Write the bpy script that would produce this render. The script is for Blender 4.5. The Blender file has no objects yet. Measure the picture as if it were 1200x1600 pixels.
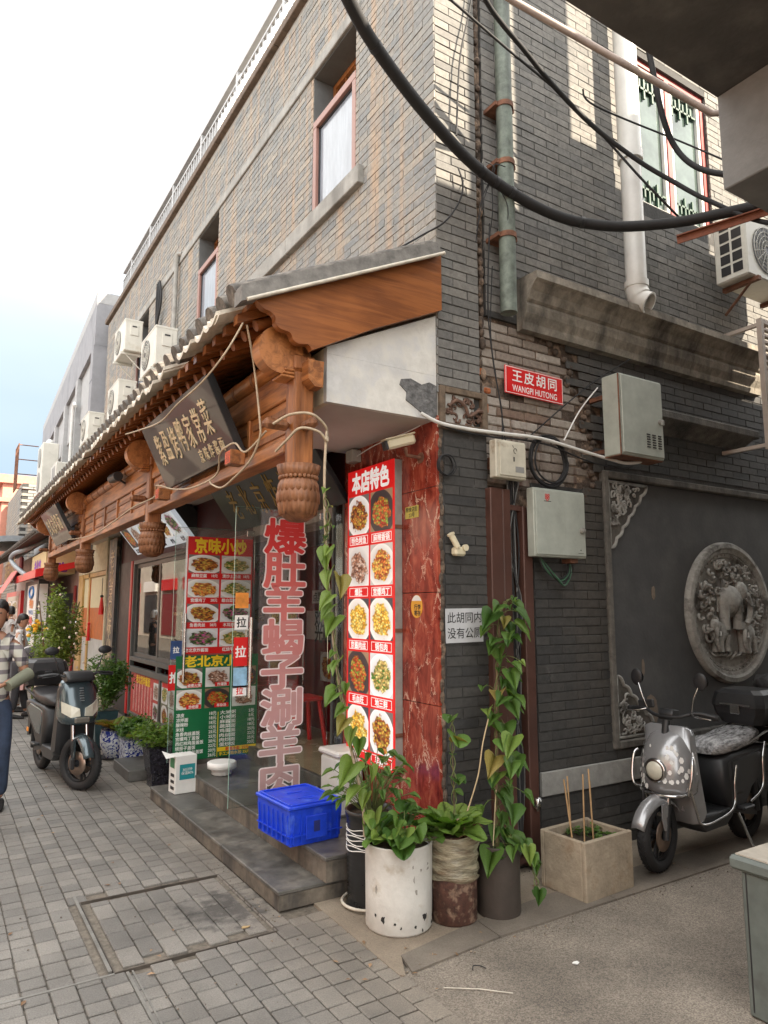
import bpy, bmesh, math, random
from mathutils import Vector, Matrix, noise as mnoise
R = math.radians
PI = math.pi
random.seed(7)
SC = bpy.context.scene
COL = SC.collection

# ---------------------------------------------------------------- camera, light, exposure
CAM = Vector((-2.57, -3.45, 1.6))
cd = bpy.data.cameras.new('camera')
cd.sensor_fit = 'HORIZONTAL'; cd.sensor_width = 36; cd.lens = 36 * 1105 / 1200
cd.clip_start = 0.05; cd.clip_end = 600
cam = bpy.data.objects.new('camera', cd); COL.objects.link(cam)
cam.location = CAM
cam.rotation_euler = (R(90 + 7.8), 0, R(-32.2))
SC.camera = cam
SUN_DIR = Vector((0.50, -0.85, 0.80)).normalized()      # towards the sun
sun_el = math.asin(SUN_DIR.z); sun_az = math.atan2(SUN_DIR.x, SUN_DIR.y)
W = bpy.data.worlds.new('World'); SC.world = W; W.use_nodes = True
nt = W.node_tree; nt.nodes.clear()
wo = nt.nodes.new('ShaderNodeOutputWorld'); bg = nt.nodes.new('ShaderNodeBackground')
sky = nt.nodes.new('ShaderNodeTexSky'); sky.sky_type = 'NISHITA'; sky.sun_disc = False
sky.sun_elevation = sun_el; sky.sun_rotation = sun_az; sky.dust_density = 2.0; sky.air_density = 1.3
tc = nt.nodes.new('ShaderNodeTexCoord'); mp = nt.nodes.new('ShaderNodeMapping'); mp.inputs['Scale'].default_value = (1.0, 1.0, 2.4)
ns = nt.nodes.new('ShaderNodeTexNoise'); ns.inputs['Scale'].default_value = 1.5; ns.inputs['Detail'].default_value = 4; ns.inputs['Roughness'].default_value = .5
sx = nt.nodes.new('ShaderNodeSeparateXYZ'); lk = nt.links.new
def wm(op, a_, b_=None, c_=None, clamp=False):
    n_ = nt.nodes.new('ShaderNodeMath'); n_.operation = op; n_.use_clamp = clamp
    for i_, v_ in enumerate((a_, b_, c_)):
        if v_ is None: continue
        if isinstance(v_, (int, float)): n_.inputs[i_].default_value = v_
        else: lk(v_, n_.inputs[i_])
    return n_.outputs[0]
lk(tc.outputs['Generated'], mp.inputs[0]); lk(mp.outputs[0], ns.inputs['Vector']); lk(tc.outputs['Generated'], sx.inputs[0])
# bright broken overcast; it thins to clear pale blue low over the far end of the street (+y)
away = wm('SUBTRACT', 1, sx.outputs['Y']); lift = wm('MULTIPLY_ADD', away, .9, sx.outputs['Z'])
thick = wm('MULTIPLY_ADD', ns.outputs['Fac'], .34, lift)
rp = nt.nodes.new('ShaderNodeValToRGB'); lk(thick, rp.inputs[0]); e_ = rp.color_ramp.elements
e_[0].position = .30; e_[0].color = (1.15, 1.62, 2.15, 1); e_[1].position = .95; e_[1].color = (8.9, 8.75, 8.5, 1)
for p_, c_ in ((.45, (1.55, 1.95, 2.35, 1)), (.58, (2.3, 2.6, 2.85, 1)), (.72, (4.2, 4.3, 4.3, 1))): q_ = e_.new(p_); q_.color = c_
mxw = nt.nodes.new('ShaderNodeMix'); mxw.data_type = 'RGBA'; mxw.inputs[0].default_value = .93
lk(sky.outputs[0], mxw.inputs[6]); lk(rp.outputs[0], mxw.inputs[7]); lk(mxw.outputs[2], bg.inputs['Color'])
bg.inputs['Strength'].default_value = .12; lk(bg.outputs[0], wo.inputs[0])
sd = bpy.data.lights.new('sun', 'SUN'); sd.energy = 5.0; sd.angle = R(.5); sd.color = (1, .86, .68)
so = bpy.data.objects.new('sun', sd); COL.objects.link(so); so.rotation_euler = SUN_DIR.to_track_quat('Z', 'Y').to_euler()
SC.view_settings.view_transform = 'Standard'; SC.view_settings.look = 'None'; SC.view_settings.gamma = 1
SC.view_settings.use_curve_mapping = False; SC.view_settings.exposure = 1.74
SC.cycles.max_bounces = 7; SC.cycles.diffuse_bounces = 4; SC.cycles.transparent_max_bounces = 12; SC.cycles.caustics_reflective = False; SC.cycles.caustics_refractive = False

# ---------------------------------------------------------------- helpers
def tag(o, label=None, cat=None, group=None, kind=None):
    if label: o['label'] = label
    if cat: o['category'] = cat
    if group: o['group'] = group
    if kind: o['kind'] = kind
    return o
def empty(name, loc=(0, 0, 0), rz=0, label=None, cat=None, group=None, rot=None):
    o = bpy.data.objects.new(name, None); COL.objects.link(o); o.location = loc
    o.rotation_euler = rot if rot else (0, 0, rz); o.empty_display_size = .1
    return tag(o, label, cat, group)
def children_of(o): return [c for c in bpy.data.objects if c.parent == o]
def copy_tree(o, parent=None):
    c = o.copy(); COL.objects.link(c); c.parent = parent
    for ch in children_of(o): copy_tree(ch, c)
    return c
def frame(d):
    d = Vector(d).normalized(); a = Vector((0, 0, 1)) if abs(d.z) < .95 else Vector((1, 0, 0))
    x = a.cross(d).normalized(); return x, d.cross(x).normalized(), d
def smooth_path(pts, n=6):
    pts = [Vector(p) for p in pts]; out = []
    for i in range(len(pts) - 1):
        p0 = pts[max(i - 1, 0)]; p1 = pts[i]; p2 = pts[i + 1]; p3 = pts[min(i + 2, len(pts) - 1)]
        for k in range(n):
            t = k / n
            out.append(.5 * ((2 * p1) + (-p0 + p2) * t + (2 * p0 - 5 * p1 + 4 * p2 - p3) * t * t + (-p0 + 3 * p1 - 3 * p2 + p3) * t ** 3))
    out.append(pts[-1]); return out
class MB:
    def __init__(s): s.v = []; s.f = []; s.sm = []; s.mi = []; s.uv = {}; s.tint = []; s.t = .5; s.m = 0; s.has_uv = False
    def add(s, vs, fs, smooth=False, uvs=None):
        b = len(s.v); s.v += [tuple(v) for v in vs]
        for i, f in enumerate(fs):
            if uvs: s.uv[len(s.f)] = uvs[i]; s.has_uv = True
            s.f.append([b + k for k in f]); s.sm.append(smooth); s.mi.append(s.m); s.tint.append(s.t)
        return s
    def box(s, a, b, bev=0, jit=0):
        x0, x1 = sorted((a[0], b[0])); y0, y1 = sorted((a[1], b[1])); z0, z1 = sorted((a[2], b[2]))
        if bev:
            return s.bevbox(x0, x1, y0, y1, z0, z1, bev)
        vs = [(x, y, z) for z in (z0, z1) for y in (y0, y1) for x in (x0, x1)]
        if jit: vs = [tuple(c + random.uniform(-jit, jit) for c in v) for v in vs]
        return s.add(vs, [(0, 2, 3, 1), (4, 5, 7, 6), (0, 1, 5, 4), (2, 6, 7, 3), (0, 4, 6, 2), (1, 3, 7, 5)])
    def bevbox(s, x0, x1, y0, y1, z0, z1, r):
        r = min(r, (x1 - x0) * .49, (y1 - y0) * .49, (z1 - z0) * .49)
        vs = []; 
        for sz in (0, 1):
            for sy in (0, 1):
                for sx_ in (0, 1):
                    X = (x0, x1)[sx_]; Y = (y0, y1)[sy]; Z = (z0, z1)[sz]
                    dx = r * (1 - 2 * sx_); dy = r * (1 - 2 * sy); dz = r * (1 - 2 * sz)
                    vs += [(X, Y + dy, Z + dz), (X + dx, Y, Z + dz), (X + dx, Y + dy, Z)]
        I = lambda x, y, z, k: (z * 4 + y * 2 + x) * 3 + k
        fs = []
        for q in (0, 1):
            a = [I(q, 0, 0, 0), I(q, 1, 0, 0), I(q, 1, 1, 0), I(q, 0, 1, 0)]; fs.append(a if q else a[::-1])
            a = [I(0, q, 0, 1), I(0, q, 1, 1), I(1, q, 1, 1), I(1, q, 0, 1)]; fs.append(a if q else a[::-1])
            a = [I(0, 0, q, 2), I(1, 0, q, 2), I(1, 1, q, 2), I(0, 1, q, 2)]; fs.append(a if q else a[::-1])
        for a in (0, 1):
            for b in (0, 1):
                fs.append([I(0, a, b, 1), I(1, a, b, 1), I(1, a, b, 2), I(0, a, b, 2)][::(1 if a != b else -1)])
                fs.append([I(a, 0, b, 0), I(a, 1, b, 0), I(a, 1, b, 2), I(a, 0, b, 2)][::(-1 if a != b else 1)])
                fs.append([I(a, b, 0, 0), I(a, b, 1, 0), I(a, b, 1, 1), I(a, b, 0, 1)][::(1 if a != b else -1)])
        for z in (0, 1):
            for y in (0, 1):
                for x in (0, 1):
                    f = [I(x, y, z, 0), I(x, y, z, 1), I(x, y, z, 2)]; fs.append(f if (x + y + z) % 2 else f[::-1])
        return s.add(vs, fs)
    def quad(s, a, b, c, d, uv=None):
        return s.add([a, b, c, d], [(0, 1, 2, 3)], uvs=[uv or ((0, 0), (1, 0), (1, 1), (0, 1))])
    def ring_loft(s, rings, cap=True, smooth=True, closed=True):
        n = len(rings[0]); vs = [p for r in rings for p in r]; fs = []
        for i in range(len(rings) - 1):
            for k in range(n if closed else n - 1):
                k2 = (k + 1) % n
                fs.append((i * n + k, i * n + k2, (i + 1) * n + k2, (i + 1) * n + k))
        s.add(vs, fs, smooth)
        if cap and closed:
            s.add(rings[0], [tuple(range(n))[::-1]]); s.add(rings[-1], [tuple(range(n))])
        return s
    def tube(s, pts, r, n=8, cap=True, flat=1.0):
        pts = [Vector(p) for p in pts]; rings = []
        rr = r if isinstance(r, (list, tuple)) else [r] * len(pts)
        x = None
        for i, p in enumerate(pts):
            d = (pts[min(i + 1, len(pts) - 1)] - pts[max(i - 1, 0)])
            if d.length < 1e-7: d = Vector((0, 0, 1))
            d.normalize()
            if x is None: x, y, _ = frame(d)
            else:
                x = (x - d * x.dot(d))
                x = x.normalized() if x.length > 1e-6 else frame(d)[0]
                y = d.cross(x)
            rings.append([p + (x * math.cos(2 * PI * k / n) + y * math.sin(2 * PI * k / n) * flat) * rr[i] for k in range(n)])
        return s.ring_loft(rings, cap)
    def cyl(s, a, b, r, r2=None, n=16): return s.tube([a, b], [r, r if r2 is None else r2], n)
    def lathe(s, prof, c=(0, 0, 0), n=24, ax='z', cap=True, wob=None):
        c = Vector(c); rings = []
        for i, (r, h) in enumerate(prof):
            ring = []
            for k in range(n):
                a = 2 * PI * k / n; rr = r * (wob(a, h) if wob else 1)
                u, v = rr * math.cos(a), rr * math.sin(a)
                ring.append(c + (Vector((u, v, h)) if ax == 'z' else Vector((h, u, v)) if ax == 'x' else Vector((v, h, u))))
            rings.append(ring)
        return s.ring_loft(rings, cap)
    def prism(s, poly, a, b, ax='y', smooth=False):
        n = len(poly)
        def P(p, t): return (p[0], t, p[1]) if ax == 'y' else (t, p[0], p[1]) if ax == 'x' else (p[0], p[1], t)
        vs = [P(p, a) for p in poly] + [P(p, b) for p in poly]
        s.add(vs, [tuple(range(n)), tuple(range(n, 2 * n))[::-1]])
        s.add(vs, [(k, n + k, n + (k + 1) % n, (k + 1) % n) for k in range(n)], smooth); return s
    def bar(s, a, b, w, h, up=None):
        a, b = Vector(a), Vector(b); d = (b - a).normalized(); u = Vector(up) if up else (Vector((0, 0, 1)) if abs(d.z) < .9 else Vector((0, 1, 0)))
        sd_ = d.cross(u).normalized(); u = sd_.cross(d).normalized()
        q = [sd_ * (i * w / 2) + u * (j * h / 2) for i, j in ((-1, -1), (1, -1), (1, 1), (-1, 1))]
        vs = [a + k for k in q] + [b + k for k in q]
        return s.add(vs, [(3, 2, 1, 0), (4, 5, 6, 7), (0, 1, 5, 4), (1, 2, 6, 5), (2, 3, 7, 6), (3, 0, 4, 7)])
    def ball(s, c, r, n=12, sc=(1, 1, 1), m=8):
        c = Vector(c); rings = []
        for i in range(m + 1):
            t = PI * i / m; rr = max(math.sin(t), 1e-3)
            rings.append([c + Vector((r * sc[0] * rr * math.cos(2 * PI * k / n), r * sc[1] * rr * math.sin(2 * PI * k / n), -r * sc[2] * math.cos(t))) for k in range(n)])
        return s.ring_loft(rings, False)
    def xform(s, M, start=0):
        s.v = s.v[:start] + [tuple(M @ Vector(v)) for v in s.v[start:]]; return s
    def mesh(s, name, mats, fix=True):
        me = bpy.data.meshes.new(name); me.from_pydata(s.v, [], s.f)
        for m in (mats if isinstance(mats, (list, tuple)) else [mats]): me.materials.append(m)
        me.polygons.foreach_set('use_smooth', s.sm); me.polygons.foreach_set('material_index', s.mi)
        if s.has_uv:
            ul = me.uv_layers.new(name='UVMap')
            for i, p in enumerate(me.polygons):
                if i in s.uv:
                    for li, uv in zip(p.loop_indices, s.uv[i]): ul.data[li].uv = uv
        if len(set(s.tint)) > 1 or (s.tint and s.tint[0] != .5):
            at = me.attributes.new('tint', 'FLOAT', 'FACE'); at.data.foreach_set('value', s.tint)
        if fix and not s.has_uv:
            bm = bmesh.new(); bm.from_mesh(me); bmesh.ops.recalc_face_normals(bm, faces=bm.faces); bm.to_mesh(me); bm.free()
        me.update(); return me
    def build(s, name, mats, parent=None, fix=True, **kw):
        o = bpy.data.objects.new(name, s.mesh(name, mats, fix)); COL.objects.link(o); o.parent = parent
        if kw: tag(o, **kw)
        return o
def inst(name, me, parent=None, M=None):
    o = bpy.data.objects.new(name, me); COL.objects.link(o); o.parent = parent
    if M is not None: o.matrix_local = M
    return o
def wrap(name, label, cat, group=None, loc=(0, 0, 0), rz=0): return empty(name, loc, rz, label, cat, group)

# ---------------------------------------------------------------- materials
MATS = {}
def nodes_of(name):
    m = bpy.data.materials.new(name); m.use_nodes = True; n = m.node_tree
    b = n.nodes['Principled BSDF']; return m, n, b
def mat(name, col, rough=.6, metal=0, var=.12, scale=8, bump=.0, bscale=40, col2=None, mix2=(.5, .7), s2=3, streak=False, tint=0, coat=0, spec=None, obj=True, stretch=None):
    """colour with fine value variation, an optional second colour in noise patches, fine relief"""
    if name in MATS: return MATS[name]
    m, n, b = nodes_of(name); L = n.links.new; N = n.nodes.new
    tcn = N('ShaderNodeTexCoord'); src = tcn.outputs['Object']
    if not obj: src = N('ShaderNodeNewGeometry').outputs['Position']
    if stretch:
        mpn = N('ShaderNodeMapping'); mpn.inputs['Scale'].default_value = stretch; L(src, mpn.inputs[0]); src = mpn.outputs[0]
    nz = N('ShaderNodeTexNoise'); nz.inputs['Scale'].default_value = scale; nz.inputs['Detail'].default_value = 6; nz.inputs['Roughness'].default_value = .65; L(src, nz.inputs['Vector'])
    mr = N('ShaderNodeMapRange'); mr.inputs['From Min'].default_value = .3; mr.inputs['From Max'].default_value = .7
    mr.inputs['To Min'].default_value = 1 - var * 1.6; mr.inputs['To Max'].default_value = 1 + var * 1.6; L(nz.outputs['Fac'], mr.inputs['Value'])
    base = None
    rgb = N('ShaderNodeRGB'); rgb.outputs[0].default_value = (*col, 1); base = rgb.outputs[0]
    if col2:
        n2 = N('ShaderNodeTexNoise'); n2.inputs['Scale'].default_value = s2; n2.inputs['Detail'].default_value = 5; n2.inputs['Roughness'].default_value = .6
        v2 = src
        if streak:
            m2 = N('ShaderNodeMapping'); m2.inputs['Scale'].default_value = (1, 1, .12); L(src, m2.inputs[0]); v2 = m2.outputs[0]
        L(v2, n2.inputs['Vector'])
        r2 = N('ShaderNodeMapRange'); r2.inputs['From Min'].default_value = mix2[0]; r2.inputs['From Max'].default_value = mix2[1]; L(n2.outputs['Fac'], r2.inputs['Value'])
        mx = N('ShaderNodeMix'); mx.data_type = 'RGBA'; L(r2.outputs[0], mx.inputs[0]); L(base, mx.inputs[6]); mx.inputs[7].default_value = (*col2, 1); base = mx.outputs[2]
    if tint:
        at = N('ShaderNodeAttribute'); at.attribute_name = 'tint'
        mt = N('ShaderNodeMapRange'); mt.inputs['To Min'].default_value = 1 - tint; mt.inputs['To Max'].default_value = 1 + tint; L(at.outputs['Fac'], mt.inputs['Value'])
        mm = N('ShaderNodeMath'); mm.operation = 'MULTIPLY'; L(mr.outputs[0], mm.inputs[0]); L(mt.outputs[0], mm.inputs[1]); fac = mm.outputs[0]
    else: fac = mr.outputs[0]
    vm = N('ShaderNodeVectorMath'); vm.operation = 'SCALE'; L(base, vm.inputs[0]); L(fac, vm.inputs['Scale']); L(vm.outputs[0], b.inputs['Base Color'])
    rr = N('ShaderNodeMapRange'); rr.inputs['To Min'].default_value = max(.02, rough - .12); rr.inputs['To Max'].default_value = min(1, rough + .12); L(nz.outputs['Fac'], rr.inputs['Value']); L(rr.outputs[0], b.inputs['Roughness'])
    b.inputs['Metallic'].default_value = metal
    if coat: b.inputs['Coat Weight'].default_value = coat; b.inputs['Coat Roughness'].default_value = .08
    if spec is not None: b.inputs['Specular IOR Level'].default_value = spec
    if bump:
        bn = N('ShaderNodeTexNoise'); bn.inputs['Scale'].default_value = bscale; bn.inputs['Detail'].default_value = 4; L(src, bn.inputs['Vector'])
        bu = N('ShaderNodeBump'); bu.inputs['Strength'].default_value = bump; bu.inputs['Distance'].default_value = .01; L(bn.outputs['Fac'], bu.inputs['Height']); L(bu.outputs[0], b.inputs['Normal'])
    MATS[name] = m; return m
def glass_mat(name, tint=(.93, .96, .95), refl=.07, dirt=.012):
    if name in MATS: return MATS[name]
    m, n, b = nodes_of(name); n.nodes.remove(b); N = n.nodes.new; L = n.links.new; out = [k for k in n.nodes if k.type == 'OUTPUT_MATERIAL'][0]
    t = N('ShaderNodeBsdfTransparent'); t.inputs[0].default_value = (*tint, 1); g = N('ShaderNodeBsdfGlossy'); g.inputs['Roughness'].default_value = .015
    d = N('ShaderNodeBsdfDiffuse'); d.inputs[0].default_value = (.7, .72, .7, 1)
    f = N('ShaderNodeFresnel'); f.inputs['IOR'].default_value = 1.5
    a = N('ShaderNodeMath'); a.operation = 'ADD'; a.inputs[1].default_value = refl - .04; L(f.outputs[0], a.inputs[0])
    m1 = N('ShaderNodeMixShader'); L(a.outputs[0], m1.inputs[0]); L(t.outputs[0], m1.inputs[1]); L(g.outputs[0], m1.inputs[2])
    nz = N('ShaderNodeTexNoise'); nz.inputs['Scale'].default_value = 3; tcn = N('ShaderNodeTexCoord'); L(tcn.outputs['Object'], nz.inputs['Vector'])
    dm = N('ShaderNodeMath'); dm.operation = 'MULTIPLY'; dm.inputs[1].default_value = dirt * 2; L(nz.outputs['Fac'], dm.inputs[0])
    m2 = N('ShaderNodeMixShader'); L(dm.outputs[0], m2.inputs[0]); L(m1.outputs[0], m2.inputs[1]); L(d.outputs[0], m2.inputs[2]); L(m2.outputs[0], out.inputs[0])
    MATS[name] = m; return m
def wood_mat(name, c1, c2, rough=.5, axis='z', scale=1.0):
    if name in MATS: return MATS[name]
    m, n, b = nodes_of(name); N = n.nodes.new; L = n.links.new
    tcn = N('ShaderNodeTexCoord'); mpn = N('ShaderNodeMapping')
    s = [30, 30, 30]; s['xyz'.index(axis)] = 2.2; mpn.inputs['Scale'].default_value = [k * scale for k in s]; L(tcn.outputs['Object'], mpn.inputs[0])
    nz = N('ShaderNodeTexNoise'); nz.inputs['Scale'].default_value = 1; nz.inputs['Detail'].default_value = 8; nz.inputs['Roughness'].default_value = .62; nz.inputs['Distortion'].default_value = .8; L(mpn.outputs[0], nz.inputs['Vector'])
    n2 = N('ShaderNodeTexNoise'); n2.inputs['Scale'].default_value = 2.5; n2.inputs['Detail'].default_value = 3; L(tcn.outputs['Object'], n2.inputs['Vector'])
    mx0 = N('ShaderNodeMath'); mx0.operation = 'MULTIPLY_ADD'; mx0.inputs[1].default_value = .6; L(nz.outputs['Fac'], mx0.inputs[0])
    mx1 = N('ShaderNodeMath'); mx1.operation = 'MULTIPLY'; mx1.inputs[1].default_value = .4; L(n2.outputs['Fac'], mx1.inputs[0]); L(mx1.outputs[0], mx0.inputs[2])
    cr = N('ShaderNodeValToRGB'); cr.color_ramp.elements[0].position = .41; cr.color_ramp.elements[0].color = (*c1, 1); cr.color_ramp.elements[1].position = .58; cr.color_ramp.elements[1].color = (*c2, 1)
    L(mx0.outputs[0], cr.inputs[0]); L(cr.outputs[0], b.inputs['Base Color']); b.inputs['Roughness'].default_value = rough
    bu = N('ShaderNodeBump'); bu.inputs['Strength'].default_value = .5; bu.inputs['Distance'].default_value = .005; L(nz.outputs['Fac'], bu.inputs['Height']); L(bu.outputs[0], b.inputs['Normal'])
    MATS[name] = m; return m
def brick_mat(name, cols, stain=None, stain_rng=(.5, .75), sscale=2.0, pale=0, rough=.85, streaks=(1, 1, .1)):
    """per-brick colour from the tint attribute through a ramp, weathering patches across bricks"""
    if name in MATS: return MATS[name]
    m, n, b = nodes_of(name); N = n.nodes.new; L = n.links.new
    at = N('ShaderNodeAttribute'); at.attribute_name = 'tint'; cr = N('ShaderNodeValToRGB'); e = cr.color_ramp.elements
    cr.color_ramp.interpolation = 'LINEAR'
    for i, c in enumerate(cols):
        if i < 2: el = e[i]; el.position = i / (len(cols) - 1)
        else: el = e.new(i / (len(cols) - 1))
        el.position = i / (len(cols) - 1); el.color = (*c, 1)
    if len(cols) > 2:
        for i, c in enumerate(cols): e[i].position = i / (len(cols) - 1); e[i].color = (*c, 1)
    L(at.outputs['Fac'], cr.inputs[0]); g = N('ShaderNodeNewGeometry'); base = cr.outputs[0]
    nz = N('ShaderNodeTexNoise'); nz.inputs['Scale'].default_value = 28; nz.inputs['Detail'].default_value = 8; nz.inputs['Roughness'].default_value = .7; L(g.outputs['Position'], nz.inputs['Vector'])
    if stain:
        mp_ = N('ShaderNodeMapping'); mp_.inputs['Scale'].default_value = streaks; L(g.outputs['Position'], mp_.inputs[0])
        n2 = N('ShaderNodeTexNoise'); n2.inputs['Scale'].default_value = sscale; n2.inputs['Detail'].default_value = 7; n2.inputs['Roughness'].default_value = .62; L(mp_.outputs[0], n2.inputs['Vector'])
        r2 = N('ShaderNodeMapRange'); r2.inputs['From Min'].default_value = stain_rng[0]; r2.inputs['From Max'].default_value = stain_rng[1]; L(n2.outputs['Fac'], r2.inputs['Value'])
        mx = N('ShaderNodeMix'); mx.data_type = 'RGBA'; L(r2.outputs[0], mx.inputs[0]); L(base, mx.inputs[6]); mx.inputs[7].default_value = (*stain, 1); base = mx.outputs[2]
    if pale:
        n3 = N('ShaderNodeTexNoise'); n3.inputs['Scale'].default_value = 2.3; n3.inputs['Detail'].default_value = 9; n3.inputs['Roughness'].default_value = .75; L(g.outputs['Position'], n3.inputs['Vector'])
        r3 = N('ShaderNodeMapRange'); r3.inputs['From Min'].default_value = .62; r3.inputs['From Max'].default_value = .8; r3.inputs['To Max'].default_value = pale; L(n3.outputs['Fac'], r3.inputs['Value'])
        mx = N('ShaderNodeMix'); mx.data_type = 'RGBA'; L(r3.outputs[0], mx.inputs[0]); L(base, mx.inputs[6]); mx.inputs[7].default_value = (.42, .41, .38, 1); base = mx.outputs[2]
    mr = N('ShaderNodeMapRange'); mr.inputs['From Min'].default_value = .3; mr.inputs['From Max'].default_value = .7; mr.inputs['To Min'].default_value = .72; mr.inputs['To Max'].default_value = 1.28; L(nz.outputs['Fac'], mr.inputs['Value'])
    vm = N('ShaderNodeVectorMath'); vm.operation = 'SCALE'; L(base, vm.inputs[0]); L(mr.outputs[0], vm.inputs['Scale']); L(vm.outputs[0], b.inputs['Base Color'])
    b.inputs['Roughness'].default_value = rough
    bu = N('ShaderNodeBump'); bu.inputs['Strength'].default_value = .5; bu.inputs['Distance'].default_value = .004; L(nz.outputs['Fac'], bu.inputs['Height']); L(bu.outputs[0], b.inputs['Normal'])
    MATS[name] = m; return m
FOODS = [  # (plate, dark, mid, light, table)
    ((.8, .8, .78), (.10, .02, .008), (.45, .12, .02), (.55, .40, .06), (.16, .14, .13)),
    ((.75, .75, .72), (.30, .04, .01), (.70, .22, .04), (.65, .50, .10), (.50, .48, .45)),
    ((.8, .8, .8), (.06, .18, .02), (.45, .30, .08), (.75, .65, .25), (.60, .62, .62)),
    ((.7, .7, .68), (.16, .06, .03), (.42, .22, .14), (.62, .50, .42), (.72, .72, .70)),
    ((.05, .04, .04), (.35, .03, .01), (.60, .14, .03), (.20, .35, .05), (.30, .20, .12)),
    ((.8, .78, .74), (.55, .25, .02), (.80, .50, .05), (.80, .70, .25), (.06, .06, .07)),
    ((.7, .72, .74), (.02, .02, .02), (.10, .22, .03), (.55, .08, .30), (.68, .70, .70))]
def food_mat(i):
    name = 'printed_dish_%d' % i
    if name in MATS: return MATS[name]
    plate, dk, md, lt, tb = FOODS[i]
    m, n, b = nodes_of(name); N = n.nodes.new; L = n.links.new
    uv = N('ShaderNodeUVMap'); oi = N('ShaderNodeObjectInfo')
    sub = N('ShaderNodeVectorMath'); sub.operation = 'SUBTRACT'; sub.inputs[1].default_value = (.5, .46, 0); L(uv.outputs[0], sub.inputs[0])
    rot = N('ShaderNodeVectorRotate'); rot.rotation_type = 'Z_AXIS'; L(sub.outputs[0], rot.inputs['Vector']); L(oi.outputs['Random'], rot.inputs['Angle'])
    sca = N('ShaderNodeVectorMath'); sca.operation = 'MULTIPLY'; sca.inputs[1].default_value = (.76, .86, 1); L(rot.outputs[0], sca.inputs[0])
    ln = N('ShaderNodeVectorMath'); ln.operation = 'LENGTH'; L(sca.outputs[0], ln.inputs[0])
    off = N('ShaderNodeVectorMath'); off.operation = 'ADD'; L(uv.outputs[0], off.inputs[0])
    cx = N('ShaderNodeCombineXYZ'); 
    ml = N('ShaderNodeMath'); ml.operation = 'MULTIPLY'; ml.inputs[1].default_value = 37; L(oi.outputs['Random'], ml.inputs[0]); L(ml.outputs[0], cx.inputs[0]); L(ml.outputs[0], cx.inputs[1]); L(cx.outputs[0], off.inputs[1])
    nz = N('ShaderNodeTexNoise'); nz.inputs['Scale'].default_value = 5; nz.inputs['Detail'].default_value = 3; L(off.outputs[0], nz.inputs['Vector'])
    wd = N('ShaderNodeMath'); wd.operation = 'MULTIPLY_ADD'; wd.inputs[1].default_value = .34; L(nz.outputs['Fac'], wd.inputs[0]); L(ln.outputs['Value'], wd.inputs[2])
    ff = N('ShaderNodeMapRange'); ff.inputs['From Min'].default_value = .49; ff.inputs['From Max'].default_value = .47; L(wd.outputs[0], ff.inputs['Value'])
    pf = N('ShaderNodeMapRange'); pf.inputs['From Min'].default_value = .47; pf.inputs['From Max'].default_value = .455; L(ln.outputs['Value'], pf.inputs['Value'])
    mpv = N('ShaderNodeMapping'); mpv.inputs['Scale'].default_value = (12, 19, 1); mpv.inputs['Rotation'].default_value = (0, 0, .6); L(off.outputs[0], mpv.inputs[0])
    vo = N('ShaderNodeTexVoronoi'); vo.inputs['Scale'].default_value = 1; L(mpv.outputs[0], vo.inputs['Vector'])
    sp = N('ShaderNodeSeparateColor'); L(vo.outputs['Color'], sp.inputs[0])
    cr = N('ShaderNodeValToRGB'); e = cr.color_ramp.elements; e[0].position = .12; e[0].color = (*dk, 1); e[1].position = .95; e[1].color = (*lt, 1); k = e.new(.5); k.color = (*md, 1)
    L(sp.outputs[0], cr.inputs[0])
    dd = N('ShaderNodeMapRange'); dd.inputs['From Min'].default_value = 0; dd.inputs['From Max'].default_value = .7; dd.inputs['To Min'].default_value = 1.5; dd.inputs['To Max'].default_value = .55; L(vo.outputs['Distance'], dd.inputs['Value'])
    vs = N('ShaderNodeVectorMath'); vs.operation = 'SCALE'; L(cr.outputs[0], vs.inputs[0]); L(dd.outputs[0], vs.inputs['Scale'])
    pr = N('ShaderNodeMapRange'); pr.inputs['From Min'].default_value = .25; pr.inputs['From Max'].default_value = .46; pr.inputs['To Min'].default_value = .7; pr.inputs['To Max'].default_value = 1.05; L(ln.outputs['Value'], pr.inputs['Value'])
    pc = N('ShaderNodeVectorMath'); pc.operation = 'SCALE'; pc.inputs[0].default_value = plate; L(pr.outputs[0], pc.inputs['Scale'])
    m1 = N('ShaderNodeMix'); m1.data_type = 'RGBA'; L(pf.outputs[0], m1.inputs[0]); m1.inputs[6].default_value = (*tb, 1); L(pc.outputs[0], m1.inputs[7])
    m2 = N('ShaderNodeMix'); m2.data_type = 'RGBA'; L(ff.outputs[0], m2.inputs[0]); L(m1.outputs[2], m2.inputs[6]); L(vs.outputs[0], m2.inputs[7]); L(m2.outputs[2], b.inputs['Base Color'])
    b.inputs['Roughness'].default_value = .35; MATS[name] = m; return m
def plain(name, col, rough=.5, metal=0, **k): return mat(name, col, rough, metal, var=k.pop('var', .05), **k)

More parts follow.
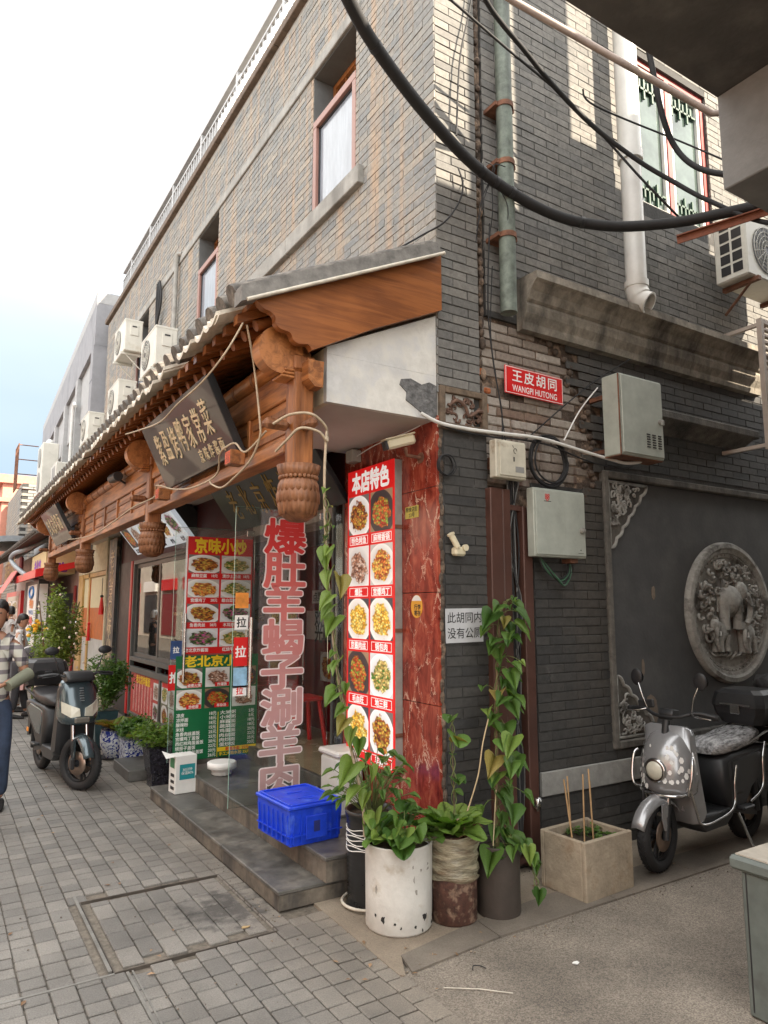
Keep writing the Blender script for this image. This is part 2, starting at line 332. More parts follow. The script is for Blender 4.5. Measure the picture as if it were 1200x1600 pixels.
# ---------------------------------------------------------------- lettering (the bundled font, turned into mesh)
_txt = {}
def text_mesh(body, size, bold=0, ext=.0015, width=None, space=1.0, vertical=False, res=3):
    key = (body, size, bold, ext, width, vertical)
    if key in _txt: return _txt[key]
    c = bpy.data.curves.new('lettering', 'FONT'); c.body = '\n'.join(body) if vertical else body
    c.size = size; c.extrude = 0 if bold else ext; c.align_x = 'CENTER'; c.align_y = 'CENTER'; c.resolution_u = res; c.space_character = space
    if vertical: c.space_line = space
    o = bpy.data.objects.new('lettering', c); me = bpy.data.meshes.new_from_object(o)
    bpy.data.objects.remove(o)
    if bold:                                                # thicken the strokes with shifted copies, a hair apart in depth
        V0 = [v.co.copy() for v in me.vertices]; F0 = [tuple(p.vertices) for p in me.polygons]; n_ = 12 if size > .12 else 6; V = []; F = []
        for k in range(n_ + 1):
            r_ = bold * size * .8 * (1 if k < n_ else 0); a_ = 2 * PI * k / n_; o_ = len(V); V += [(v.x + r_ * math.cos(a_), v.y + r_ * math.sin(a_), .00003 * k) for v in V0]; F += [tuple(i + o_ for i in f) for f in F0]
        me = bpy.data.meshes.new('lettering'); me.from_pydata(V, [], F)
    xs = [v.co.x for v in me.vertices]; ys = [v.co.y for v in me.vertices]
    if xs:
        cx_, cy_ = (min(xs) + max(xs)) / 2, (min(ys) + max(ys)) / 2; w = max(xs) - min(xs); k = (width / w) if width else 1
        for v in me.vertices: v.co.x = (v.co.x - cx_) * k; v.co.y -= cy_
    _txt[key] = me; return me
def letters(name, body, m, parent, M, size, **kw):
    me = text_mesh(body, size, **kw).copy(); me.materials.clear(); me.materials.append(m)
    o = bpy.data.objects.new(name, me); COL.objects.link(o); o.parent = parent; o.matrix_local = M; return o
def face_M(o, u, v):
    """matrix whose local x runs along u, local y along v, local z out of the face"""
    u = Vector(u).normalized(); v = Vector(v).normalized(); w = u.cross(v)
    return Matrix(((u.x, v.x, w.x, o[0]), (u.y, v.y, w.y, o[1]), (u.z, v.z, w.z, o[2]), (0, 0, 0, 1)))
STREET = lambda x, y, z: face_M((x, y, z), (0, -1, 0), (0, 0, 1))     # reads correctly seen from the street (faces -x)
ALLEY = lambda x, y, z: face_M((x, y, z), (1, 0, 0), (0, 0, 1))       # faces -y
# ---------------------------------------------------------------- palette
M = {}
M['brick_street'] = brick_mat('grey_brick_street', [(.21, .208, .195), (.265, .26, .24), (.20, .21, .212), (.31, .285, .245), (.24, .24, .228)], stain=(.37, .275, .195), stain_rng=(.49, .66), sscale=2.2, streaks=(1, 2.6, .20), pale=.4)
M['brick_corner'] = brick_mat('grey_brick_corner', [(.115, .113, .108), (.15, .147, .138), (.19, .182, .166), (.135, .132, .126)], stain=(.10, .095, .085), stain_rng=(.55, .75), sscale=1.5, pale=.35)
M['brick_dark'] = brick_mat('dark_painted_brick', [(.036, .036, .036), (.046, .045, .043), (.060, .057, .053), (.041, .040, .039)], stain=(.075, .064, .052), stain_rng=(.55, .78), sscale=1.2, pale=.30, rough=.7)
M['brick_peeled'] = brick_mat('peeled_brick', [(.26, .225, .19), (.33, .29, .25), (.21, .17, .14), (.36, .32, .28), (.15, .085, .055)], stain=(.10, .055, .04), stain_rng=(.60, .66), sscale=2.6, pale=.5)
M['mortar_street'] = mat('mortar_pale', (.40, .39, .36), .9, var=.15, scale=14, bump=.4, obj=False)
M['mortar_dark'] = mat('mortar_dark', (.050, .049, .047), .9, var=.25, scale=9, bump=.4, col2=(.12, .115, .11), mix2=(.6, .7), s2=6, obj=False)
M['mortar_brown'] = mat('mortar_crumbling', (.085, .062, .047), .95, var=.35, scale=20, bump=.9, bscale=60, col2=(.24, .17, .12), mix2=(.5, .62), s2=9, obj=False)
M['mortar_orange'] = mat('broken_red_brick', (.35, .11, .04), .95, var=.3, scale=30, bump=.7)
M['stone'] = mat('grey_stone', (.30, .295, .275), .8, var=.14, scale=10, bump=.3, bscale=80, col2=(.16, .155, .14), mix2=(.5, .72), s2=2.5, streak=True, obj=False)
M['stone_dark'] = mat('weathered_stone', (.125, .115, .10), .85, var=.25, scale=12, bump=.4, bscale=70, col2=(.045, .043, .04), mix2=(.46, .66), s2=3.5, streak=True, obj=False)
M['cornice'] = mat('cornice_stone', (.25, .225, .185), .85, var=.22, scale=14, bump=.35, col2=(.05, .045, .04), mix2=(.48, .7), s2=4, streak=True, obj=False)
M['reveal'] = mat('window_reveal_cement', (.12, .125, .125), .85, var=.1, scale=6, bump=.2)
M['coping'] = mat('brown_coping', (.13, .095, .07), .85, var=.25, scale=14, bump=.5, obj=False)
M['frame_pink'] = mat('reddish_window_frame', (.30, .165, .135), .5, var=.07)
M['frame_red'] = mat('red_window_frame', (.28, .035, .03), .45)
M['winglass'] = mat('curtained_glass', (.22, .25, .29), .12, var=.16, scale=3, stretch=(6, 6, 1), spec=.8)
M['winglass_d'] = mat('dark_glass', (.06, .085, .075), .06, var=.4, scale=2.5, spec=.9)
M['white_metal'] = mat('white_painted_metal', (.62, .62, .60), .45, var=.08)
M['plaster_w'] = mat('patched_white_plaster', (.62, .61, .57), .85, var=.08, scale=12, bump=.5, bscale=18, col2=(.52, .52, .51), mix2=(.46, .52), s2=3.0)
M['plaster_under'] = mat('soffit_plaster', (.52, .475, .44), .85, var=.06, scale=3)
M['plaster_cream'] = mat('cream_plaster', (.60, .55, .40), .85, var=.12, scale=9, bump=.4)
M['rubble'] = mat('bare_cement_patch', (.13, .13, .13), .95, var=.4, scale=22, bump=1, bscale=50)
M['panel'] = mat('dark_grey_render', (.072, .072, .073), .75, var=.12, scale=5, bump=.15, col2=(.10, .10, .098), mix2=(.5, .7), s2=1.6, obj=False)
M['carving'] = mat('carved_grey_stone', (.34, .335, .31), .8, var=.15, scale=18, bump=.4, col2=(.10, .095, .085), mix2=(.5, .65), s2=6)
M['wood'] = wood_mat('brown_varnished_wood', (.17, .060, .018), (.44, .175, .056), .38, 'y', .8)
M['wood_z'] = wood_mat('brown_varnished_post', (.16, .055, .017), (.41, .158, .050), .38, 'z', .8)
M['wood_x'] = wood_mat('brown_varnished_board', (.17, .056, .017), (.30, .106, .032), .34, 'x', .8)
M['wood_dk'] = wood_mat('dark_carved_wood', (.12, .045, .018), (.27, .115, .05), .5, 'z', 1)
M['tile_end'] = mat('grey_roof_tile', (.10, .09, .08), .85, var=.35, scale=20, bump=.5, col2=(.20, .18, .155), mix2=(.5, .7), s2=12, obj=False)
M['tile_pale'] = mat('pale_eave_flashing', (.55, .51, .43), .6, var=.15, scale=15)
M['flash_grey'] = mat('weathered_barge', (.17, .165, .155), .85, var=.25, scale=16, bump=.3)
M['black'] = mat('black_lacquer', (.016, .018, .020), .42, var=.1, scale=3, spec=.35)
M['black_pl'] = mat('black_plastic', (.02, .02, .022), .45, var=.15)
M['black_rub'] = mat('black_rubber', (.016, .016, .017), .75, var=.2, scale=14)
M['gold'] = mat('pale_gold_lettering', (.62, .52, .34), .4, metal=.25, var=.2, scale=30)
M['gold_dim'] = mat('dull_gold_lettering', (.40, .26, .07), .45, metal=.3)
M['marble'] = None
M['red'] = plain('sign_red', (.62, .012, .012), .35)
M['red_dk'] = plain('dark_red_paint', (.20, .008, .012), .4, var=.15)
M['green_sign'] = plain('sign_green', (.006, .13, .045), .35)
M['yellow_t'] = plain('yellow_print', (.85, .60, .02), .5)
M['white_t'] = plain('white_print', (.80, .80, .78), .5)
M['black_t'] = plain('black_print', (.02, .02, .02), .6)
M['alu'] = mat('dark_aluminium', (.13, .13, .125), .4, metal=.3, var=.1)
M['steel'] = mat('brushed_steel', (.55, .55, .54), .25, metal=1, var=.1, scale=30)
M['steel_side'] = mat('grey_sheet_metal', (.30, .29, .265), .5, metal=.3, var=.15)
M['granite_step'] = mat('worn_black_granite', (.085, .082, .075), .45, var=.3, scale=9, bump=.12, bscale=120, col2=(.16, .15, .13), mix2=(.48, .66), s2=4, obj=False)
M['riser'] = mat('stained_step_riser', (.14, .12, .095), .6, var=.3, scale=12, bump=.2, col2=(.055, .05, .045), mix2=(.45, .62), s2=6, streak=True, obj=False)
M['floor_in'] = mat('beige_floor_tiles', (.42, .35, .22), .25, var=.08, scale=3)
M['glass'] = glass_mat('clear_door_glass')
M['mural_rust'] = mat('rusty_metal', (.16, .07, .04), .8, var=.35, scale=14, bump=.4)
def marble():
    m, n, b = nodes_of('red_marble'); N = n.nodes.new; L = n.links.new
    g = N('ShaderNodeNewGeometry'); mp_ = N('ShaderNodeMapping'); mp_.inputs['Rotation'].default_value = (R(38), R(10), 0); mp_.inputs['Scale'].default_value = (1, 2.2, .9); L(g.outputs['Position'], mp_.inputs[0])
    nz = N('ShaderNodeTexNoise'); nz.inputs['Scale'].default_value = 7; nz.inputs['Detail'].default_value = 9; nz.inputs['Roughness'].default_value = .68; nz.inputs['Distortion'].default_value = .7; L(mp_.outputs[0], nz.inputs['Vector'])
    cr = N('ShaderNodeValToRGB'); e = cr.color_ramp.elements; e[0].position = .32; e[0].color = (.10, .014, .010, 1); e[1].position = .70; e[1].color = (.46, .13, .075, 1); k = e.new(.5); k.color = (.27, .045, .028, 1); L(nz.outputs['Fac'], cr.inputs[0])
    dm = N('ShaderNodeVectorMath'); dm.operation = 'MULTIPLY_ADD'; L(nz.outputs['Color'], dm.inputs[0]); dm.inputs[1].default_value = (.28, .28, .28); L(mp_.outputs[0], dm.inputs[2])
    vo = N('ShaderNodeTexVoronoi'); vo.feature = 'DISTANCE_TO_EDGE'; vo.inputs['Scale'].default_value = 3.6; L(dm.outputs[0], vo.inputs['Vector'])
    n2 = N('ShaderNodeTexNoise'); n2.inputs['Scale'].default_value = 5; L(g.outputs['Position'], n2.inputs['Vector'])
    th = N('ShaderNodeMapRange'); th.inputs['From Min'].default_value = .45; th.inputs['From Max'].default_value = .7; th.inputs['To Min'].default_value = .003; th.inputs['To Max'].default_value = .03; L(n2.outputs['Fac'], th.inputs['Value'])
    lt = N('ShaderNodeMath'); lt.operation = 'LESS_THAN'; L(vo.outputs['Distance'], lt.inputs[0]); L(th.outputs[0], lt.inputs[1])
    mx = N('ShaderNodeMix'); mx.data_type = 'RGBA'; L(lt.outputs[0], mx.inputs[0]); L(cr.outputs[0], mx.inputs[6]); mx.inputs[7].default_value = (.58, .36, .27, 1); L(mx.outputs[2], b.inputs['Base Color'])
    b.inputs['Roughness'].default_value = .16; return m
M['marble'] = marble()
TAN_T = 0
# ---------------------------------------------------------------- the corner building
B = wrap('restaurant_building', 'two storey grey brick corner building with wooden shop canopy and red marble corner', 'building')
OPEN_S = [(1.055, 1.835), (4.37, 5.15), (7.70, 8.48)]         # window openings on the street front (y)
WZ0, WZ1 = 5.02, 6.39
def mbx(m, boxes, name, parent=B, bev=0, **k):
    b = MB()
    for a in boxes: b.box(a[0], a[1], bev)
    return b.build(name, m, parent, **k)
ys = [0.013] + [v for p in OPEN_S for v in p] + [11.1]
bx = [((.005, .013, 2.3), (.30, 11.1, WZ0)), ((.005, .013, WZ1), (.30, 11.1, 7.31))] + [((.005, ys[i], WZ0), (.30, ys[i + 1], WZ1)) for i in range(0, len(ys), 2)]
mbx(M['mortar_street'], bx, 'street_wall')
mbx(M['reveal'], [((.301, .31, 2.3), (6.5, 11.1, 7.30))], 'core')                        # solid behind the openings
mbx(M['stone'], [((1.5, 2.5, 7.401), (6.0, 10.6, 10.5))], 'roof_shade_block')  # added block, out of view, that shades the grey neighbour's end face
# alley side backing, one slab per depth
b = MB()
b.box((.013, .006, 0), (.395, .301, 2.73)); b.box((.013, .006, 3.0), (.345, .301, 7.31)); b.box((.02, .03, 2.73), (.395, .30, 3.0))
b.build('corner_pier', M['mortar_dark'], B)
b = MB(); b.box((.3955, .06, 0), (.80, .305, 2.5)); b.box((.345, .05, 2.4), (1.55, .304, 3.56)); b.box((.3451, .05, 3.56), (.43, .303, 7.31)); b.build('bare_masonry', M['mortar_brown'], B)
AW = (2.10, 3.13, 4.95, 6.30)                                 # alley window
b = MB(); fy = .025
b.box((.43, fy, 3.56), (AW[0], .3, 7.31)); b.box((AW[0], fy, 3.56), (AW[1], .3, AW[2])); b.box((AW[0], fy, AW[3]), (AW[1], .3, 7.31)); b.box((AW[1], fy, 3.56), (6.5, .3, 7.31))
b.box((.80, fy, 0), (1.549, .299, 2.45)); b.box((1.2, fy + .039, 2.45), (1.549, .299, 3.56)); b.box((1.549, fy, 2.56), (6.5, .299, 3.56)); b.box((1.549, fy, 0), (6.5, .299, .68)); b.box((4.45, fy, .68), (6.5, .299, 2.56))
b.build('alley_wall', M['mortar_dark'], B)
# bricks -----------------------------------------------------------
FWD = Vector((math.sin(R(32.2)) * math.cos(R(7.8)), math.cos(R(32.2)) * math.cos(R(7.8)), math.sin(R(7.8))))
RGT = Vector((math.cos(R(32.2)), -math.sin(R(32.2)), 0)); UPV = RGT.cross(FWD)
def seen(p):                                                   # is a point inside the view, and how far
    d = Vector(p) - CAM; c = d.dot(FWD)
    if c < .1: return None
    x = d.dot(RGT) / c * 1105; y = d.dot(UPV) / c * 1105
    return (d.length if abs(x) < 600 and abs(y) < 800 else None)
REC = []
def bricks(ax, u0, u1, z0, z1, m, front=0.0, P=.25, H=.0615, holes=(), mask=None, prob=1, off=0, gap=.009, mot=None):
    rows = int((z1 - z0) / H + .001)
    for r in range(rows):
        za = z0 + r * H; zb = za + H - gap
        o = (P / 2 if (r + off) % 2 else 0) + random.uniform(-.006, .006)
        segs = []
        u = u0 - P + o
        while u < u1:
            a, c = max(u, u0), min(u + P - gap, u1); u += P
            if c - a > .03: segs.append((a, c))
        for a, c in segs:
            parts = [(a, c)]
            for (h0, h1, hz0, hz1) in holes:
                if zb > hz0 + .004 and za < hz1 - .004:
                    q = []
                    for s, e in parts:
                        if e <= h0 or s >= h1: q.append((s, e)); continue
                        if s < h0 - .02: q.append((s, h0))
                        if e > h1 + .02: q.append((h1, e))
                    parts = q
            for s, e in parts:
                mu = (s + e) / 2
                if mask and not mask(mu, za): continue
                if random.random() > prob: continue
                t = min(1, max(0, random.gauss(.5, .22)))
                REC.append((ax, s, e, za, zb, front + random.uniform(-.0018, .0018), m, t))
bricks('x', .004, 11.1, 2.95, 7.30, 'brick_street', holes=[(a, c, WZ0 - .16, WZ1 + .11) for a, c in OPEN_S] + [(.93, 9.2, WZ0 - .16, WZ0 + .005), (.98, 9.2, WZ1, WZ1 + .11)])
bricks('y', .006, .345, 3.0, 7.30, 'brick_corner', gap=.007)
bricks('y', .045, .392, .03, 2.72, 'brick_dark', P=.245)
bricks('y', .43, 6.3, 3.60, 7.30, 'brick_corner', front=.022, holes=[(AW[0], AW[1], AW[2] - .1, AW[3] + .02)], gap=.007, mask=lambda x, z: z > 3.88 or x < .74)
def peeled(x, z): return x < (1.30 if z < 3.0 else 1.33 - (z - 3.0) * .62) + .06 * math.sin(z * 23)
bricks('y', .40, 1.5, 2.42, 3.56, 'brick_peeled', front=.040, H=.066, mask=lambda x, z: peeled(x, z), gap=.010, prob=.965)
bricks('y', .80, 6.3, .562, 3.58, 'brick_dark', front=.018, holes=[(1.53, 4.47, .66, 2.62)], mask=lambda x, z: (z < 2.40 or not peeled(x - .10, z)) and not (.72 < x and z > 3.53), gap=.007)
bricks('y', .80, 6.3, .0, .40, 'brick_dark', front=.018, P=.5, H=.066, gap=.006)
def brick_area(r):
    ax, s, e, za, zb, f, m, t = r; mu = (s + e) / 2
    p = Vector((f, mu, (za + zb) / 2)) if ax == 'x' else Vector((mu, f, (za + zb) / 2))
    d = seen(p)
    if d is None: return 0
    n = Vector((-1, 0, 0)) if ax == 'x' else Vector((0, -1, 0))
    return (e - s) * (zb - za) * abs((CAM - p).normalized().dot(n)) / d ** 2
for i, r in enumerate(REC):
    REC[i] = (brick_area(r), r)
def hidden(r):   # behind the lower shop canopy
    return r[0] == 'x' and r[3] < 3.9 - 0 * r[1]
order = sorted(REC, key=lambda k: -k[0] * (0 if hidden(k[1]) else 1))
bmesh_cache = {}
def brick_mesh(ax, w, m, var):
    k = (ax, w, m, var)
    if k not in bmesh_cache:
        b = MB(); b.t = (var + .5) / 10; h = (.0615 if m != 'brick_peeled' else .066) - (.009 if ax == 'x' else .007 if m != 'brick_peeled' else .010); d = .014
        if ax == 'x': b.box((0, -w / 2, -h / 2), (d, w / 2, h / 2), .0025 if m != 'brick_peeled' else .006)
        else: b.box((-w / 2, 0, -h / 2), (w / 2, d, h / 2), .0025 if m != 'brick_peeled' else .006)
        b.v = [tuple(q + random.uniform(-.0009, .0009) for q in v_) for v_ in b.v]; bmesh_cache[k] = b.mesh('brick', M[m])
    return bmesh_cache[k]
rest = {}
cnt = 0
for a, r in order:
    ax, s, e, za, zb, f, m, t = r
    if cnt < 298 and abs((zb - za) - ((.0615 if m != 'brick_peeled' else .066) - (.009 if ax == 'x' else .007 if m != 'brick_peeled' else .010))) < .0008:
        me = brick_mesh(ax, round(e - s, 3), m, min(9, int(t * 10)))
        mu, mz = (s + e) / 2, (za + zb) / 2
        o = inst('brick', me, B); o.location = (f, mu, mz) if ax == 'x' else (mu, f, mz)
        o.rotation_euler = (random.uniform(-.006, .006), random.uniform(-.004, .004), random.uniform(-.003, .003)); cnt += 1
    else:
        b = rest.setdefault(m, MB()); b.t = t; d = .014
        if ax == 'x': b.box((f, s, za), (f + d, e, zb), jit=.0016)
        else: b.box((s, f, za), (e, f + d, zb), jit=.0016)
for m, b in rest.items(): b.build('brickwork', M[m], B, fix=False, kind='stuff')
# stone bands, sills, coping on the street front
SX = -.045
def slabs(name, m, y0, y1, z0, z1, x0=SX, L=1.35):
    y = y0
    while y < y1 - .01:
        e = min(y + L, y1); mbx(m, [((x0, y + .003, z0), (.16, e - .003, z1))], name, bev=.006); y = e
slabs('lintel_stone', M['stone'], .98, 9.2, WZ1, WZ1 + .105, -.02)
slabs('sill_stone', M['stone'], .93, 9.2, WZ0 - .155, WZ0, -.05)
slabs('coping_stone', M['coping'], -.04, 11.16, 7.31, 7.40, -.06, .9)
mbx(M['coping'], [((.161, -.04, 7.31), (6.5, .3, 7.40))], 'coping_stone')
for (a, c) in OPEN_S:
    w = empty('window', (0, 0, 0)); w.parent = B
    g = .008
    mbx(M['reveal'], [((.008, c - g, WZ0), (.296, c - .001, WZ1)), ((.008, a + .001, WZ0), (.296, a + g, WZ1)), ((.008, a + g, WZ1 - .012), (.296, c - g, WZ1 - .001)), ((.0, a + g, WZ0 + .001), (.296, c - g, WZ0 + .01))], 'reveal', w)
    a2, c2, t, zt = a + g, c - g, .06, 5.86
    mbx(M['frame_pink'], [((.0, a2, WZ0 + .011), (.05, a2 + t, zt)), ((.0, c2 - t, WZ0 + .011), (.05, c2, zt)), ((-.001, a2, zt), (.052, c2, zt + .07)), ((.001, a2 + t, WZ0 + .011), (.048, c2 - t, WZ0 + .06))], 'frame', w, .004)
    mbx(M['black_pl'], [((.028, a2 + t, WZ0 + .06), (.036, a2 + t + .02, zt)), ((.028, c2 - t - .02, WZ0 + .06), (.036, c2 - t, zt)), ((.028, a2 + t, zt - .02), (.0365, c2 - t, zt))], 'gasket', w)
    mbx(M['winglass'], [((.038, a2 + t + .001, WZ0 + .061), (.043, c2 - t - .001, zt - .001))], 'pane', w)
    fr = M['wood_z']
    mbx(fr, [((.20, a2, zt + .072), (.24, a2 + .05, WZ1 - .014)), ((.20, c2 - .05, zt + .072), (.24, c2, WZ1 - .014)), ((.201, a2 + .05, WZ1 - .06), (.239, c2 - .05, WZ1 - .014)), ((.201, a2 + .05, zt + .072), (.239, c2 - .05, zt + .11))], 'transom_frame', w)
    lt = []
    for k in range(1, 4): yy = a2 + .05 + (c2 - a2 - .1) * k / 4; lt.append(((.212, yy - .008, zt + .11), (.228, yy + .008, WZ1 - .06)))
    for k in range(1, 3): zz = zt + .11 + (WZ1 - .06 - zt - .11) * k / 3; lt.append(((.213, a2 + .05, zz - .008), (.227, c2 - .05, zz + .008)))
    mbx(fr, lt, 'lattice', w, kind='stuff'); mbx(M['winglass_d'], [((.232, a2 + .05, zt + .11), (.236, c2 - .05, WZ1 - .06))], 'transom_pane', w)
# alley window with white frames and green geometric lattice
w = empty('window'); w.parent = B
x0, x1, z0, z1 = AW
mbx(M['reveal'], [((x0, .03, z0 - .1), (x1, .299, z0 - .001))], 'sill', w, .005)
mbx(M['frame_red'], [((x1 - .05, .05, z0), (x1 - .001, .12, z1)), ((x0 + .47, .05, z0 + .001), (x0 + .53, .12, z1)), ((x0 + .001, .05, z0), (x0 + .04, .12, z1)), ((x0 + .04, .051, z1 - .05), (x1 - .05, .119, z1))], 'outer_frame', w)
for (p, q) in ((x0 + .04, x0 + .47), (x0 + .53, x1 - .05)):
    mbx(M['white_metal'], [((p, .06, z0 + .002), (p + .04, .11, z1 - .05)), ((q - .04, .06, z0 + .002), (q, .11, z1 - .05)), ((p + .04, .061, z1 - .11), (q - .04, .109, z1 - .05)), ((p + .04, .061, z0 + .002), (q - .04, .109, z0 + .04))], 'sash', w, .003)
    mbx(M['winglass_d'], [((p + .04, .09, z0 + .04), (q - .04, .095, z1 - .11))], 'pane', w)
    mbx(mat('pale_curtain', (.55, .57, .52), .9, var=.3, scale=2, stretch=(14, 14, .6)), [((p + .07, .100, z0 + .05), (p + .26, .104, z1 - .12))], 'curtain', w)
    gl = []; gm = mat('green_lattice', (.03, .075, .05), .5)
    def lb(ax, az, bx_, bz): gl.append(((ax - .009, .066, az - .009), (bx_ + .009, .084, bz + .009)))
    for (zz, sgn) in ((z1 - .12, -1), (z0 + .05, 1)):
        for k in range(3):
            xx = p + .06 + k * .11; lb(xx, min(zz, zz + sgn * .20), xx, max(zz, zz + sgn * .20)); lb(xx, zz + sgn * .12, xx + .11, zz + sgn * .12)
            lb(xx + .05, min(zz + sgn * .05, zz + sgn * .12), xx + .05, max(zz + sgn * .05, zz + sgn * .12))
    mbx(gm, gl, 'lattice', w, kind='stuff')
# deep horizontal cornice mouldings over the alley
prof = [(.019, 3.50), (-.035, 3.505), (-.045, 3.555), (-.05, 3.565), (-.075, 3.61), (-.088, 3.66), (-.08, 3.685), (-.10, 3.70), (-.125, 3.755), (-.165, 3.80), (-.19, 3.815), (-.19, 3.865), (.019, 3.875)]
xx = .70
while xx < 3.55:
    e = min(xx + .93, 3.60); b = MB(); b.prism(prof, xx + .002, e - .002, 'x'); b.build('cornice_stone', M['cornice'], B); xx = e
mbx(M['stone_dark'], [((2.0, -.14, 3.05), (3.35, .018, 3.12))], 'ledge', bev=.01)
b = MB(); b.prism([(.018, 3.05), (-.12, 3.05), (.018, 2.97)], 2.01, 3.3, 'x'); b.build('ledge_corbel', M['stone_dark'], B)
x = .80
while x < 6:
    e = min(x + 1.15, 6); mbx(M['stone'], [((x + .002, .004, .407), (e - .002, .03, .556))], 'band_stone', bev=.004); x = e
# carved brick block on the pier head
c = empty('carved_block'); c.parent = B
mbx(mat('old_timber_frame', (.13, .095, .065), .85, var=.3, scale=18, bump=.5), [((.01, -.012, 2.76), (.055, .029, 2.995)), ((.355, -.012, 2.76), (.40, .029, 2.995)), ((.055, -.011, 2.955), (.355, .029, 2.995)), ((.003, -.02, 2.715), (.408, .031, 2.759))], 'surround', c, .004)
def relief(mb, cx_, cz, w, h, n, seed, y0=0, r=.011, plane='y', inside=None):
    rnd = random.Random(seed)
    for k in range(n):
        px_, pz = cx_ + rnd.uniform(-w, w) / 2, cz + rnd.uniform(-h, h) / 2
        if inside and not inside(px_, pz): continue
        rad = rnd.uniform(.018, .04) * r / .011 * .8; a0 = rnd.uniform(0, 6.28); tw = rnd.choice((-1, 1)); pts = []
        for q in range(9):
            t = q / 8; rr = rad * (1 - .8 * t); a = a0 + tw * t * 5.2
            pts.append((px_ + rr * math.cos(a), y0 - .012 - .006 * math.sin(t * 3), pz + rr * math.sin(a)))
        mb.tube(pts, [r * (.8 - .45 * q / 8) for q in range(9)], 5)
b = MB(); relief(b, .205, 2.855, .27, .15, 26, 3, .02, .012); b.tube(smooth_path([(.09, -.0, 2.87), (.14, -.015, 2.91), (.2, -.02, 2.88), (.24, -.015, 2.82), (.3, -.02, 2.86), (.35, -.01, 2.87)]), .012, 6); b.build('relief', mat('carved_clay', (.12, .07, .05), .9, var=.4, scale=25, bump=.6), c)
# cement strip, broken brick flecks
mbx(M['mortar_orange'], [((.405, .02, 2.88), (.44, .05, 2.95)), ((.36, .03, 3.13), (.40, .05, 3.19)), ((.41, .028, 3.02), (.47, .05, 3.06))], 'broken_brick', bev=.01)
b = MB(); rnd = random.Random(4)
for i in range(60):
    z = 3.0 + i * .072; b.ball((.385 + rnd.uniform(-.02, .02), .035, z), .03, 6, (rnd.uniform(.5, 1.1), .7, rnd.uniform(.8, 1.7)), 5)
for i in range(26):
    z = 2.4 + i * .045; x = 1.33 - max(0, z - 3) * .62 + .06 * math.sin(z * 23) + .05; b.ball((x, .035, z), .028, 6, (1.1, .8, .9), 5)
for i in range(38): b.ball((.022 + rnd.uniform(-.008, .008), .006, .1 + i * .07), .022, 6, (.9, .5, 1.9), 5)
b.build('crumbling_mortar', M['mortar_brown'], B, kind='stuff')
# recessed rendered panel with carvings
mbx(M['panel'], [((1.553, .05, .684), (4.446, .16, 2.556))], 'rendered_panel')
mbx(M['stone_dark'], [((1.50, -.005, .63), (1.552, .05, 2.61)), ((4.447, -.005, .63), (4.50, .05, 2.61)), ((1.552, -.006, 2.557), (4.447, .05, 2.611)), ((1.552, -.006, .629), (4.447, .05, .683))], 'panel_surround', bev=.008)
flake = mat('bare_render_flake', (.19, .15, .115), .9, var=.2)
for (x, z, sx_, sz) in ((2.06, 1.72, .02, .045), (1.90, 1.17, .015, .05), (1.60, 1.02, .013, .05), (1.98, .86, .06, .10)):
    b = MB(); rnd = random.Random(int(x * 100)); b.prism([(x + sx_ * (1 + .35 * rnd.random()) * math.cos(a * .57), z + sz * (1 + .3 * rnd.random()) * math.sin(a * .57)) for a in range(11)], .0475, .049); b.build('render_flake', flake, B)
def corner_carving(cx_, cz, dz, L=.44, H=.40):
    o = empty('corner_carving'); o.parent = B
    pts = [(cx_, cz), (cx_ + L, cz)]
    nb = 6
    for k in range(nb):
        for q in range(5):
            t = (k + q / 5) / nb; s = .018 * math.sin(PI * q / 5)
            pts.append((cx_ + L * (1 - t) + s * .7, cz + dz * (H * t + s * .7)))
    pts.append((cx_, cz + dz * H)); b = MB()
    b.prism(pts if dz > 0 else pts[::-1], .028, .049); b.build('back_plate', M['stone_dark'], o)
    b = MB(); b.tube([(p[0], .024, p[1]) for p in pts + [pts[0]]], .013, 6); b.build('rim', M['carving'], o)
    ins = lambda x, z: (x - cx_) / L + abs(z - cz) / H < .83 and x > cx_ + .03 and abs(z - cz) > .03
    b = MB(); relief(b, cx_ + L / 2, cz + dz * H / 2, L, H, 170, 11 if dz > 0 else 5, .03, .013, inside=ins); b.build('relief', M['carving'], o)
corner_carving(1.57, .70, 1, .46, .43); corner_carving(1.57, 2.535, -1, .44, .50)
corner_carving(4.0, .70, 1, .44, .43)
# round medallion with elephants
md = empty('carved_medallion', (3.0, .046, 1.575)); md.scale = (.965, 1, .965); md.parent = B
b = MB(); b.lathe([(.0, 0), (.46, 0), (.47, -.014), (.50, -.016), (.505, -.03), (.53, -.034), (.55, -.05), (.585, -.045), (.60, -.02), (.60, .0)], n=72, ax='y', cap=False); b.sm = [False] * len(b.sm); b.build('ring', M['carving'], md)
b = MB()
for k in range(56):
    a = 2 * PI * k / 56; c0 = Vector((math.cos(a), 0, math.sin(a))); t = Vector((-math.sin(a), 0, math.cos(a)))
    p = c0 * .487 + Vector((0, -.02, 0)); b.bar(p - t * .018, p + t * .018, .014, .009, (0, 1, 0)); b.bar(c0 * .477 + t * .012 + Vector((0, -.02, 0)), c0 * .497 + t * .012 + Vector((0, -.02, 0)), .014, .008, (0, 1, 0))
b.build('fret_border', M['carving'], md)
b = MB(); rnd = random.Random(9)
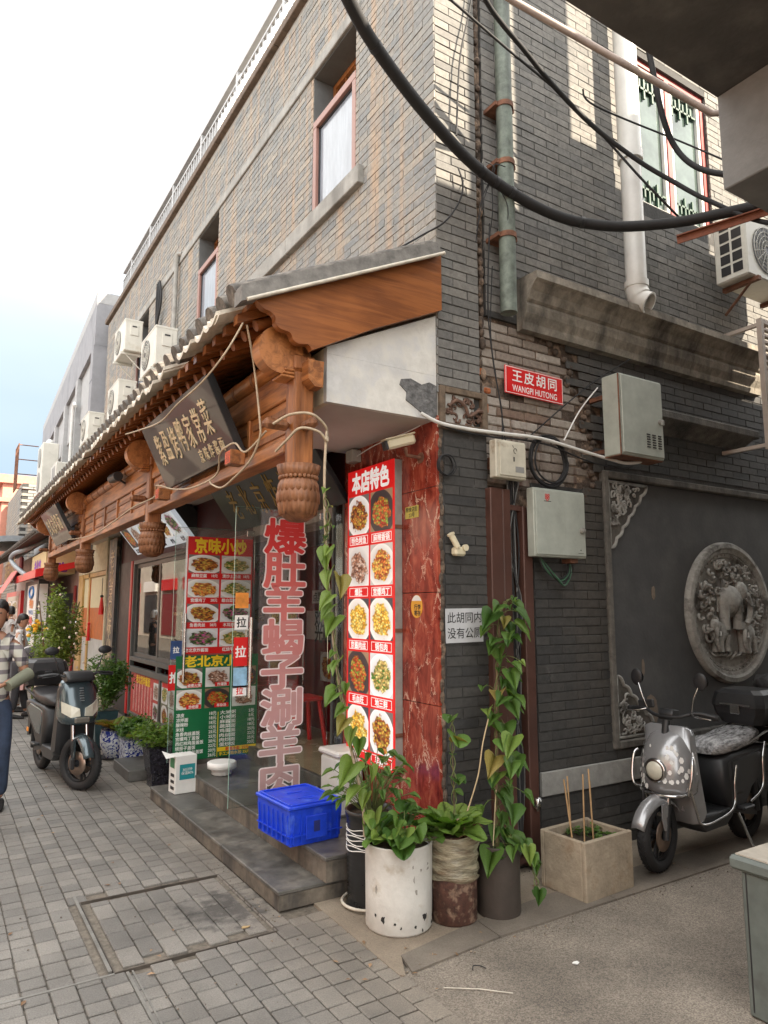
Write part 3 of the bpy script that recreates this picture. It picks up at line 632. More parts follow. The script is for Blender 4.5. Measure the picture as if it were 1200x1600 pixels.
for k in range(105):
    a = rnd.uniform(-.6, PI + .6); rr = rnd.uniform(.24, .445); cx_, cz = rr * math.cos(a), rr * math.sin(a)
    rad = rnd.uniform(.03, .052); tw = rnd.choice((-1, 1)); a0 = rnd.uniform(0, 6); b.tube([(cx_ + rad * (1 - .85 * q / 10) * math.cos(a0 + tw * q * .6), -.018 - .004 * q, cz + rad * (1 - .85 * q / 10) * math.sin(a0 + tw * q * .6)) for q in range(11)], .0125, 6)
for k in range(9):
    x = -.30 + k * .07; b.tube(smooth_path([(x, -.01, -.40 + .02 * abs(4 - k)), (x + .03, -.035, -.36), (x + .07, -.02, -.34), (x + .10, -.01, -.37)], 4), .010, 5)
for k in range(7): b.tube([(.20 + k * .03, -.015, .0 + k * .02), (.23 + k * .025, -.03, .2 - k * .01)], [.014, .006], 5)
b.build('cloud_relief', M['carving'], md, kind='stuff')
def elephant(cx_, cz, s, flip=1):
    b = MB()
    b.ball((cx_, -.03, cz), .13 * s, 14, (1.15, .55, .95), 9)                      # trunk of the body
    b.ball((cx_ + flip * .12 * s, -.055, cz + .075 * s), .075 * s, 12, (.85, .6, 1.05), 8)   # head
    b.ball((cx_ + flip * .07 * s, -.075, cz + .07 * s), .055 * s, 10, (.6, .25, 1.0), 6)     # ear
    b.tube(smooth_path([(cx_ + flip * .15 * s, -.085, cz + .06 * s), (cx_ + flip * .175 * s, -.095, cz - .03 * s), (cx_ + flip * .165 * s, -.09, cz - .13 * s), (cx_ + flip * .13 * s, -.085, cz - .17 * s)]), .022 * s, 8)
    b.tube(smooth_path([(cx_ + flip * .12 * s, -.10, cz + .02 * s), (cx_ + flip * .15 * s, -.115, cz - .03 * s), (cx_ + flip * .19 * s, -.11, cz - .03 * s)], 3), .009 * s, 5)
    for dx, dy in ((-.10, -.05), (-.05, -.02), (.05, -.06), (.095, -.03)): b.tube([(cx_ + flip * dx * s, dy, cz - .03 * s), (cx_ + flip * dx * s, dy, cz - .15 * s), (cx_ + flip * dx * s, dy, cz - .21 * s)], [.047 * s, .034 * s, .038 * s], 9)
    b.tube([(cx_ - flip * .14 * s, -.03, cz + .03 * s), (cx_ - flip * .165 * s, -.04, cz - .08 * s)], .008 * s, 5)
    b.build('elephant_relief', M['carving'], md)
elephant(-.02, .09, 1.12, 1); elephant(-.19, -.17, .74, -1); elephant(.20, -.19, .74, -1)
# red marble cladding of the street corner
zs = [0, .36, 1.03, 1.70, 2.35, 2.80]
for i in range(5):
    mbx(M['marble'], [((-.012, .004, zs[i] + .002), (.011, .43, zs[i + 1] - .002))], 'marble_slab', bev=.0015)
    mbx(M['marble'], [((-.012, .434, zs[i] + .002), (.011, 1.17, zs[i + 1] - .002))], 'marble_slab', bev=.0015)
# upper street front behind and below the canopy, shop interior
mbx(plain('dark_fascia', (.06, .012, .012), .5, var=.2), [((.0, 3.04, 2.335), (.0118, 8.8, 2.93)), ((.0, 1.18, 2.42), (.0118, 3.04, 2.93))], 'fascia_board')
mbx(M['plaster_cream'], [((.0, 9.42, 2.5), (.0118, 11.1, 2.93))], 'fascia_board')
# ---------------------------------------------------------------- shop room seen through the open door
rm = empty('shop_room'); rm.parent = B
mbx(M['floor_in'], [((.0, 1.18, .30), (.95, 8.7, .35))], 'room_floor', rm)
mbx(M['red_dk'], [((.951, 1.18, .351), (1.0, 8.7, 2.29)), ((.012, 8.651, .351), (.95, 8.7, 2.29))], 'room_wall', rm)
mbx(mat('grey_room_wall', (.22, .21, .2), .8), [((.02, 1.10, .351), (.95, 1.179, 2.29))], 'side_wall', rm)
mbx(M['granite_step'], [((-.04, 1.181, .236), (-.001, 3.02, .352))], 'threshold', rm, bev=.004)
# entrance steps of dark stone
for (x0, z0, z1, y0, nm) in ((-.90, .0, .10, .25, 'lower_step'), (-.635, .101, .235, .22, 'upper_step')):
    for (a, c) in ((y0, 1.15), (1.15, 2.05), (2.05, 2.94)):
        mbx(M['granite_step'], [((x0 - .006, a + .001, z1 - .022), (-.001, c - .001, z1))], nm, bev=.004)
        mbx(M['riser'], [((x0, a + .004, z0), (-.002, c - .002, z1 - .023))], nm)
mbx(M['granite_step'], [((-.3, 2.96, 0), (-.001, 5.0, .30))], 'plinth', bev=.004)
# shop windows: dark aluminium, two sashes above, two fixed panels below
sw = empty('shop_window'); sw.parent = B
A = M['alu']
mbx(A, [((-.03, 7.74, .05), (.03, 7.80, 2.33)), ((-.03, 4.98, .05), (.03, 5.04, 2.33)), ((-.03, 5.04, 2.27), (.03, 7.74, 2.33)), ((-.035, 5.04, .68), (.03, 7.74, .76)), ((-.032, 5.04, .84), (.03, 7.74, .90)), ((-.03, 6.20, .761), (.03, 6.28, .839)), ((-.025, 5.04, .05), (.03, 7.74, .10)), ((-.028, 6.05, .101), (.03, 6.11, .679))], 'frame', sw, .003)
for i, (a, c) in enumerate(((5.045, 6.36), (6.28, 7.735))):
    x = -.012 + i * .024
    mbx(A, [((x, a, .901), (x + .02, a + .06, 2.268)), ((x, c - .06, .901), (x + .02, c, 2.268)), ((x + .001, a + .06, 2.21), (x + .019, c - .06, 2.268)), ((x + .001, a + .06, .901), (x + .019, c - .06, .96))], 'sash', sw, .002)
    mbx(M['glass'], [((x + .008, a + .06, .96), (x + .013, c - .06, 2.21))], 'pane', sw)
for (a, c, k) in ((5.04, 6.05, 0), (6.11, 7.74, 1)):
    mbx(plain('pale_backing', (.35, .33, .27), .6), [((.0, a, .10), (.006, c, .68))], 'lower_panel', sw)
mbx(M['red'], [((-.04, 7.83, .05), (.0, 7.93, 2.33))], 'red_post', bev=.004)
mbx(M['red_dk'], [((-.001, 3.03, .35), (.0118, 4.97, 2.33))], 'dark_panel')
# glass strip beside the door and its frame
mbx(M['glass'], [((-.006, 1.185, .36), (.002, 1.34, 2.40))], 'side_pane'); mbx(A, [((-.02, 1.172, .355), (.01, 1.184, 2.42)), ((-.02, 1.34, .355), (.0, 1.352, 2.42))], 'side_pane_frame')
# two glass door leaves, both swung open over the steps
def handle_bar(mb, x, y, z0, z1):
    for s in (-.035, .047): mb.tube([(x, y + s * .9, z0), (x, y + s * .9, z1)], .0125, 10)
    for z in (z0 + .09, z1 - .09): mb.tube([(x, y - .032, z), (x, y + .043, z)], .008, 8)
def door(y, z0, hx, hz0, hz1):
    d = empty('glass_door', (0, 0, 0)); d.parent = B
    mbx(M['glass'], [((-.775, y, z0), (-.02, y + .011, 2.335))], 'pane', d, .002)
    mbx(M['steel'], [((-.10, y - .006, z0 - .004), (-.02, y + .017, z0 + .06)), ((-.10, y - .006, 2.28), (-.02, y + .017, 2.34))], 'hinge_plate', d, .003)
    mbx(mat('glass_edge', (.25, .42, .36), .2), [((-.7765, y + .001, z0), (-.7752, y + .010, 2.335)), ((-.775, y + .001, 2.3352), (-.02, y + .010, 2.3365))], 'pane_edge', d)
    b = MB(); handle_bar(b, hx, y, hz0, hz1); b.build('handle', M['steel'], d); return d
dA = door(2.915, .28, -.672, .96, 1.56); dB = door(1.40, .245, -.655, .98, 1.54)
chars = '爆肚羊蝎子涮羊肉'; zc = [2.135, 1.885, 1.645, 1.395, 1.145, .895, .64, .385]
for i, ch in enumerate(chars):
    t = min(1, i / 6); c = (.62, .07 * (1 - t) + .42 * t, .06 * (1 - t) + .41 * t)  # fills turn paler downward: reflection put into the letter colour
    if i == 0: c = (.60, .03, .03)
    f = plain('door_letter_%d' % i, c, .4); f.node_tree.nodes['Principled BSDF'].inputs['Alpha'].default_value = .92 - .05 * i
    Mx = ALLEY(-.385 - .002 * i, 1.3985, zc[i]) @ Matrix.Diagonal((1.05, .84, 1, 1))
    letters('character_outline', ch, plain('letter_white', (.72, .66, .65), .4), dB, Mx, .33, bold=.075, ext=.0004)
    letters('character', ch, f, dB, ALLEY(-.385 - .002 * i, 1.3965, zc[i]) @ Matrix.Diagonal((1.05, .84, 1, 1)), .33, bold=.036, ext=.0004)
def sticker(parent, x, y, z, w, h, m, ch=None, cm=None, cs=.08, bold=.03):
    mbx(m, [((x - w / 2, y - .0015, z - h / 2), (x + w / 2, y - .0005, z + h / 2))], 'sticker', parent)
    if ch: letters('sticker_letter', ch, cm, parent, ALLEY(x, y - .0022, z), cs, bold=bold, ext=.0003)
orange = plain('orange_sticker', (.75, .28, .04), .5, var=.3); blue_s = plain('blue_sticker', (.03, .07, .20), .4, var=.3)
sticker(dB, -.715, 1.40, 1.66, .10, .11, orange); sticker(dB, -.715, 1.40, 1.505, .10, .10, M['white_t'], '拉', M['black_t'], .075)
sticker(dB, -.715, 1.40, 1.30, .105, .20, M['red'], '拉', M['white_t'], .085); sticker(dB, -.715, 1.40, 1.12, .10, .14, plain('pale_blue_sticker', (.25, .45, .62), .5, var=.3)); sticker(dB, -.715, 1.40, 1.03, .10, .07, M['white_t'], '拉', M['red'], .055)
sticker(dA, -.735, 2.915, 1.24, .10, .16, blue_s, '拉', M['white_t'], .06); sticker(dA, -.738, 2.915, 1.00, .115, .22, M['red'], '推', M['white_t'], .10)

# ---------------------------------------------------------------- posters inside, on the wall and on the glass
def poster_street(x, y0, y1, z0, z1, bgm, label, cat='poster', t=.004):
    p = wrap('poster', label, cat); mbx(bgm, [((x - t, y0, z0), (x, y1, z1))], 'sheet', p); return p
def dish(parent, P0, u, v, w, h, i, name='dish_photo'):
    """a printed photo; P0 lower left corner, u and v unit directions"""
    P0, u, v = Vector(P0), Vector(u), Vector(v); b = MB(); b.quad(P0, P0 + u * w, P0 + u * w + v * h, P0 + v * h); return b.build(name, food_mat(i), parent)
U_ST, UP = (0, -1, 0), (0, 0, 1)
p = poster_street(.949, 3.95, 5.35, 1.05, 2.28, M['white_t'], 'white hotpot poster with dish photos on the inner wall behind the door letters')
for i, (yy, zz, k) in enumerate(((5.33, 2.0, 6), (4.86, 2.0, 4), (4.4, 2.0, 3), (5.33, 1.40, 2), (4.86, 1.40, 1), (4.4, 1.40, 4), (5.33, 1.07, 4), (4.7, 1.07, 0))): dish(p, (.9445, yy, zz), U_ST, UP, .43, .27, k)
letters('lettering', '铜锅涮肉', M['black_t'], p, STREET(.944, 4.65, 1.86), .24, bold=.02); letters('lettering', '羊蝎子火锅', M['black_t'], p, STREET(.944, 4.75, 1.36 - .02), .10)
p = poster_street(.949, 2.95, 3.75, 1.27, 1.58, M['white_t'], 'white welcome sheet taped to the red inner wall'); letters('lettering', '欢迎', M['black_t'], p, STREET(.944, 3.35, 1.50), .20, bold=.03); letters('lettering', '光临', M['black_t'], p, STREET(.944, 3.35, 1.34), .20, bold=.03)
p = poster_street(.949, 3.15, 3.62, 1.66, 1.80, M['white_t'], 'small white price sheet above the welcome sheet on the red wall'); letters('lettering', '点菜28元', M['black_t'], p, STREET(.944, 3.38, 1.73), .11, bold=.02)
p = poster_street(.949, 2.6, 2.94, 1.0, 1.9, M['red'], 'plain red paper banner on the inner wall right of the welcome sheet')
for j, yy in enumerate((3.4, 3.0)): dish(p, (.9445, yy, .85), U_ST, UP, .36, .30, 1 + j * 3)
rnd = random.Random(14)
p = wrap('window_shelf', 'crowded pale shelf of boxes and papers behind the shop window glass', 'shelf'); mbx(M['white_metal'], [((.10, 5.1, 1.28), (.40, 7.6, 1.30)), ((.10, 5.1, 1.70), (.40, 7.6, 1.72)), ((.402, 5.1, .9), (.42, 7.6, 2.2))], 'board', p)
for k in range(26):
    y = 5.15 + k * .094; z = (1.30, 1.72, .92)[k % 3]; hh = rnd.uniform(.12, .34); mbx(plain('carton_%d' % (k % 6), ((.7, .68, .6), (.6, .08, .05), (.65, .66, .68), (.7, .5, .12), (.5, .52, .5), (.75, .74, .7))[k % 6], .5), [((.14, y, z), (.34, y + rnd.uniform(.07, .20), z + hh))], 'packet', p)
# lower shop window prints
def print_panel(y0, y1, m, label, k):
    p = wrap('window_print', label, 'poster'); mbx(m, [((-.006, y0, .11), (-.001, y1, .67))], 'sheet', p)
    return p
p = print_panel(6.14, 7.70, plain('faded_red_print', (.50, .07, .06), .5, var=.25), 'faded red menu print with white columns of text low in the shop window', 0)
letters('heading', '老北京炸酱面', M['yellow_t'], p, STREET(-.008, 7.0, .60), .13, bold=.03)
for k in range(7):
    letters('text_column', '面粥饭菜汤肉饼'[k:] + '面粥饭菜汤肉饼'[:k], plain('pink_text', (.75, .45, .42), .6), p, STREET(-.008, 7.5 - k * .16, .34), .072, vertical=True, space=.78)
dish(p, (-.0085, 6.42, .40), U_ST, UP, .26, .22, 3); dish(p, (-.0085, 6.42, .14), U_ST, UP, .26, .22, 6)
p = print_panel(5.06, 6.04, plain('olive_print', (.20, .22, .14), .5, var=.3), 'olive green dish print with round plates low in the shop window', 1)
for (yy, zz, k) in ((6.02, .40, 2), (5.70, .38, 3), (5.38, .42, 0), (6.0, .13, 0), (5.68, .12, 3), (5.36, .14, 4)): dish(p, (-.0085, yy, zz), U_ST, UP, .29, .25, k)
mbx(M['red'], [((-.0088, 5.5, .60), (-.0082, 6.0, .66))], 'red_strip', p)
# things pinned inside the upper panes and behind them
p = wrap('window_poster', 'blue and pink picture sheet stuck inside the far shop window pane', 'poster'); mbx(plain('sky_print', (.12, .25, .5), .5, var=.4, scale=3), [((.03, 6.55, 1.30), (.034, 7.35, 1.62))], 'sheet', p); letters('lettering', '欢迎光临', plain('pink_t', (.8, .2, .35), .5), p, STREET(.029, 6.95, 1.47), .15, bold=.03)
mbx(plain('green_print', (.06, .16, .04), .6, var=.4), [((.029, 6.55, 1.18), (.0335, 7.35, 1.299))], 'lower_sheet', p)
p = wrap('window_notice', 'pale paper notices taped inside the near shop window sash', 'notice'); mbx(M['white_t'], [((.03, 5.45, 1.55), (.033, 5.70, 2.1)), ((.03, 5.2, 1.1), (.033, 5.5, 1.3)), ((.0302, 7.45, 1.0), (.0331, 7.6, 1.5))], 'sheet', p)
p = wrap('hanging_banner', 'long red paper banner hanging inside the near shop window', 'banner'); mbx(M['red_dk'], [((.05, 5.85, 1.5), (.056, 6.2, 2.2))], 'sheet', p); letters('lettering', '羊蝎子', M['white_t'], p, STREET(.049, 6.02, 1.86), .18, vertical=True, space=.9)
for k, (y, z) in enumerate(((6.9, .42), (7.2, .42), (5.6, .42), (3.4, .35), (3.9, .35))):
    t = wrap('dining_chair', ['dark chair behind the far shop window', 'second dark chair behind the far shop window', 'dark chair behind the near window sash', 'steel framed chair inside just behind the door', 'steel framed chair deeper in the doorway'][k], 'chair', 'chairs inside the restaurant', (.5, y, .35), .3 * k)
    b = MB(); b.box((-.2, -.2, .42), (.2, .2, .46), .01); b.build('seat', M['frame_red'] if k > 2 else M['black'], t)
    b = MB(); b.box((.17, -.2, .62), (.2, .2, .9), .01); b.build('backrest', M['frame_red'] if k > 2 else M['black'], t)
    for sx_ in (-1, 1):
        for sy in (-1, 1):
            b = MB(); b.tube([(sx_ * .18, sy * .18, 0), (sx_ * .18, sy * .18, .9 if sx_ > 0 else .42)], .012, 6); b.build('leg', M['steel'], t)
t = wrap('plastic_stool', 'red plastic stool on the beige floor inside the doorway', 'stool', None, (.42, 2.75, .35)); b = MB(); b.box((-.15, -.15, .40), (.15, .15, .44), .01); b.build('seat', M['red'], t)
for sx_ in (-1, 1):
    for sy in (-1, 1): b = MB(); b.tube([(sx_ * .17, sy * .17, 0), (sx_ * .12, sy * .12, .40)], .022, 6); b.build('leg', M['red'], t)

# ---------------------------------------------------------------- wooden canopy over the shop front
K = wrap('wooden_canopy', 'long tiled wooden shop canopy with carved hanging posts along the street front', 'canopy')
KX, KY0, KY1 = -1.27, -.06, 11.3
sl = (3.86 - 3.25) / 1.27
rz = lambda x: 3.86 + sl * x
b = MB(); b.prism([(-1.24, rz(-1.24) - .045), (-.001, rz(0) - .045), (-.001, rz(0) - .012), (-1.24, rz(-1.24) - .012)], -.02, 11.25, 'y'); b.build('roof_deck', M['wood_x'], K)
PT = .18; n = int(11.2 / PT)
tm = MB(); tm.tube([(-1.34, 0, rz(-1.34) + .050), (-.02, 0, rz(-.02) + .050)], .062, 10); tme = tm.mesh('roof_tile', M['tile_end'])
pm = MB(); arc = [(-.075 + .15 * k / 6, -.035 * math.sin(PI * k / 6)) for k in range(7)]
pm.ring_loft([[(-1.375, a, rz(-1.375) + z + .018) for a, z in arc] + [(-1.375, a, rz(-1.375) + z - .006) for a, z in arc[::-1]], [(-1.10, a, rz(-1.10) + z + .018) for a, z in arc] + [(-1.10, a, rz(-1.10) + z - .006) for a, z in arc[::-1]]], smooth=False); pme = pm.mesh('eave_pan', M['tile_pale'])
um = MB(); um.prism([(-1.285, rz(-1.285) - .10), (-.02, rz(-.02) - .10), (-.02, rz(-.02) - .046), (-1.285, rz(-1.285) - .046)], -.03, .03, 'y'); ume = um.mesh('rafter', M['wood_x'])
rm_ = MB(); rm_.tube([(-1.17, 0, rz(-1.17) - .135), (-.02, 0, rz(-.02) - .135)], .032, 8); rme = rm_.mesh('round_rafter', M['wood_x'])
for k in range(n):
    y = .03 + k * PT
    o = inst('roof_tile', tme, K); o.location = (0, y, random.uniform(-.004, .004)); o.rotation_euler = (0, 0, random.uniform(-.01, .01))
    o = inst('eave_pan', pme, K); o.location = (random.uniform(-.006, .006), y + PT / 2, random.uniform(-.004, .003)); o.rotation_euler = (random.uniform(-.08, .08), 0, 0)
    o = inst('rafter', ume, K); o.location = (0, y + PT / 2, 0)
    o = inst('round_rafter', rme, K); o.location = (0, y + PT / 2, 0)
# gable board with cloud shaped tail, and the grey barge over it
pts = [(-.002, 3.465), (-.50, 3.235), (-.905, 3.02)]
tail = [(-.905, 3.02), (-.955, 3.045), (-1.02, 3.06), (-1.07, 3.10), (-1.125, 3.135), (-1.16, 3.19), (-1.225, 3.225)]
for i in range(len(tail) - 1):
    a, c = Vector((tail[i][0], 0, tail[i][1])), Vector((tail[i + 1][0], 0, tail[i + 1][1])); d = c - a; nn = Vector((-d.z, 0, d.x)).normalized()
    for q in range(1, 6):
        p = a + d * q / 6 - nn * (.016 if i % 2 == 0 else -.010) * math.sin(PI * q / 6); pts.append((p.x, p.z))
    pts.append((c.x, c.z))
pts += [(-1.25, rz(-1.25) - .02), (-.002, rz(0) - .02)]
b = MB(); b.prism(pts, -.055, -.008, 'y'); b.build('gable_board', M['wood_x'], K)
b = MB(); b.prism([(-1.34, rz(-1.34) - .035), (-.05, rz(-.05) - .030), (-.05, rz(-.05) + .055), (-1.34, rz(-1.34) + .055)], -.11, -.004, 'y'); b.build('barge_tile', M['flash_grey'], K)
b = MB(); b.tube([(-1.31, -.115, rz(-1.31) - .035), (-.02, -.115, rz(-.02) - .035)], .011, 6); b.build('barge_trim', M['tile_pale'], K)
# white plastered box under the gable, with the bare patch and the flat soffit
mbx(M['plaster_w'], [((-.775, .012, 2.765), (-.002, .05, 3.05))], 'plaster_box', K)
b = MB(); b.prism([(-.775, 3.051), (-.002, 3.051), (-.002, 3.45), (-.775, 3.09)], .0121, .05, 'y'); b.build('plaster_box', M['plaster_w'], K)
mbx(M['plaster_cream'], [((-.7755, .0505, 2.765), (-.74, 1.15, 3.09))], 'plaster_side', K)
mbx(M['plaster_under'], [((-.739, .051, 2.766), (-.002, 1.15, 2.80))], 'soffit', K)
b = MB(); rnd = random.Random(2); b.prism([(-.27 + .0 * k, z) for k, z in ((0, 2.985),)] + [(-.20, 3.0), (-.12, 2.975), (-.06, 3.0), (-.006, 2.985), (-.006, 2.785), (-.05, 2.77), (-.10, 2.785), (-.16, 2.82), (-.235, 2.86), (-.23, 2.91), (-.28, 2.95)], .004, .0119, 'y'); b.build('bare_patch', M['rubble'], K)
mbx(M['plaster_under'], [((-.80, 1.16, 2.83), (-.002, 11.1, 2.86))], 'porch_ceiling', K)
PY = [.10, 3.26, 6.80, 10.08]
def post(y, first=[]):
    q = empty('post', (-.90, y, 0))
    q.parent = K
    if first:
        for ch in children_of(first[0]): c = ch.copy(); COL.objects.link(c); c.parent = q
        return
    first.append(q)
    b = MB(); b.box((-.062, -.062, 2.37), (.062, .062, 2.93), .012); b.box((-.066, -.066, 2.93), (.066, .066, 3.02), .01); b.build('shaft', M['wood_z'], q)
    b = MB(); fl = lambda a, h: 1 + .05 * abs(math.sin(a * 13))
    b.lathe([(.085, 2.385), (.118, 2.392), (.108, 2.345), (.096, 2.33)], n=78, wob=fl); b.build('collar', M['wood_dk'], q)
    b = MB()
    for k in range(26):
        a = 2 * PI * k / 26; b.ball((.102 * math.cos(a), .102 * math.sin(a), 2.322), .0135, 6, m=4)
    b.build('bead_ring', M['wood_dk'], q)
    b = MB()
    for j, (z1, r0, r1, z2) in enumerate(((2.312, .098, .117, 2.255), (2.258, .113, .119, 2.195), (2.20, .114, .103, 2.13))):
        pet = lambda a, h: 1 + .022 * abs(math.cos(a * 11 + j * 1.57))
        sc = lambda a: -.016 * abs(math.cos(a * 11 + j * 1.57)); rings = []
        for (r, z) in ((r0, z1), ((r0 + r1) / 2 + .004, (z1 + z2) / 2), (r1, z2), (r1 - .02, z2 - .006)):
            ring = []
            for k in range(88):
                a = 2 * PI * k / 88; rr = r * pet(a, z); zz = z + (sc(a) if z == z2 or z == z2 - .006 else 0); ring.append((rr * math.cos(a), rr * math.sin(a), zz))
            rings.append(ring)
        b.ring_loft(rings, False)
    b.lathe([(.104, 2.16), (.10, 2.13), (.082, 2.10), (.05, 2.08), (.01, 2.074)], n=44, wob=lambda a, h: 1 + .02 * abs(math.cos(a * 11)))
    b.build('carved_bulb', M['wood_dk'], q)
    b = MB(); b.tube([(-.14, -.05, 3.03), (-.14, .05, 3.03)], .135, 28); b.build('scroll_bracket', M['wood'], q)
    b = MB()
    for k, r in enumerate((.020, .03, .045)): b.box((-.10 - r, -.062, 2.885 - k * .02 + .03), (-.062, .062, 2.90 - k * .02 + .03), .004)
    b.build('bracket_step', M['wood'], q, kind='stuff')
    b = MB(); b.box((-.03, -.20, 2.575), (.03, -.063, 2.635), .022); b.build('tenon', M['wood_dk'], q)
    b = MB(); b.box((-.22, -.03, 2.585), (-.063, .03, 2.645), .022); b.build('tenon', M['wood_dk'], q)
    b = MB(); b.prism([(-.02, 2.97), (-.02, 2.86), (.02, 2.82), (.07, 2.82), (.075, 2.97)], -.15, -.063, 'y'); b.build('cloud_bracket', M['wood'], q)
for y in PY: post(y)
for i in range(3):
    a, c = PY[i] + .063, PY[i + 1] - .063
    mbx(M['wood'], [((-.965, a, 2.475), (-.835, c, 2.555))], 'lower_beam', K, .006)
    mbx(M['wood'], [((-.945, a, 2.80), (-.855, c, 2.90))], 'upper_beam', K, .006)
    mbx(M['wood'], [((-.93, a, 2.901), (-.87, c, 2.985))], 'purlin_board', K)
    np_ = 5; w_ = (c - a) / np_
    for k in range(np_):
        y0 = a + k * w_; mbx(M['wood'], [((-.925, y0 + .02, 2.557), (-.885, y0 + w_ - .02, 2.798))], 'panel', K)
        if k: mbx(M['wood_z'], [((-.945, y0 - .02, 2.556), (-.865, y0 + .02, 2.799))], 'muntin', K, .004)
        b = MB(); b.box((-.935, y0 + .05, 2.60), (-.926, y0 + w_ - .05, 2.64), .003); b.box((-.935, y0 + .05, 2.715), (-.926, y0 + w_ - .05, 2.755), .003); b.build('panel_rail', M['wood_dk'], K)
    b = MB(); b.tube([(-.90, a - .06, 3.055), (-.90, c + .06, 3.055)], .068, 14); b.build('log_purlin', M['wood'], K)
    for k in range(9):
        y = a + .2 + k * (c - a - .4) / 8; b = MB(); b.tube([(-.90, y - .018, 3.055), (-.90, y + .018, 3.055)], .0715, 14); b.build('purlin_band', M['wood_dk'], K)
b = MB(); b.prism([(-1.25, rz(-1.25) - .02), (-.02, rz(0) - .02), (-.02, 3.46), (-.90, 3.02), (-1.0, 3.07), (-1.1, 3.12), (-1.2, 3.22)], 11.26, 11.30, 'y'); b.build('gable_board', M['wood_x'], K)
# flood light on the purlin
t = wrap('flood_lamp', 'black tube flood lamp clamped under the canopy between the first two posts', 'lamp', None, (-1.02, 4.35, 2.98))
b = MB(); b.tube([(-.02, -.14, .0), (-.02, .18, .02)], .05, 12); b.build('housing', M['black_pl'], t); b = MB(); b.tube([(0, 0, 0), (.10, .02, -.05)], .012, 6); b.box((.09, -.05, -.10), (.11, .08, .01), .004); b.build('bracket', M['black_pl'], t)

# ---------------------------------------------------------------- roof railing (part of the building)
rl = empty('railing'); rl.parent = B; M['rail_al'] = mat('grey_rail_paint', (.40, .405, .41), .5, var=.08)
mbx(M['rail_al'], [((.08, -.02, 8.10), (.14, 10.35, 8.16)), ((.09, -.02, 7.55), (.13, 10.35, 7.58)), ((.09, -.02, 7.95), (.13, 10.35, 7.98))], 'rail', rl)
pmh = MB(); pmh.box((.085, -.03, 7.40), (.135, .03, 8.10)); pme_ = pmh.mesh('railing_post', M['rail_al']); bm_ = MB(); bm_.box((.095, -.014, 7.581), (.122, .014, 7.949)); bme = bm_.mesh('baluster', M['rail_al'])
y = .0; k = 0
while y < 10.36:
    o = inst('railing_post' if k % 12 == 0 else 'baluster', pme_ if k % 12 == 0 else bme, rl); o.location = (0, y, 0); y += .115; k += 1
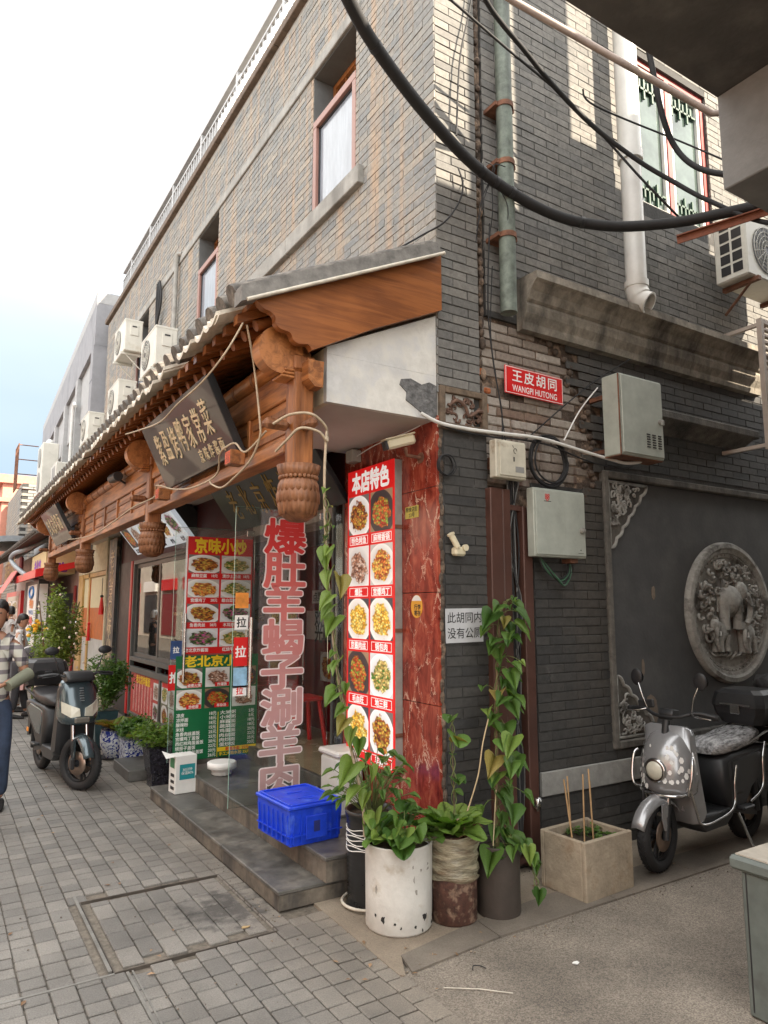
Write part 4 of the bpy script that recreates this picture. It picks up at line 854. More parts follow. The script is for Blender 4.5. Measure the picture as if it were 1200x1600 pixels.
# ---------------------------------------------------------------- ground
M['sand'] = mat('joint_sand', (.15, .13, .105), .95, var=.3, scale=30, bump=.5, obj=False)
def paver_mat():
    m, n, b = nodes_of('granite_sett'); N = n.nodes.new; L = n.links.new; g = N('ShaderNodeNewGeometry')
    at = N('ShaderNodeAttribute'); at.attribute_name = 'tint'; cr = N('ShaderNodeValToRGB'); e = cr.color_ramp.elements; e[0].color = (.145, .139, .128, 1); e[1].color = (.212, .200, .180, 1); L(at.outputs['Fac'], cr.inputs[0])
    nz = N('ShaderNodeTexNoise'); nz.inputs['Scale'].default_value = 160; nz.inputs['Detail'].default_value = 4; L(g.outputs['Position'], nz.inputs['Vector'])
    n2 = N('ShaderNodeTexNoise'); n2.inputs['Scale'].default_value = 1.7; n2.inputs['Detail'].default_value = 7; n2.inputs['Roughness'].default_value = .62; L(g.outputs['Position'], n2.inputs['Vector'])
    r1 = N('ShaderNodeMapRange'); r1.inputs['From Min'].default_value = .3; r1.inputs['From Max'].default_value = .7; r1.inputs['To Min'].default_value = .75; r1.inputs['To Max'].default_value = 1.25; L(nz.outputs['Fac'], r1.inputs['Value'])
    r2 = N('ShaderNodeMapRange'); r2.inputs['From Min'].default_value = .35; r2.inputs['From Max'].default_value = .65; r2.inputs['To Min'].default_value = .72; r2.inputs['To Max'].default_value = 1.15; L(n2.outputs['Fac'], r2.inputs['Value'])
    mm = N('ShaderNodeMath'); mm.operation = 'MULTIPLY'; L(r1.outputs[0], mm.inputs[0]); L(r2.outputs[0], mm.inputs[1])
    # brown dirt that gathers near the shop steps, dark grease on the cover
    sp = N('ShaderNodeSeparateXYZ'); L(g.outputs['Position'], sp.inputs[0])
    dx = N('ShaderNodeMapRange'); dx.inputs['From Min'].default_value = -1.25; dx.inputs['From Max'].default_value = -.75; L(sp.outputs['X'], dx.inputs['Value'])
    d2 = N('ShaderNodeMath'); d2.operation = 'MULTIPLY'; L(dx.outputs[0], d2.inputs[0]); L(n2.outputs['Fac'], d2.inputs[1])
    mx = N('ShaderNodeMix'); mx.data_type = 'RGBA'; L(d2.outputs[0], mx.inputs[0]); L(cr.outputs[0], mx.inputs[6]); mx.inputs[7].default_value = (.235, .195, .15, 1)
    ds = N('ShaderNodeVectorMath'); ds.operation = 'DISTANCE'; ds.inputs[1].default_value = (-1.12, .45, 0); L(g.outputs['Position'], ds.inputs[0])
    n3 = N('ShaderNodeTexNoise'); n3.inputs['Scale'].default_value = 14; n3.inputs['Detail'].default_value = 4; L(g.outputs['Position'], n3.inputs['Vector'])
    a1 = N('ShaderNodeMath'); a1.operation = 'MULTIPLY_ADD'; a1.inputs[1].default_value = .9; L(n3.outputs['Fac'], a1.inputs[0]); L(ds.outputs['Value'], a1.inputs[2])
    r3 = N('ShaderNodeMapRange'); r3.inputs['From Min'].default_value = .72; r3.inputs['From Max'].default_value = .55; r3.inputs['To Max'].default_value = .75; L(a1.outputs[0], r3.inputs['Value'])
    mx2 = N('ShaderNodeMix'); mx2.data_type = 'RGBA'; L(r3.outputs[0], mx2.inputs[0]); L(mx.outputs[2], mx2.inputs[6]); mx2.inputs[7].default_value = (.055, .052, .048, 1)
    # pale spilled paint flecks
    n4 = N('ShaderNodeTexNoise'); n4.inputs['Scale'].default_value = 3.3; n4.inputs['Detail'].default_value = 10; n4.inputs['Roughness'].default_value = .8; L(g.outputs['Position'], n4.inputs['Vector'])
    r4 = N('ShaderNodeMapRange'); r4.inputs['From Min'].default_value = .665; r4.inputs['From Max'].default_value = .70; r4.inputs['To Max'].default_value = .6; L(n4.outputs['Fac'], r4.inputs['Value'])
    mx3 = N('ShaderNodeMix'); mx3.data_type = 'RGBA'; L(r4.outputs[0], mx3.inputs[0]); L(mx2.outputs[2], mx3.inputs[6]); mx3.inputs[7].default_value = (.42, .41, .39, 1)
    vs = N('ShaderNodeVectorMath'); vs.operation = 'SCALE'; L(mx3.outputs[2], vs.inputs[0]); L(mm.outputs[0], vs.inputs['Scale']); L(vs.outputs[0], b.inputs['Base Color']); b.inputs['Roughness'].default_value = .62
    bu = N('ShaderNodeBump'); bu.inputs['Strength'].default_value = .5; bu.inputs['Distance'].default_value = .003; L(nz.outputs['Fac'], bu.inputs['Height']); L(bu.outputs[0], b.inputs['Normal']); return m
M['paver'] = paver_mat()
mbx(M['sand'], [((-60, -40, -.30), (60, 160, -.014))], 'street_ground', None, kind='structure')
PV = empty('street_paving'); PV['kind'] = 'structure'
def in_alley(x, y): return x > -.70 and y < .25 and not (y > -.42 and x < -.70)
cells = []
cw = .104
NX = 34; x_l = -.90 - NX * cw
COVER = (-1.78, -.99, .05, .95)
for i in range(NX + 2):
    x0 = x_l + i * cw; y = -2.2 + (i % 2) * .05
    while y < 24:
        ln = random.choice((.10, .10, .10, .10, .15)); x1 = x0 + cw; c = (x0 + cw / 2, y + ln / 2)
        vis = c[0] > -2.57 + .066 * (c[1] + 3.45) - .25 * (1 if c[1] > 0 else 4)
        incov = COVER[0] - .02 < c[0] < COVER[1] + .02 and COVER[2] - .03 < c[1] < COVER[3] + .03
        step = c[0] > -.90 and .2 < c[1] < 2.98
        if vis and not incov and not step and not (c[0] > -.70 and c[1] < .25) and c[0] < .05:
            cells.append((x0, x1, y, y + ln))
        y += ln
cells_c = []
for i in range(7):
    x0 = COVER[0] + .045 + i * .101; y = COVER[2] + .04 + (i % 2) * .06
    while y < COVER[3] - .05:
        e = min(y + .19, COVER[3] - .035); cells_c.append((x0, x0 + .101, y, e)); y = e
def sett_area(c):
    p = Vector(((c[0] + c[1]) / 2, (c[2] + c[3]) / 2, 0)); d = seen(p)
    return 0 if d is None else 1.6 * (c[1] - c[0]) * (c[3] - c[2]) / d ** 3
allc = sorted(cells, key=lambda c: -sett_area(c)); sm = {}
stuffb = MB()
def sett_obj(c, name, par, dz=0):
    w, l = round(c[1] - c[0] - .006, 3), round(c[3] - c[2] - .006, 2); v = random.randrange(8); k = (w, l, v)
    if k not in sm: b = MB(); b.t = (v + .5) / 8; b.box((-w / 2, -l / 2, -.03), (w / 2, l / 2, 0), .004); sm[k] = b.mesh(name, M['paver'])
    o = inst(name, sm[k], par); o.location = ((c[0] + c[1]) / 2, (c[2] + c[3]) / 2, dz + random.uniform(-.002, .001)); o.rotation_euler = (random.uniform(-.012, .012), random.uniform(-.012, .012), random.uniform(-.012, .012))
for i, c in enumerate(allc):
    if i < 296: sett_obj(c, 'paving_sett', PV)
    else: stuffb.t = random.random(); z = random.uniform(-.002, .001); stuffb.box((c[0] + .003, c[2] + .003, -.013), (c[1] - .003, c[3] - .003, z))
stuffb.build('distant_setts', M['paver'], PV, fix=False, kind='stuff')
CV = wrap('manhole_cover', 'square recessed cover filled with setts and edged in metal in front of the steps', 'manhole cover')
x0, x1, y0, y1 = COVER
mbx(mat('dark_worn_iron', (.085, .072, .06), .6, metal=.3, var=.3), [((x0, y0, -.02), (x1, y0 + .006, .001)), ((x0, y1 - .006, -.02), (x1, y1, .001)), ((x0, y0 + .006, -.02), (x0 + .005, y1 - .006, .001)), ((x1 - .006, y0 + .006, -.02), (x1, y1 - .006, .001))], 'frame', CV)
mbx(mat('worn_steel_strip', (.20, .195, .18), .6, metal=.3, var=.2), [((x0 - .02, y0 + .02, -.013), (x0 - .004, y1 + .1, .003)), ((-2.7, y0 - .018, -.013), (x0 + .0, y0 - .004, .003)), ((x0 + .045, -1.6, -.013), (x0 + .058, y0 - .022, .003)), ((x0 + .07, -1.6, -.013), (x0 + .078, y0 - .022, .003))], 'edge_strip', CV)
for c in cells_c: sett_obj(c, 'cover_sett', CV, -.001)
# alley: concrete strips by the wall, asphalt with worn aggregate
def ground_mat(name, c1, c2, agg, sc_=5):
    m, n, b = nodes_of(name); N = n.nodes.new; L = n.links.new; g = N('ShaderNodeNewGeometry')
    n2 = N('ShaderNodeTexNoise'); n2.inputs['Scale'].default_value = 1.3; n2.inputs['Detail'].default_value = 8; n2.inputs['Roughness'].default_value = .6; L(g.outputs['Position'], n2.inputs['Vector'])
    cr = N('ShaderNodeValToRGB'); e = cr.color_ramp.elements; e[0].position = .36; e[0].color = (*c1, 1); e[1].position = .64; e[1].color = (*c2, 1); L(n2.outputs['Fac'], cr.inputs[0])
    vo = N('ShaderNodeTexVoronoi'); vo.inputs['Scale'].default_value = 190; L(g.outputs['Position'], vo.inputs['Vector']); sp = N('ShaderNodeSeparateColor'); L(vo.outputs['Color'], sp.inputs[0])
    r1 = N('ShaderNodeMapRange'); r1.inputs['To Min'].default_value = 1 - agg; r1.inputs['To Max'].default_value = 1 + agg; L(sp.outputs[0], r1.inputs['Value'])
    vs = N('ShaderNodeVectorMath'); vs.operation = 'SCALE'; L(cr.outputs[0], vs.inputs[0]); L(r1.outputs[0], vs.inputs['Scale']); L(vs.outputs[0], b.inputs['Base Color']); b.inputs['Roughness'].default_value = .85
    bu = N('ShaderNodeBump'); bu.inputs['Strength'].default_value = .6; bu.inputs['Distance'].default_value = .004; L(vo.outputs['Distance'], bu.inputs['Height']); L(bu.outputs[0], b.inputs['Normal']); return m
M['asphalt'] = ground_mat('worn_aggregate_asphalt', (.135, .116, .095), (.25, .215, .175), .42)
M['concrete'] = ground_mat('stained_concrete', (.10, .085, .070), (.21, .18, .145), .12)
M['concrete_b'] = ground_mat('brown_cement_apron', (.17, .135, .10), (.30, .25, .19), .12)
b = MB(); b.prism([(-.72, -.60), (40, -.60), (40, -8), (-.80, -8), (-.76, -1.1)], -.02, -.004, 'z'); b.build('alley_ground', M['asphalt'], None, kind='structure')
b = MB()
AL = [(-.66, -.655), (-.1, -.60), (.75, -.60), (1.5, -.60), (2.4, -.60), (3.4, -.60), (4.6, -.60), (8, -.6)]
AU = [(-.62, -.50), (-.08, -.40), (.75, -.33), (1.5, -.33), (2.4, -.33), (3.4, -.33), (4.6, -.33), (8, -.33)]
for i in range(len(AL) - 1):
    b = MB(); b.prism([AL[i], (AL[i + 1][0] - .006, AL[i + 1][1]), (AU[i + 1][0] - .006, AU[i + 1][1]), AU[i]], -.02, .006 + .001 * (i % 2), 'z'); b.build('kerb_slab', M['concrete'], None, kind='structure')
b = MB(); b.prism([(-.695, .249), (-.72, -.64), (-.70, -.66), (-.62, -.506), (-.08, -.406), (.75, -.336), (8, -.336), (8, .02), (.0, .03), (-.0, .249)], -.02, .002, 'z'); b.build('wall_apron', M['concrete_b'], None, kind='structure')
random.seed(77); gb = MB()                               # grit and crumbs swept against kerb, wall and steps
for k in range(520):
    q = random.random()
    if q < .4: x, y, z = random.uniform(-.7, 2.4), -.62 + random.gauss(0, .05), .0
    elif q < .6: x, y, z = random.uniform(-.6, 1.4), -.02 - abs(random.gauss(0, .05)), .003
    elif q < .8: x, y, z = -.93 - abs(random.gauss(0, .05)), random.uniform(.1, 3), .001
    else: x, y, z = random.uniform(-2.2, 1.5), random.uniform(-1.6, 1.0), .001
    r = random.uniform(.0015, .005); gb.t = random.random(); gb.ball((x, y, z + r * .5), r, 5, (random.uniform(.7, 1.5), random.uniform(.7, 1.5), .7), 3)
gb.t = .5
gb.build('grit', mat('grit', (.20, .165, .125), .9, var=.3, tint=.6), None, fix=False, kind='stuff')
# bits on the ground
b = MB(); b.tube([(-.62, -.83, .003), (-.50, -.92, .004), (-.40, -1.02, .003)], .0022, 5); b.build('straw', M['tile_pale'], None, label='thin pale drinking straw lying on the alley asphalt near the white pot', cat='straw')
for k, (x, y, nm) in enumerate(((-.42, -.78, 'curled dark twig lying on the asphalt near the pots'), (.02, -.98, 'small white torn scrap lying on the open asphalt'), (-1.12, .17, 'tan dry leaf scrap on the corner of the square cover'))):
    b = MB(); rnd = random.Random(k)
    if k == 0: b.tube(smooth_path([(x, y, .003), (x + .02, y + .02, .008), (x + .05, y + .01, .004), (x + .06, y - .02, .003)]), .0025, 5)
    else: b.prism([(x + .022 * math.cos(a) * rnd.uniform(.5, 1.2), y + .014 * math.sin(a) * rnd.uniform(.5, 1.3)) for a in (0, .9, 1.8, 2.7, 3.6, 4.5, 5.4)], .001, .005, 'z')
    b.build(('twig', 'paper_scrap', 'dry_leaf')[k], (M['black_t'], M['white_t'], plain('dry_leaf_tan', (.42, .30, .15), .8))[k], None, label=nm, cat=('twig', 'litter', 'leaf')[k])

# ---------------------------------------------------------------- signs
def sign_board(x_l, x_r, z0, z1): pass
# lightbox on the marble corner, faces the street
LB = wrap('lightbox_sign', 'tall red lit menu lightbox of ten dish photos on the marble corner', 'sign')
fx = -.075; ya, yb = .385, 1.005; za, zb = .585, 2.585
mbx(M['steel_side'], [((fx + .004, ya + .001, za + .001), (-.0125, yb - .001, zb - .001))], 'box', LB, .003)
mbx(M['red'], [((fx, ya, za), (fx + .0035, yb, zb))], 'face', LB)
letters('heading', '本店特色', M['white_t'], LB, STREET(fx - .001, (ya + yb) / 2, 2.49), .155, bold=.055, width=.50)
caps = [('特色烤鱼', '麻辣香锅'), ('爆肚', '宫爆鸡丁'), ('京酱肉丝', '锅包肉'), ('毛血旺', '地三鲜'), ('', '羊蝎子')]
fk = [(0, 1), (3, 4), (5, 5), (4, 2), (5, 1)]; fk = [(0, 4), (3, 1), (5, 5), (4, 2), (5, 0)]
for r in range(5):
    for c in range(2):
        yy = yb - .02 - c * .30; z_top = 2.395 - r * .362; w = .28
        dish(LB, (fx - .001, yy, z_top - .275), U_ST, UP, w, .275, fk[r][c])
        cz = z_top - .318; cy = yy - w / 2
        b = MB()
        for q in (((cy - .125, cz - .030), (cy + .125, cz - .026)), ((cy - .125, cz + .026), (cy + .125, cz + .030))): b.box((fx - .0012, q[0][0], q[0][1]), (fx - .0002, q[1][0], q[1][1]))
        b.box((fx - .0012, cy - .125, cz - .026), (fx - .0002, cy - .121, cz + .026)); b.box((fx - .0012, cy + .121, cz - .026), (fx - .0002, cy + .125, cz + .026)); b.build('caption_frame', M['white_t'], LB)
        if caps[r][c]: letters('caption', caps[r][c], M['white_t'], LB, STREET(fx - .0012, cy, cz), .052, bold=.04)
for z in (.80, 1.45, 2.12): mbx(M['mural_rust'], [((-.07, .378, z), (-.02, .384, z + .025))], 'hinge', LB)
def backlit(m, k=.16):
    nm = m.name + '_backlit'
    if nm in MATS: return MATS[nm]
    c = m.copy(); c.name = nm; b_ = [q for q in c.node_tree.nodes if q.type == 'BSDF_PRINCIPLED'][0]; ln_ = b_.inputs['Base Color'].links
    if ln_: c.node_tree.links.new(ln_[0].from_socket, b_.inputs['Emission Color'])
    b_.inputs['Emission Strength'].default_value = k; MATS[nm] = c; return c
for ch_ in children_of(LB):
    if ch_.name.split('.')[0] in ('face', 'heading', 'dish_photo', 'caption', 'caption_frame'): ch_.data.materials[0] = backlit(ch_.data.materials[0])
# menu sheets on the open door leaf: red above, green below
def menu_sheet():
    y = 2.9095
    p = wrap('red_menu', 'red and yellow headed menu sheet with eight dish photos taped to the glass door', 'menu')
    mbx(M['red'], [((-.665, y - .003, 1.20), (-.045, y, 2.255))], 'sheet', p); mbx(M['white_t'], [((-.682, y - .003, 1.20), (-.6655, y, 2.255))], 'torn_edge', p)
    letters('heading', '京味小炒', M['yellow_t'], p, ALLEY(-.355, y - .004, 2.175), .145, bold=.05, width=.50)
    cp = [('麻辣豆腐', '18元', '清炒土豆丝', '18元'), ('宫爆鸡丁', '28元', '醋白菜炒肉', '28元'), ('鱼香肉丝', '28元', '木耳炒肉', '28元'), ('老北京炸酱面', '', '红烧牛肉', '')]
    fi = [(0, 2), (1, 2), (0, 6), (6, 2)]
    for r in range(4):
        for c in range(2):
            x = -.655 + c * .308; zt = 2.09 - r * .222; dish(p, (x, y - .004, zt - .165), (1, 0, 0), UP, .29, .165, fi[r][c])
            letters('caption', cp[r][c * 2], M['white_t'], p, ALLEY(x + .10, y - .0045, zt - .190), .036, bold=.03)
            if cp[r][c * 2 + 1]: letters('price', cp[r][c * 2 + 1], M['white_t'], p, ALLEY(x + .245, y - .0045, zt - .190), .032, bold=.03)
    g = wrap('green_menu', 'green menu sheet with six dish photos and a long price list on the glass door', 'menu')
    y = 2.908
    mbx(M['green_sign'], [((-.735, y - .003, .285), (.035, y, 1.185))], 'sheet', g)
    letters('heading', '老北京小吃', M['yellow_t'], g, ALLEY(-.36, y - .004, 1.135), .105, bold=.045, width=.62)
    for r in range(2):
        for c in range(3):
            x = -.72 + c * .255; zt = 1.075 - r * .185; dish(g, (x, y - .004, zt - .17), (1, 0, 0), UP, .225, .17, [[0, 3, 4], [1, 4, 3]][r][c])
            cap = [['卤煮火烧', '炸灌肠', ''], ['炒疙瘩', '羊杂汤', '']][r][c]
            if cap: mbx(M['red'], [((x + .09, y - .005, zt - .168), (x + .222, y - .0045, zt - .132))], 'caption_strip', g); letters('caption', cap, M['white_t'], g, ALLEY(x + .155, y - .0056, zt - .150), .030, bold=.03)
    left = [('凉皮', '18元'), ('凉拌面', '18元'), ('酸辣粉', '18元'), ('米线', '15元'), ('鱼香肉丝盖饭', '25元'), ('宫爆鸡丁盖饭', '25元'), ('西红柿鸡蛋盖饭', '20元'), ('烧茄子盖饭', '22元'), ('尖椒土豆丝盖饭', '20元'), ('回锅肉盖饭', '26元')]
    right = [('大米粥', '5元'), ('小米粥', '5元'), ('麻酱面', '18元'), ('蔬菜面', '18元'), ('鸡蛋面', '25元'), ('肉丝面', '22元'), ('肉炒面', '25元'), ('蛋炒饭', '20元')]
    for i, (a, pr) in enumerate(left):
        z = .672 - i * .040; w = len(a) * .036
        letters('list_item', a, M['white_t'], g, ALLEY(-.715 + w / 2, y - .004, z), .036, bold=.025); letters('list_price', pr, M['white_t'], g, ALLEY(-.385, y - .004, z), .036, bold=.025)
    for i, (a, pr) in enumerate(right):
        z = .672 - i * .040
        letters('list_item', a, M['white_t'], g, ALLEY(-.245, y - .004, z), .036, bold=.025, width=.15); letters('list_price', pr, M['white_t'], g, ALLEY(-.02, y - .004, z), .036, bold=.025)
    mbx(M['yellow_t'], [((-.34, y - .0038, .29), (-.334, y - .0032, .68)), ((-.333, y - .0038, .333), (.03, y - .0032, .368))], 'yellow_strip', g)
    letters('list_item', '朝鲜冷面  25元', M['red'], g, ALLEY(-.15, y - .0045, .350), .034, bold=.03); letters('list_item', '手工大馅水饺 25元/盘', M['yellow_t'], g, ALLEY(-.15, y - .0045, .312), .032, bold=.03, width=.34)
menu_sheet()
# black lacquer plaque hanging tilted from the canopy, and its twin further on
def plaque(name_label, y0, y1, xb, zb_, xt, zt, line1, line2, gm, t=.05, s1=.2):
    p = wrap('lacquer_plaque', name_label, 'plaque')
    v = Vector((xt - xb, 0, zt - zb_)); h = v.length; v.normalize(); u = Vector((0, -1, 0)); w = u.cross(v)
    Mx = face_M((xb, (y0 + y1) / 2, zb_), u, v); L_ = (y1 - y0)
    b = MB(); b.box((-L_ / 2, 0, -t), (L_ / 2, h, 0), .006); b.xform(Mx); b.build('board', M['black'], p)
    for s in (-1, 1): b = MB(); b.box((s * (L_ / 2 - .012) - .011, .001, -t - .004), (s * (L_ / 2 - .012) + .011, h - .001, -.002)); b.xform(Mx); b.build('edge_batten', plain('edge_black', (.01, .01, .011), .35), p)
    n_ = len(line1)
    for i, ch in enumerate(line1):
        mm = Mx @ Matrix.Translation((-L_ * .40 + L_ * .80 * (i + .5) / n_, h * .56 + .012 * math.sin(i * 2.4), .003)) @ Matrix.Rotation(R(-6), 4, 'Z') @ Matrix.Diagonal((.62, 1.12, 1, 1)); letters('character', ch, gm, p, mm, s1, bold=0, ext=.003)
    for i, ch in enumerate(line2):
        mm = Mx @ Matrix.Translation((L_ * .10 + L_ * .32 * (i + .5) / max(1, len(line2)), h * .19, .003)) @ Matrix.Rotation(R(-6), 4, 'Z') @ Matrix.Diagonal((.8, 1.1, 1, 1)); letters('character', ch, gm, p, mm, .095, bold=0, ext=.003)
    return p, Mx
plaque('black lacquer plaque with gold calligraphy hung nearest the corner under the canopy', .73, 2.36, -1.02, 2.57, -1.25, 3.045, '紫盈烤鸭家常菜', '京味炸酱面', M['gold'], s1=.235)
plaque('glossy black plaque reflecting the sky at the far end of the canopy', 7.15, 8.7, -1.02, 2.57, -1.27, 3.04, '老北京炸酱面', '', M['gold'], s1=.235)
plaque('large tilted black plaque with dull gold characters above the glass door', 1.12, 3.47, -.02, 2.38, -.30, 2.775, '老北京炸酱面', '', M['gold_dim'], s1=.31, t=.04)
M['black'].node_tree.nodes['Principled BSDF'].inputs['Coat Weight'].default_value = .3
for k, (y, nm) in enumerate(((.66, 'small square wooden seal block carved red at the near corner of the plaque'), (2.30, 'small wooden seal block under the far corner of the front plaque'))):
    t = wrap('seal_block', nm, 'ornament'); mbx(M['wood'], [((-1.115, y - .05, 2.475), (-1.02, y + .05, 2.565))], 'block', t, .004)
    mbx(mat('red_seal', (.55, .09, .03), .5, var=.3, scale=40), [((-1.1175, y - .042, 2.483), (-1.1155, y + .042, 2.557))], 'seal_face', t); letters('seal_mark', '福', plain('seal_cut', (.30, .05, .02), .6), t, STREET(-1.1178, y, 2.52), .07, ext=.0005)
# tilted dish light box over the shop window
p = wrap('tilted_menu_board', 'tilted white picture board of roast duck dishes over the shop window', 'sign')
v = Vector((-.31, 0, .385)); h = v.length; Mx = face_M((-.05, 6.14, 2.40), (0, -1, 0), v); Lb = 2.70
b = MB(); b.box((-Lb / 2, 0, -.05), (Lb / 2, h, -.0)); b.xform(Mx); b.build('board', plain('board_white', (.62, .68, .74), .4), p)
b = MB(); b.box((-Lb / 2, .001, -.25), (Lb / 2, h - .001, -.051)); b.xform(Mx); b.build('housing', M['black_pl'], p)
u3 = Vector((0, -1, 0)); v3 = v.normalized(); w3 = u3.cross(v3)
for i, k in enumerate((4, 3, 2, 5, 0, 6)):
    P0 = Vector((-.05, 6.14, 2.40)) + u3 * (-Lb / 2 + .05 + i * .44) + v3 * .12 + w3 * .002; dish(p, P0, u3, v3, .40, h - .15, k)
    letters('caption', ('北京烤鸭', '凉菜', '小吃', '炸酱面', '烤鱼', '烧烤')[i], M['black_t'], p, Mx @ Matrix.Translation((-Lb / 2 + .25 + i * .44, .06, .002)), .075)
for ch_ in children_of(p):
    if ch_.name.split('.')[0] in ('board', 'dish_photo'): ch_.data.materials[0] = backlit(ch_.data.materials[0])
# street name plate, notice, house plate, round sticker
p = wrap('street_name_plate', 'red enamel street name plate with white lettering on the peeled bricks', 'sign')
Mx = ALLEY(.838, .0, 3.135) @ Matrix.Rotation(R(-0.6), 4, 'Z')
b = MB(); b.box((-.275, -.098, -.008), (.275, .098, 0), .004); b.xform(Mx); b.build('plate', M['red'], p)
b = MB()
for q in (((-.268, .088), (.268, .092)), ((-.268, -.092), (.268, -.088)), ((-.268, -.088), (-.264, .088)), ((.264, -.088), (.268, .088))): b.box((q[0][0], q[0][1], .0002), (q[1][0], q[1][1], .0012))
b.xform(Mx); b.build('border', M['white_t'], p)
letters('lettering', '王皮胡同', M['white_t'], p, Mx @ Matrix.Translation((.0, .035, .001)), .092, bold=.02, space=1.25, width=.42); letters('lettering', 'WANGPI HUTONG', M['white_t'], p, Mx @ Matrix.Translation((.0, -.052, .001)), .062, bold=.02, width=.42)
p = wrap('paper_notice', 'white paper notice with two lines of black characters on the dark brick pier', 'notice')
Mx = ALLEY(.182, -.006, 1.50) @ Matrix.Rotation(R(.8), 4, 'Z')
b = MB(); b.box((-.145, -.103, -.003), (.145, .103, 0)); b.xform(Mx); b.build('sheet', plain('notice_paper', (.50, .51, .53), .7), p)
letters('lettering', '此胡同内', M['black_t'], p, Mx @ Matrix.Translation((0, .048, .001)), .070, bold=.008, width=.265); letters('lettering', '没有公厕', M['black_t'], p, Mx @ Matrix.Translation((0, -.045, .001)), .070, bold=.008, width=.265)
p = wrap('house_number_plate', 'small brass coloured house number plate on the red marble', 'sign'); mbx(plain('yellow_plate', (.55, .47, .10), .4, var=.2), [((-.0155, .20, 2.178), (-.0125, .345, 2.255))], 'plate', p)
letters('lettering', '粮食店街', M['black_t'], p, STREET(-.016, .272, 2.235), .034, bold=.02, ext=.0004); letters('lettering', '23号', M['black_t'], p, STREET(-.016, .272, 2.198), .034, bold=.02, ext=.0004)
p = wrap('oval_sticker', 'oval orange and white sticker on the red marble', 'sticker'); b = MB(); b.prism([(.225 + .062 * math.cos(a * PI / 12), 1.615 + .072 * math.sin(a * PI / 12)) for a in range(24)], -.0145, -.0125, 'x'); b.build('oval', plain('sticker_orange', (.72, .36, .04), .5), p)
b = MB(); b.prism([(.225 + .060 * math.cos(a * PI / 12), 1.615 + .070 * math.sin(a * PI / 12)) for a in range(2, 11)], -.0152, -.0146, 'x'); b.build('white_cap', M['white_t'], p)
letters('lettering', '行李', M['black_t'], p, STREET(-.0155, .215, 1.612), .036, bold=.03, ext=.0004); letters('lettering', '寄存', M['black_t'], p, STREET(-.0155, .215, 1.575), .036, bold=.03, ext=.0004)
# ---------------------------------------------------------------- alley wall fittings
def pipe(name, label, cat, pts, r, m, n=16, clamps=(), cm=None):
    t = wrap(name, label, cat); b = MB(); b.tube(pts, r, n); b.build('tube', m, t)
    for c in clamps: b = MB(); b.tube([(c[0], c[1], c[2] - .018), (c[0], c[1], c[2] + .018)], r + .008, n); b.box((c[0] - r - .03, c[1] - .008, c[2] - .014), (c[0] + r + .03, .02, c[2] + .014)); b.build('clamp', cm, t)
    return t
verd = mat('verdigris_pipe', (.13, .155, .13), .6, metal=.2, var=.3, scale=14, col2=(.055, .06, .055), mix2=(.5, .68), s2=5, streak=True)
t = pipe('old_downpipe', 'greenish corroded metal downpipe on the grey bricks above the red name plate', 'pipe', [(.525, -.10, 7.3), (.522, -.10, 3.55)], .056, verd, clamps=[(.525, -.10, 5.05), (.524, -.10, 4.62), (.523, -.10, 4.09)], cm=M['mural_rust'])
wpvc = mat('aged_white_pvc', (.66, .655, .62), .35, var=.06, scale=6)
px_, py_ = 1.80, -.14
t = pipe('plastic_drainpipe', 'white plastic drainpipe with an open bent end in front of the upper alley wall', 'pipe', [(px_, py_, 6.9), (px_, py_, 5.12)], .088, wpvc, 20)
b = MB(); b.tube([(px_, py_, 5.14), (px_, py_, 4.02)], .078, 20); b.tube([(px_, py_, 5.08), (px_, py_, 5.16)], .096, 20); b.build('lower_tube', wpvc, t)
pp = smooth_path([(px_, py_, 4.06), (px_, py_ - .003, 3.99), (px_ + .012, py_ - .03, 3.925), (px_ + .03, py_ - .085, 3.885)], 5)
b = MB(); ring = []
rings = []
for rr in (.084, .070):
    q = MB(); q.tube(pp, rr, 22, cap=False); rings.append(q)
for q in rings: b.add(q.v, q.f, True)
n_ = 22; L0 = len(pp)
b.add(rings[0].v[-n_:] + rings[1].v[-n_:], [(k, (k + 1) % n_, n_ + (k + 1) % n_, n_ + k) for k in range(n_)])
b.tube([pp[0] - Vector((0, 0, .03)), pp[0] + Vector((0, 0, .02))], .090, 22); b.tube([(px_ + .004, py_ - .01, 3.965), (px_ + .008, py_ - .02, 3.945)], .089, 22, cap=False); b.build('elbow', wpvc, t, fix=False)
# three cabinets
def louvre(mb, x, y, z, w, n, dz): 
    for k in range(n): mb.box((x, y - .006, z + k * dz), (x + w, y, z + k * dz + dz * .45), .001)
cab = mat('pale_green_enamel', (.36, .385, .34), .45, var=.1, scale=7, col2=(.24, .235, .19), mix2=(.56, .72), s2=5, streak=True, spec=.4)
t = wrap('electrical_cabinet', 'large pale grey green metal cabinet with vents hanging under the cornice', 'cabinet')
mbx(M['mural_rust'], [((1.40, -.149, 2.70), (1.43, .018, 2.73)), ((1.72, -.149, 2.70), (1.75, .018, 2.73)), ((1.40, -.149, 3.1), (1.43, .018, 3.13)), ((1.72, -.149, 3.1), (1.75, .018, 3.13))], 'standoff', t); mbx(cab, [((1.34, -.30, 2.655), (1.80, -.15, 3.235))], 'body', t, .006); mbx(cab, [((1.352, -.312, 2.668), (1.79, -.301, 3.222))], 'door', t, .004)
for k in range(3): b = MB(); louvre(b, 1.60 + k * .062, -.312, 2.73, .034, 6, .018); b.build('vent', M['black_t'], t, kind='stuff')
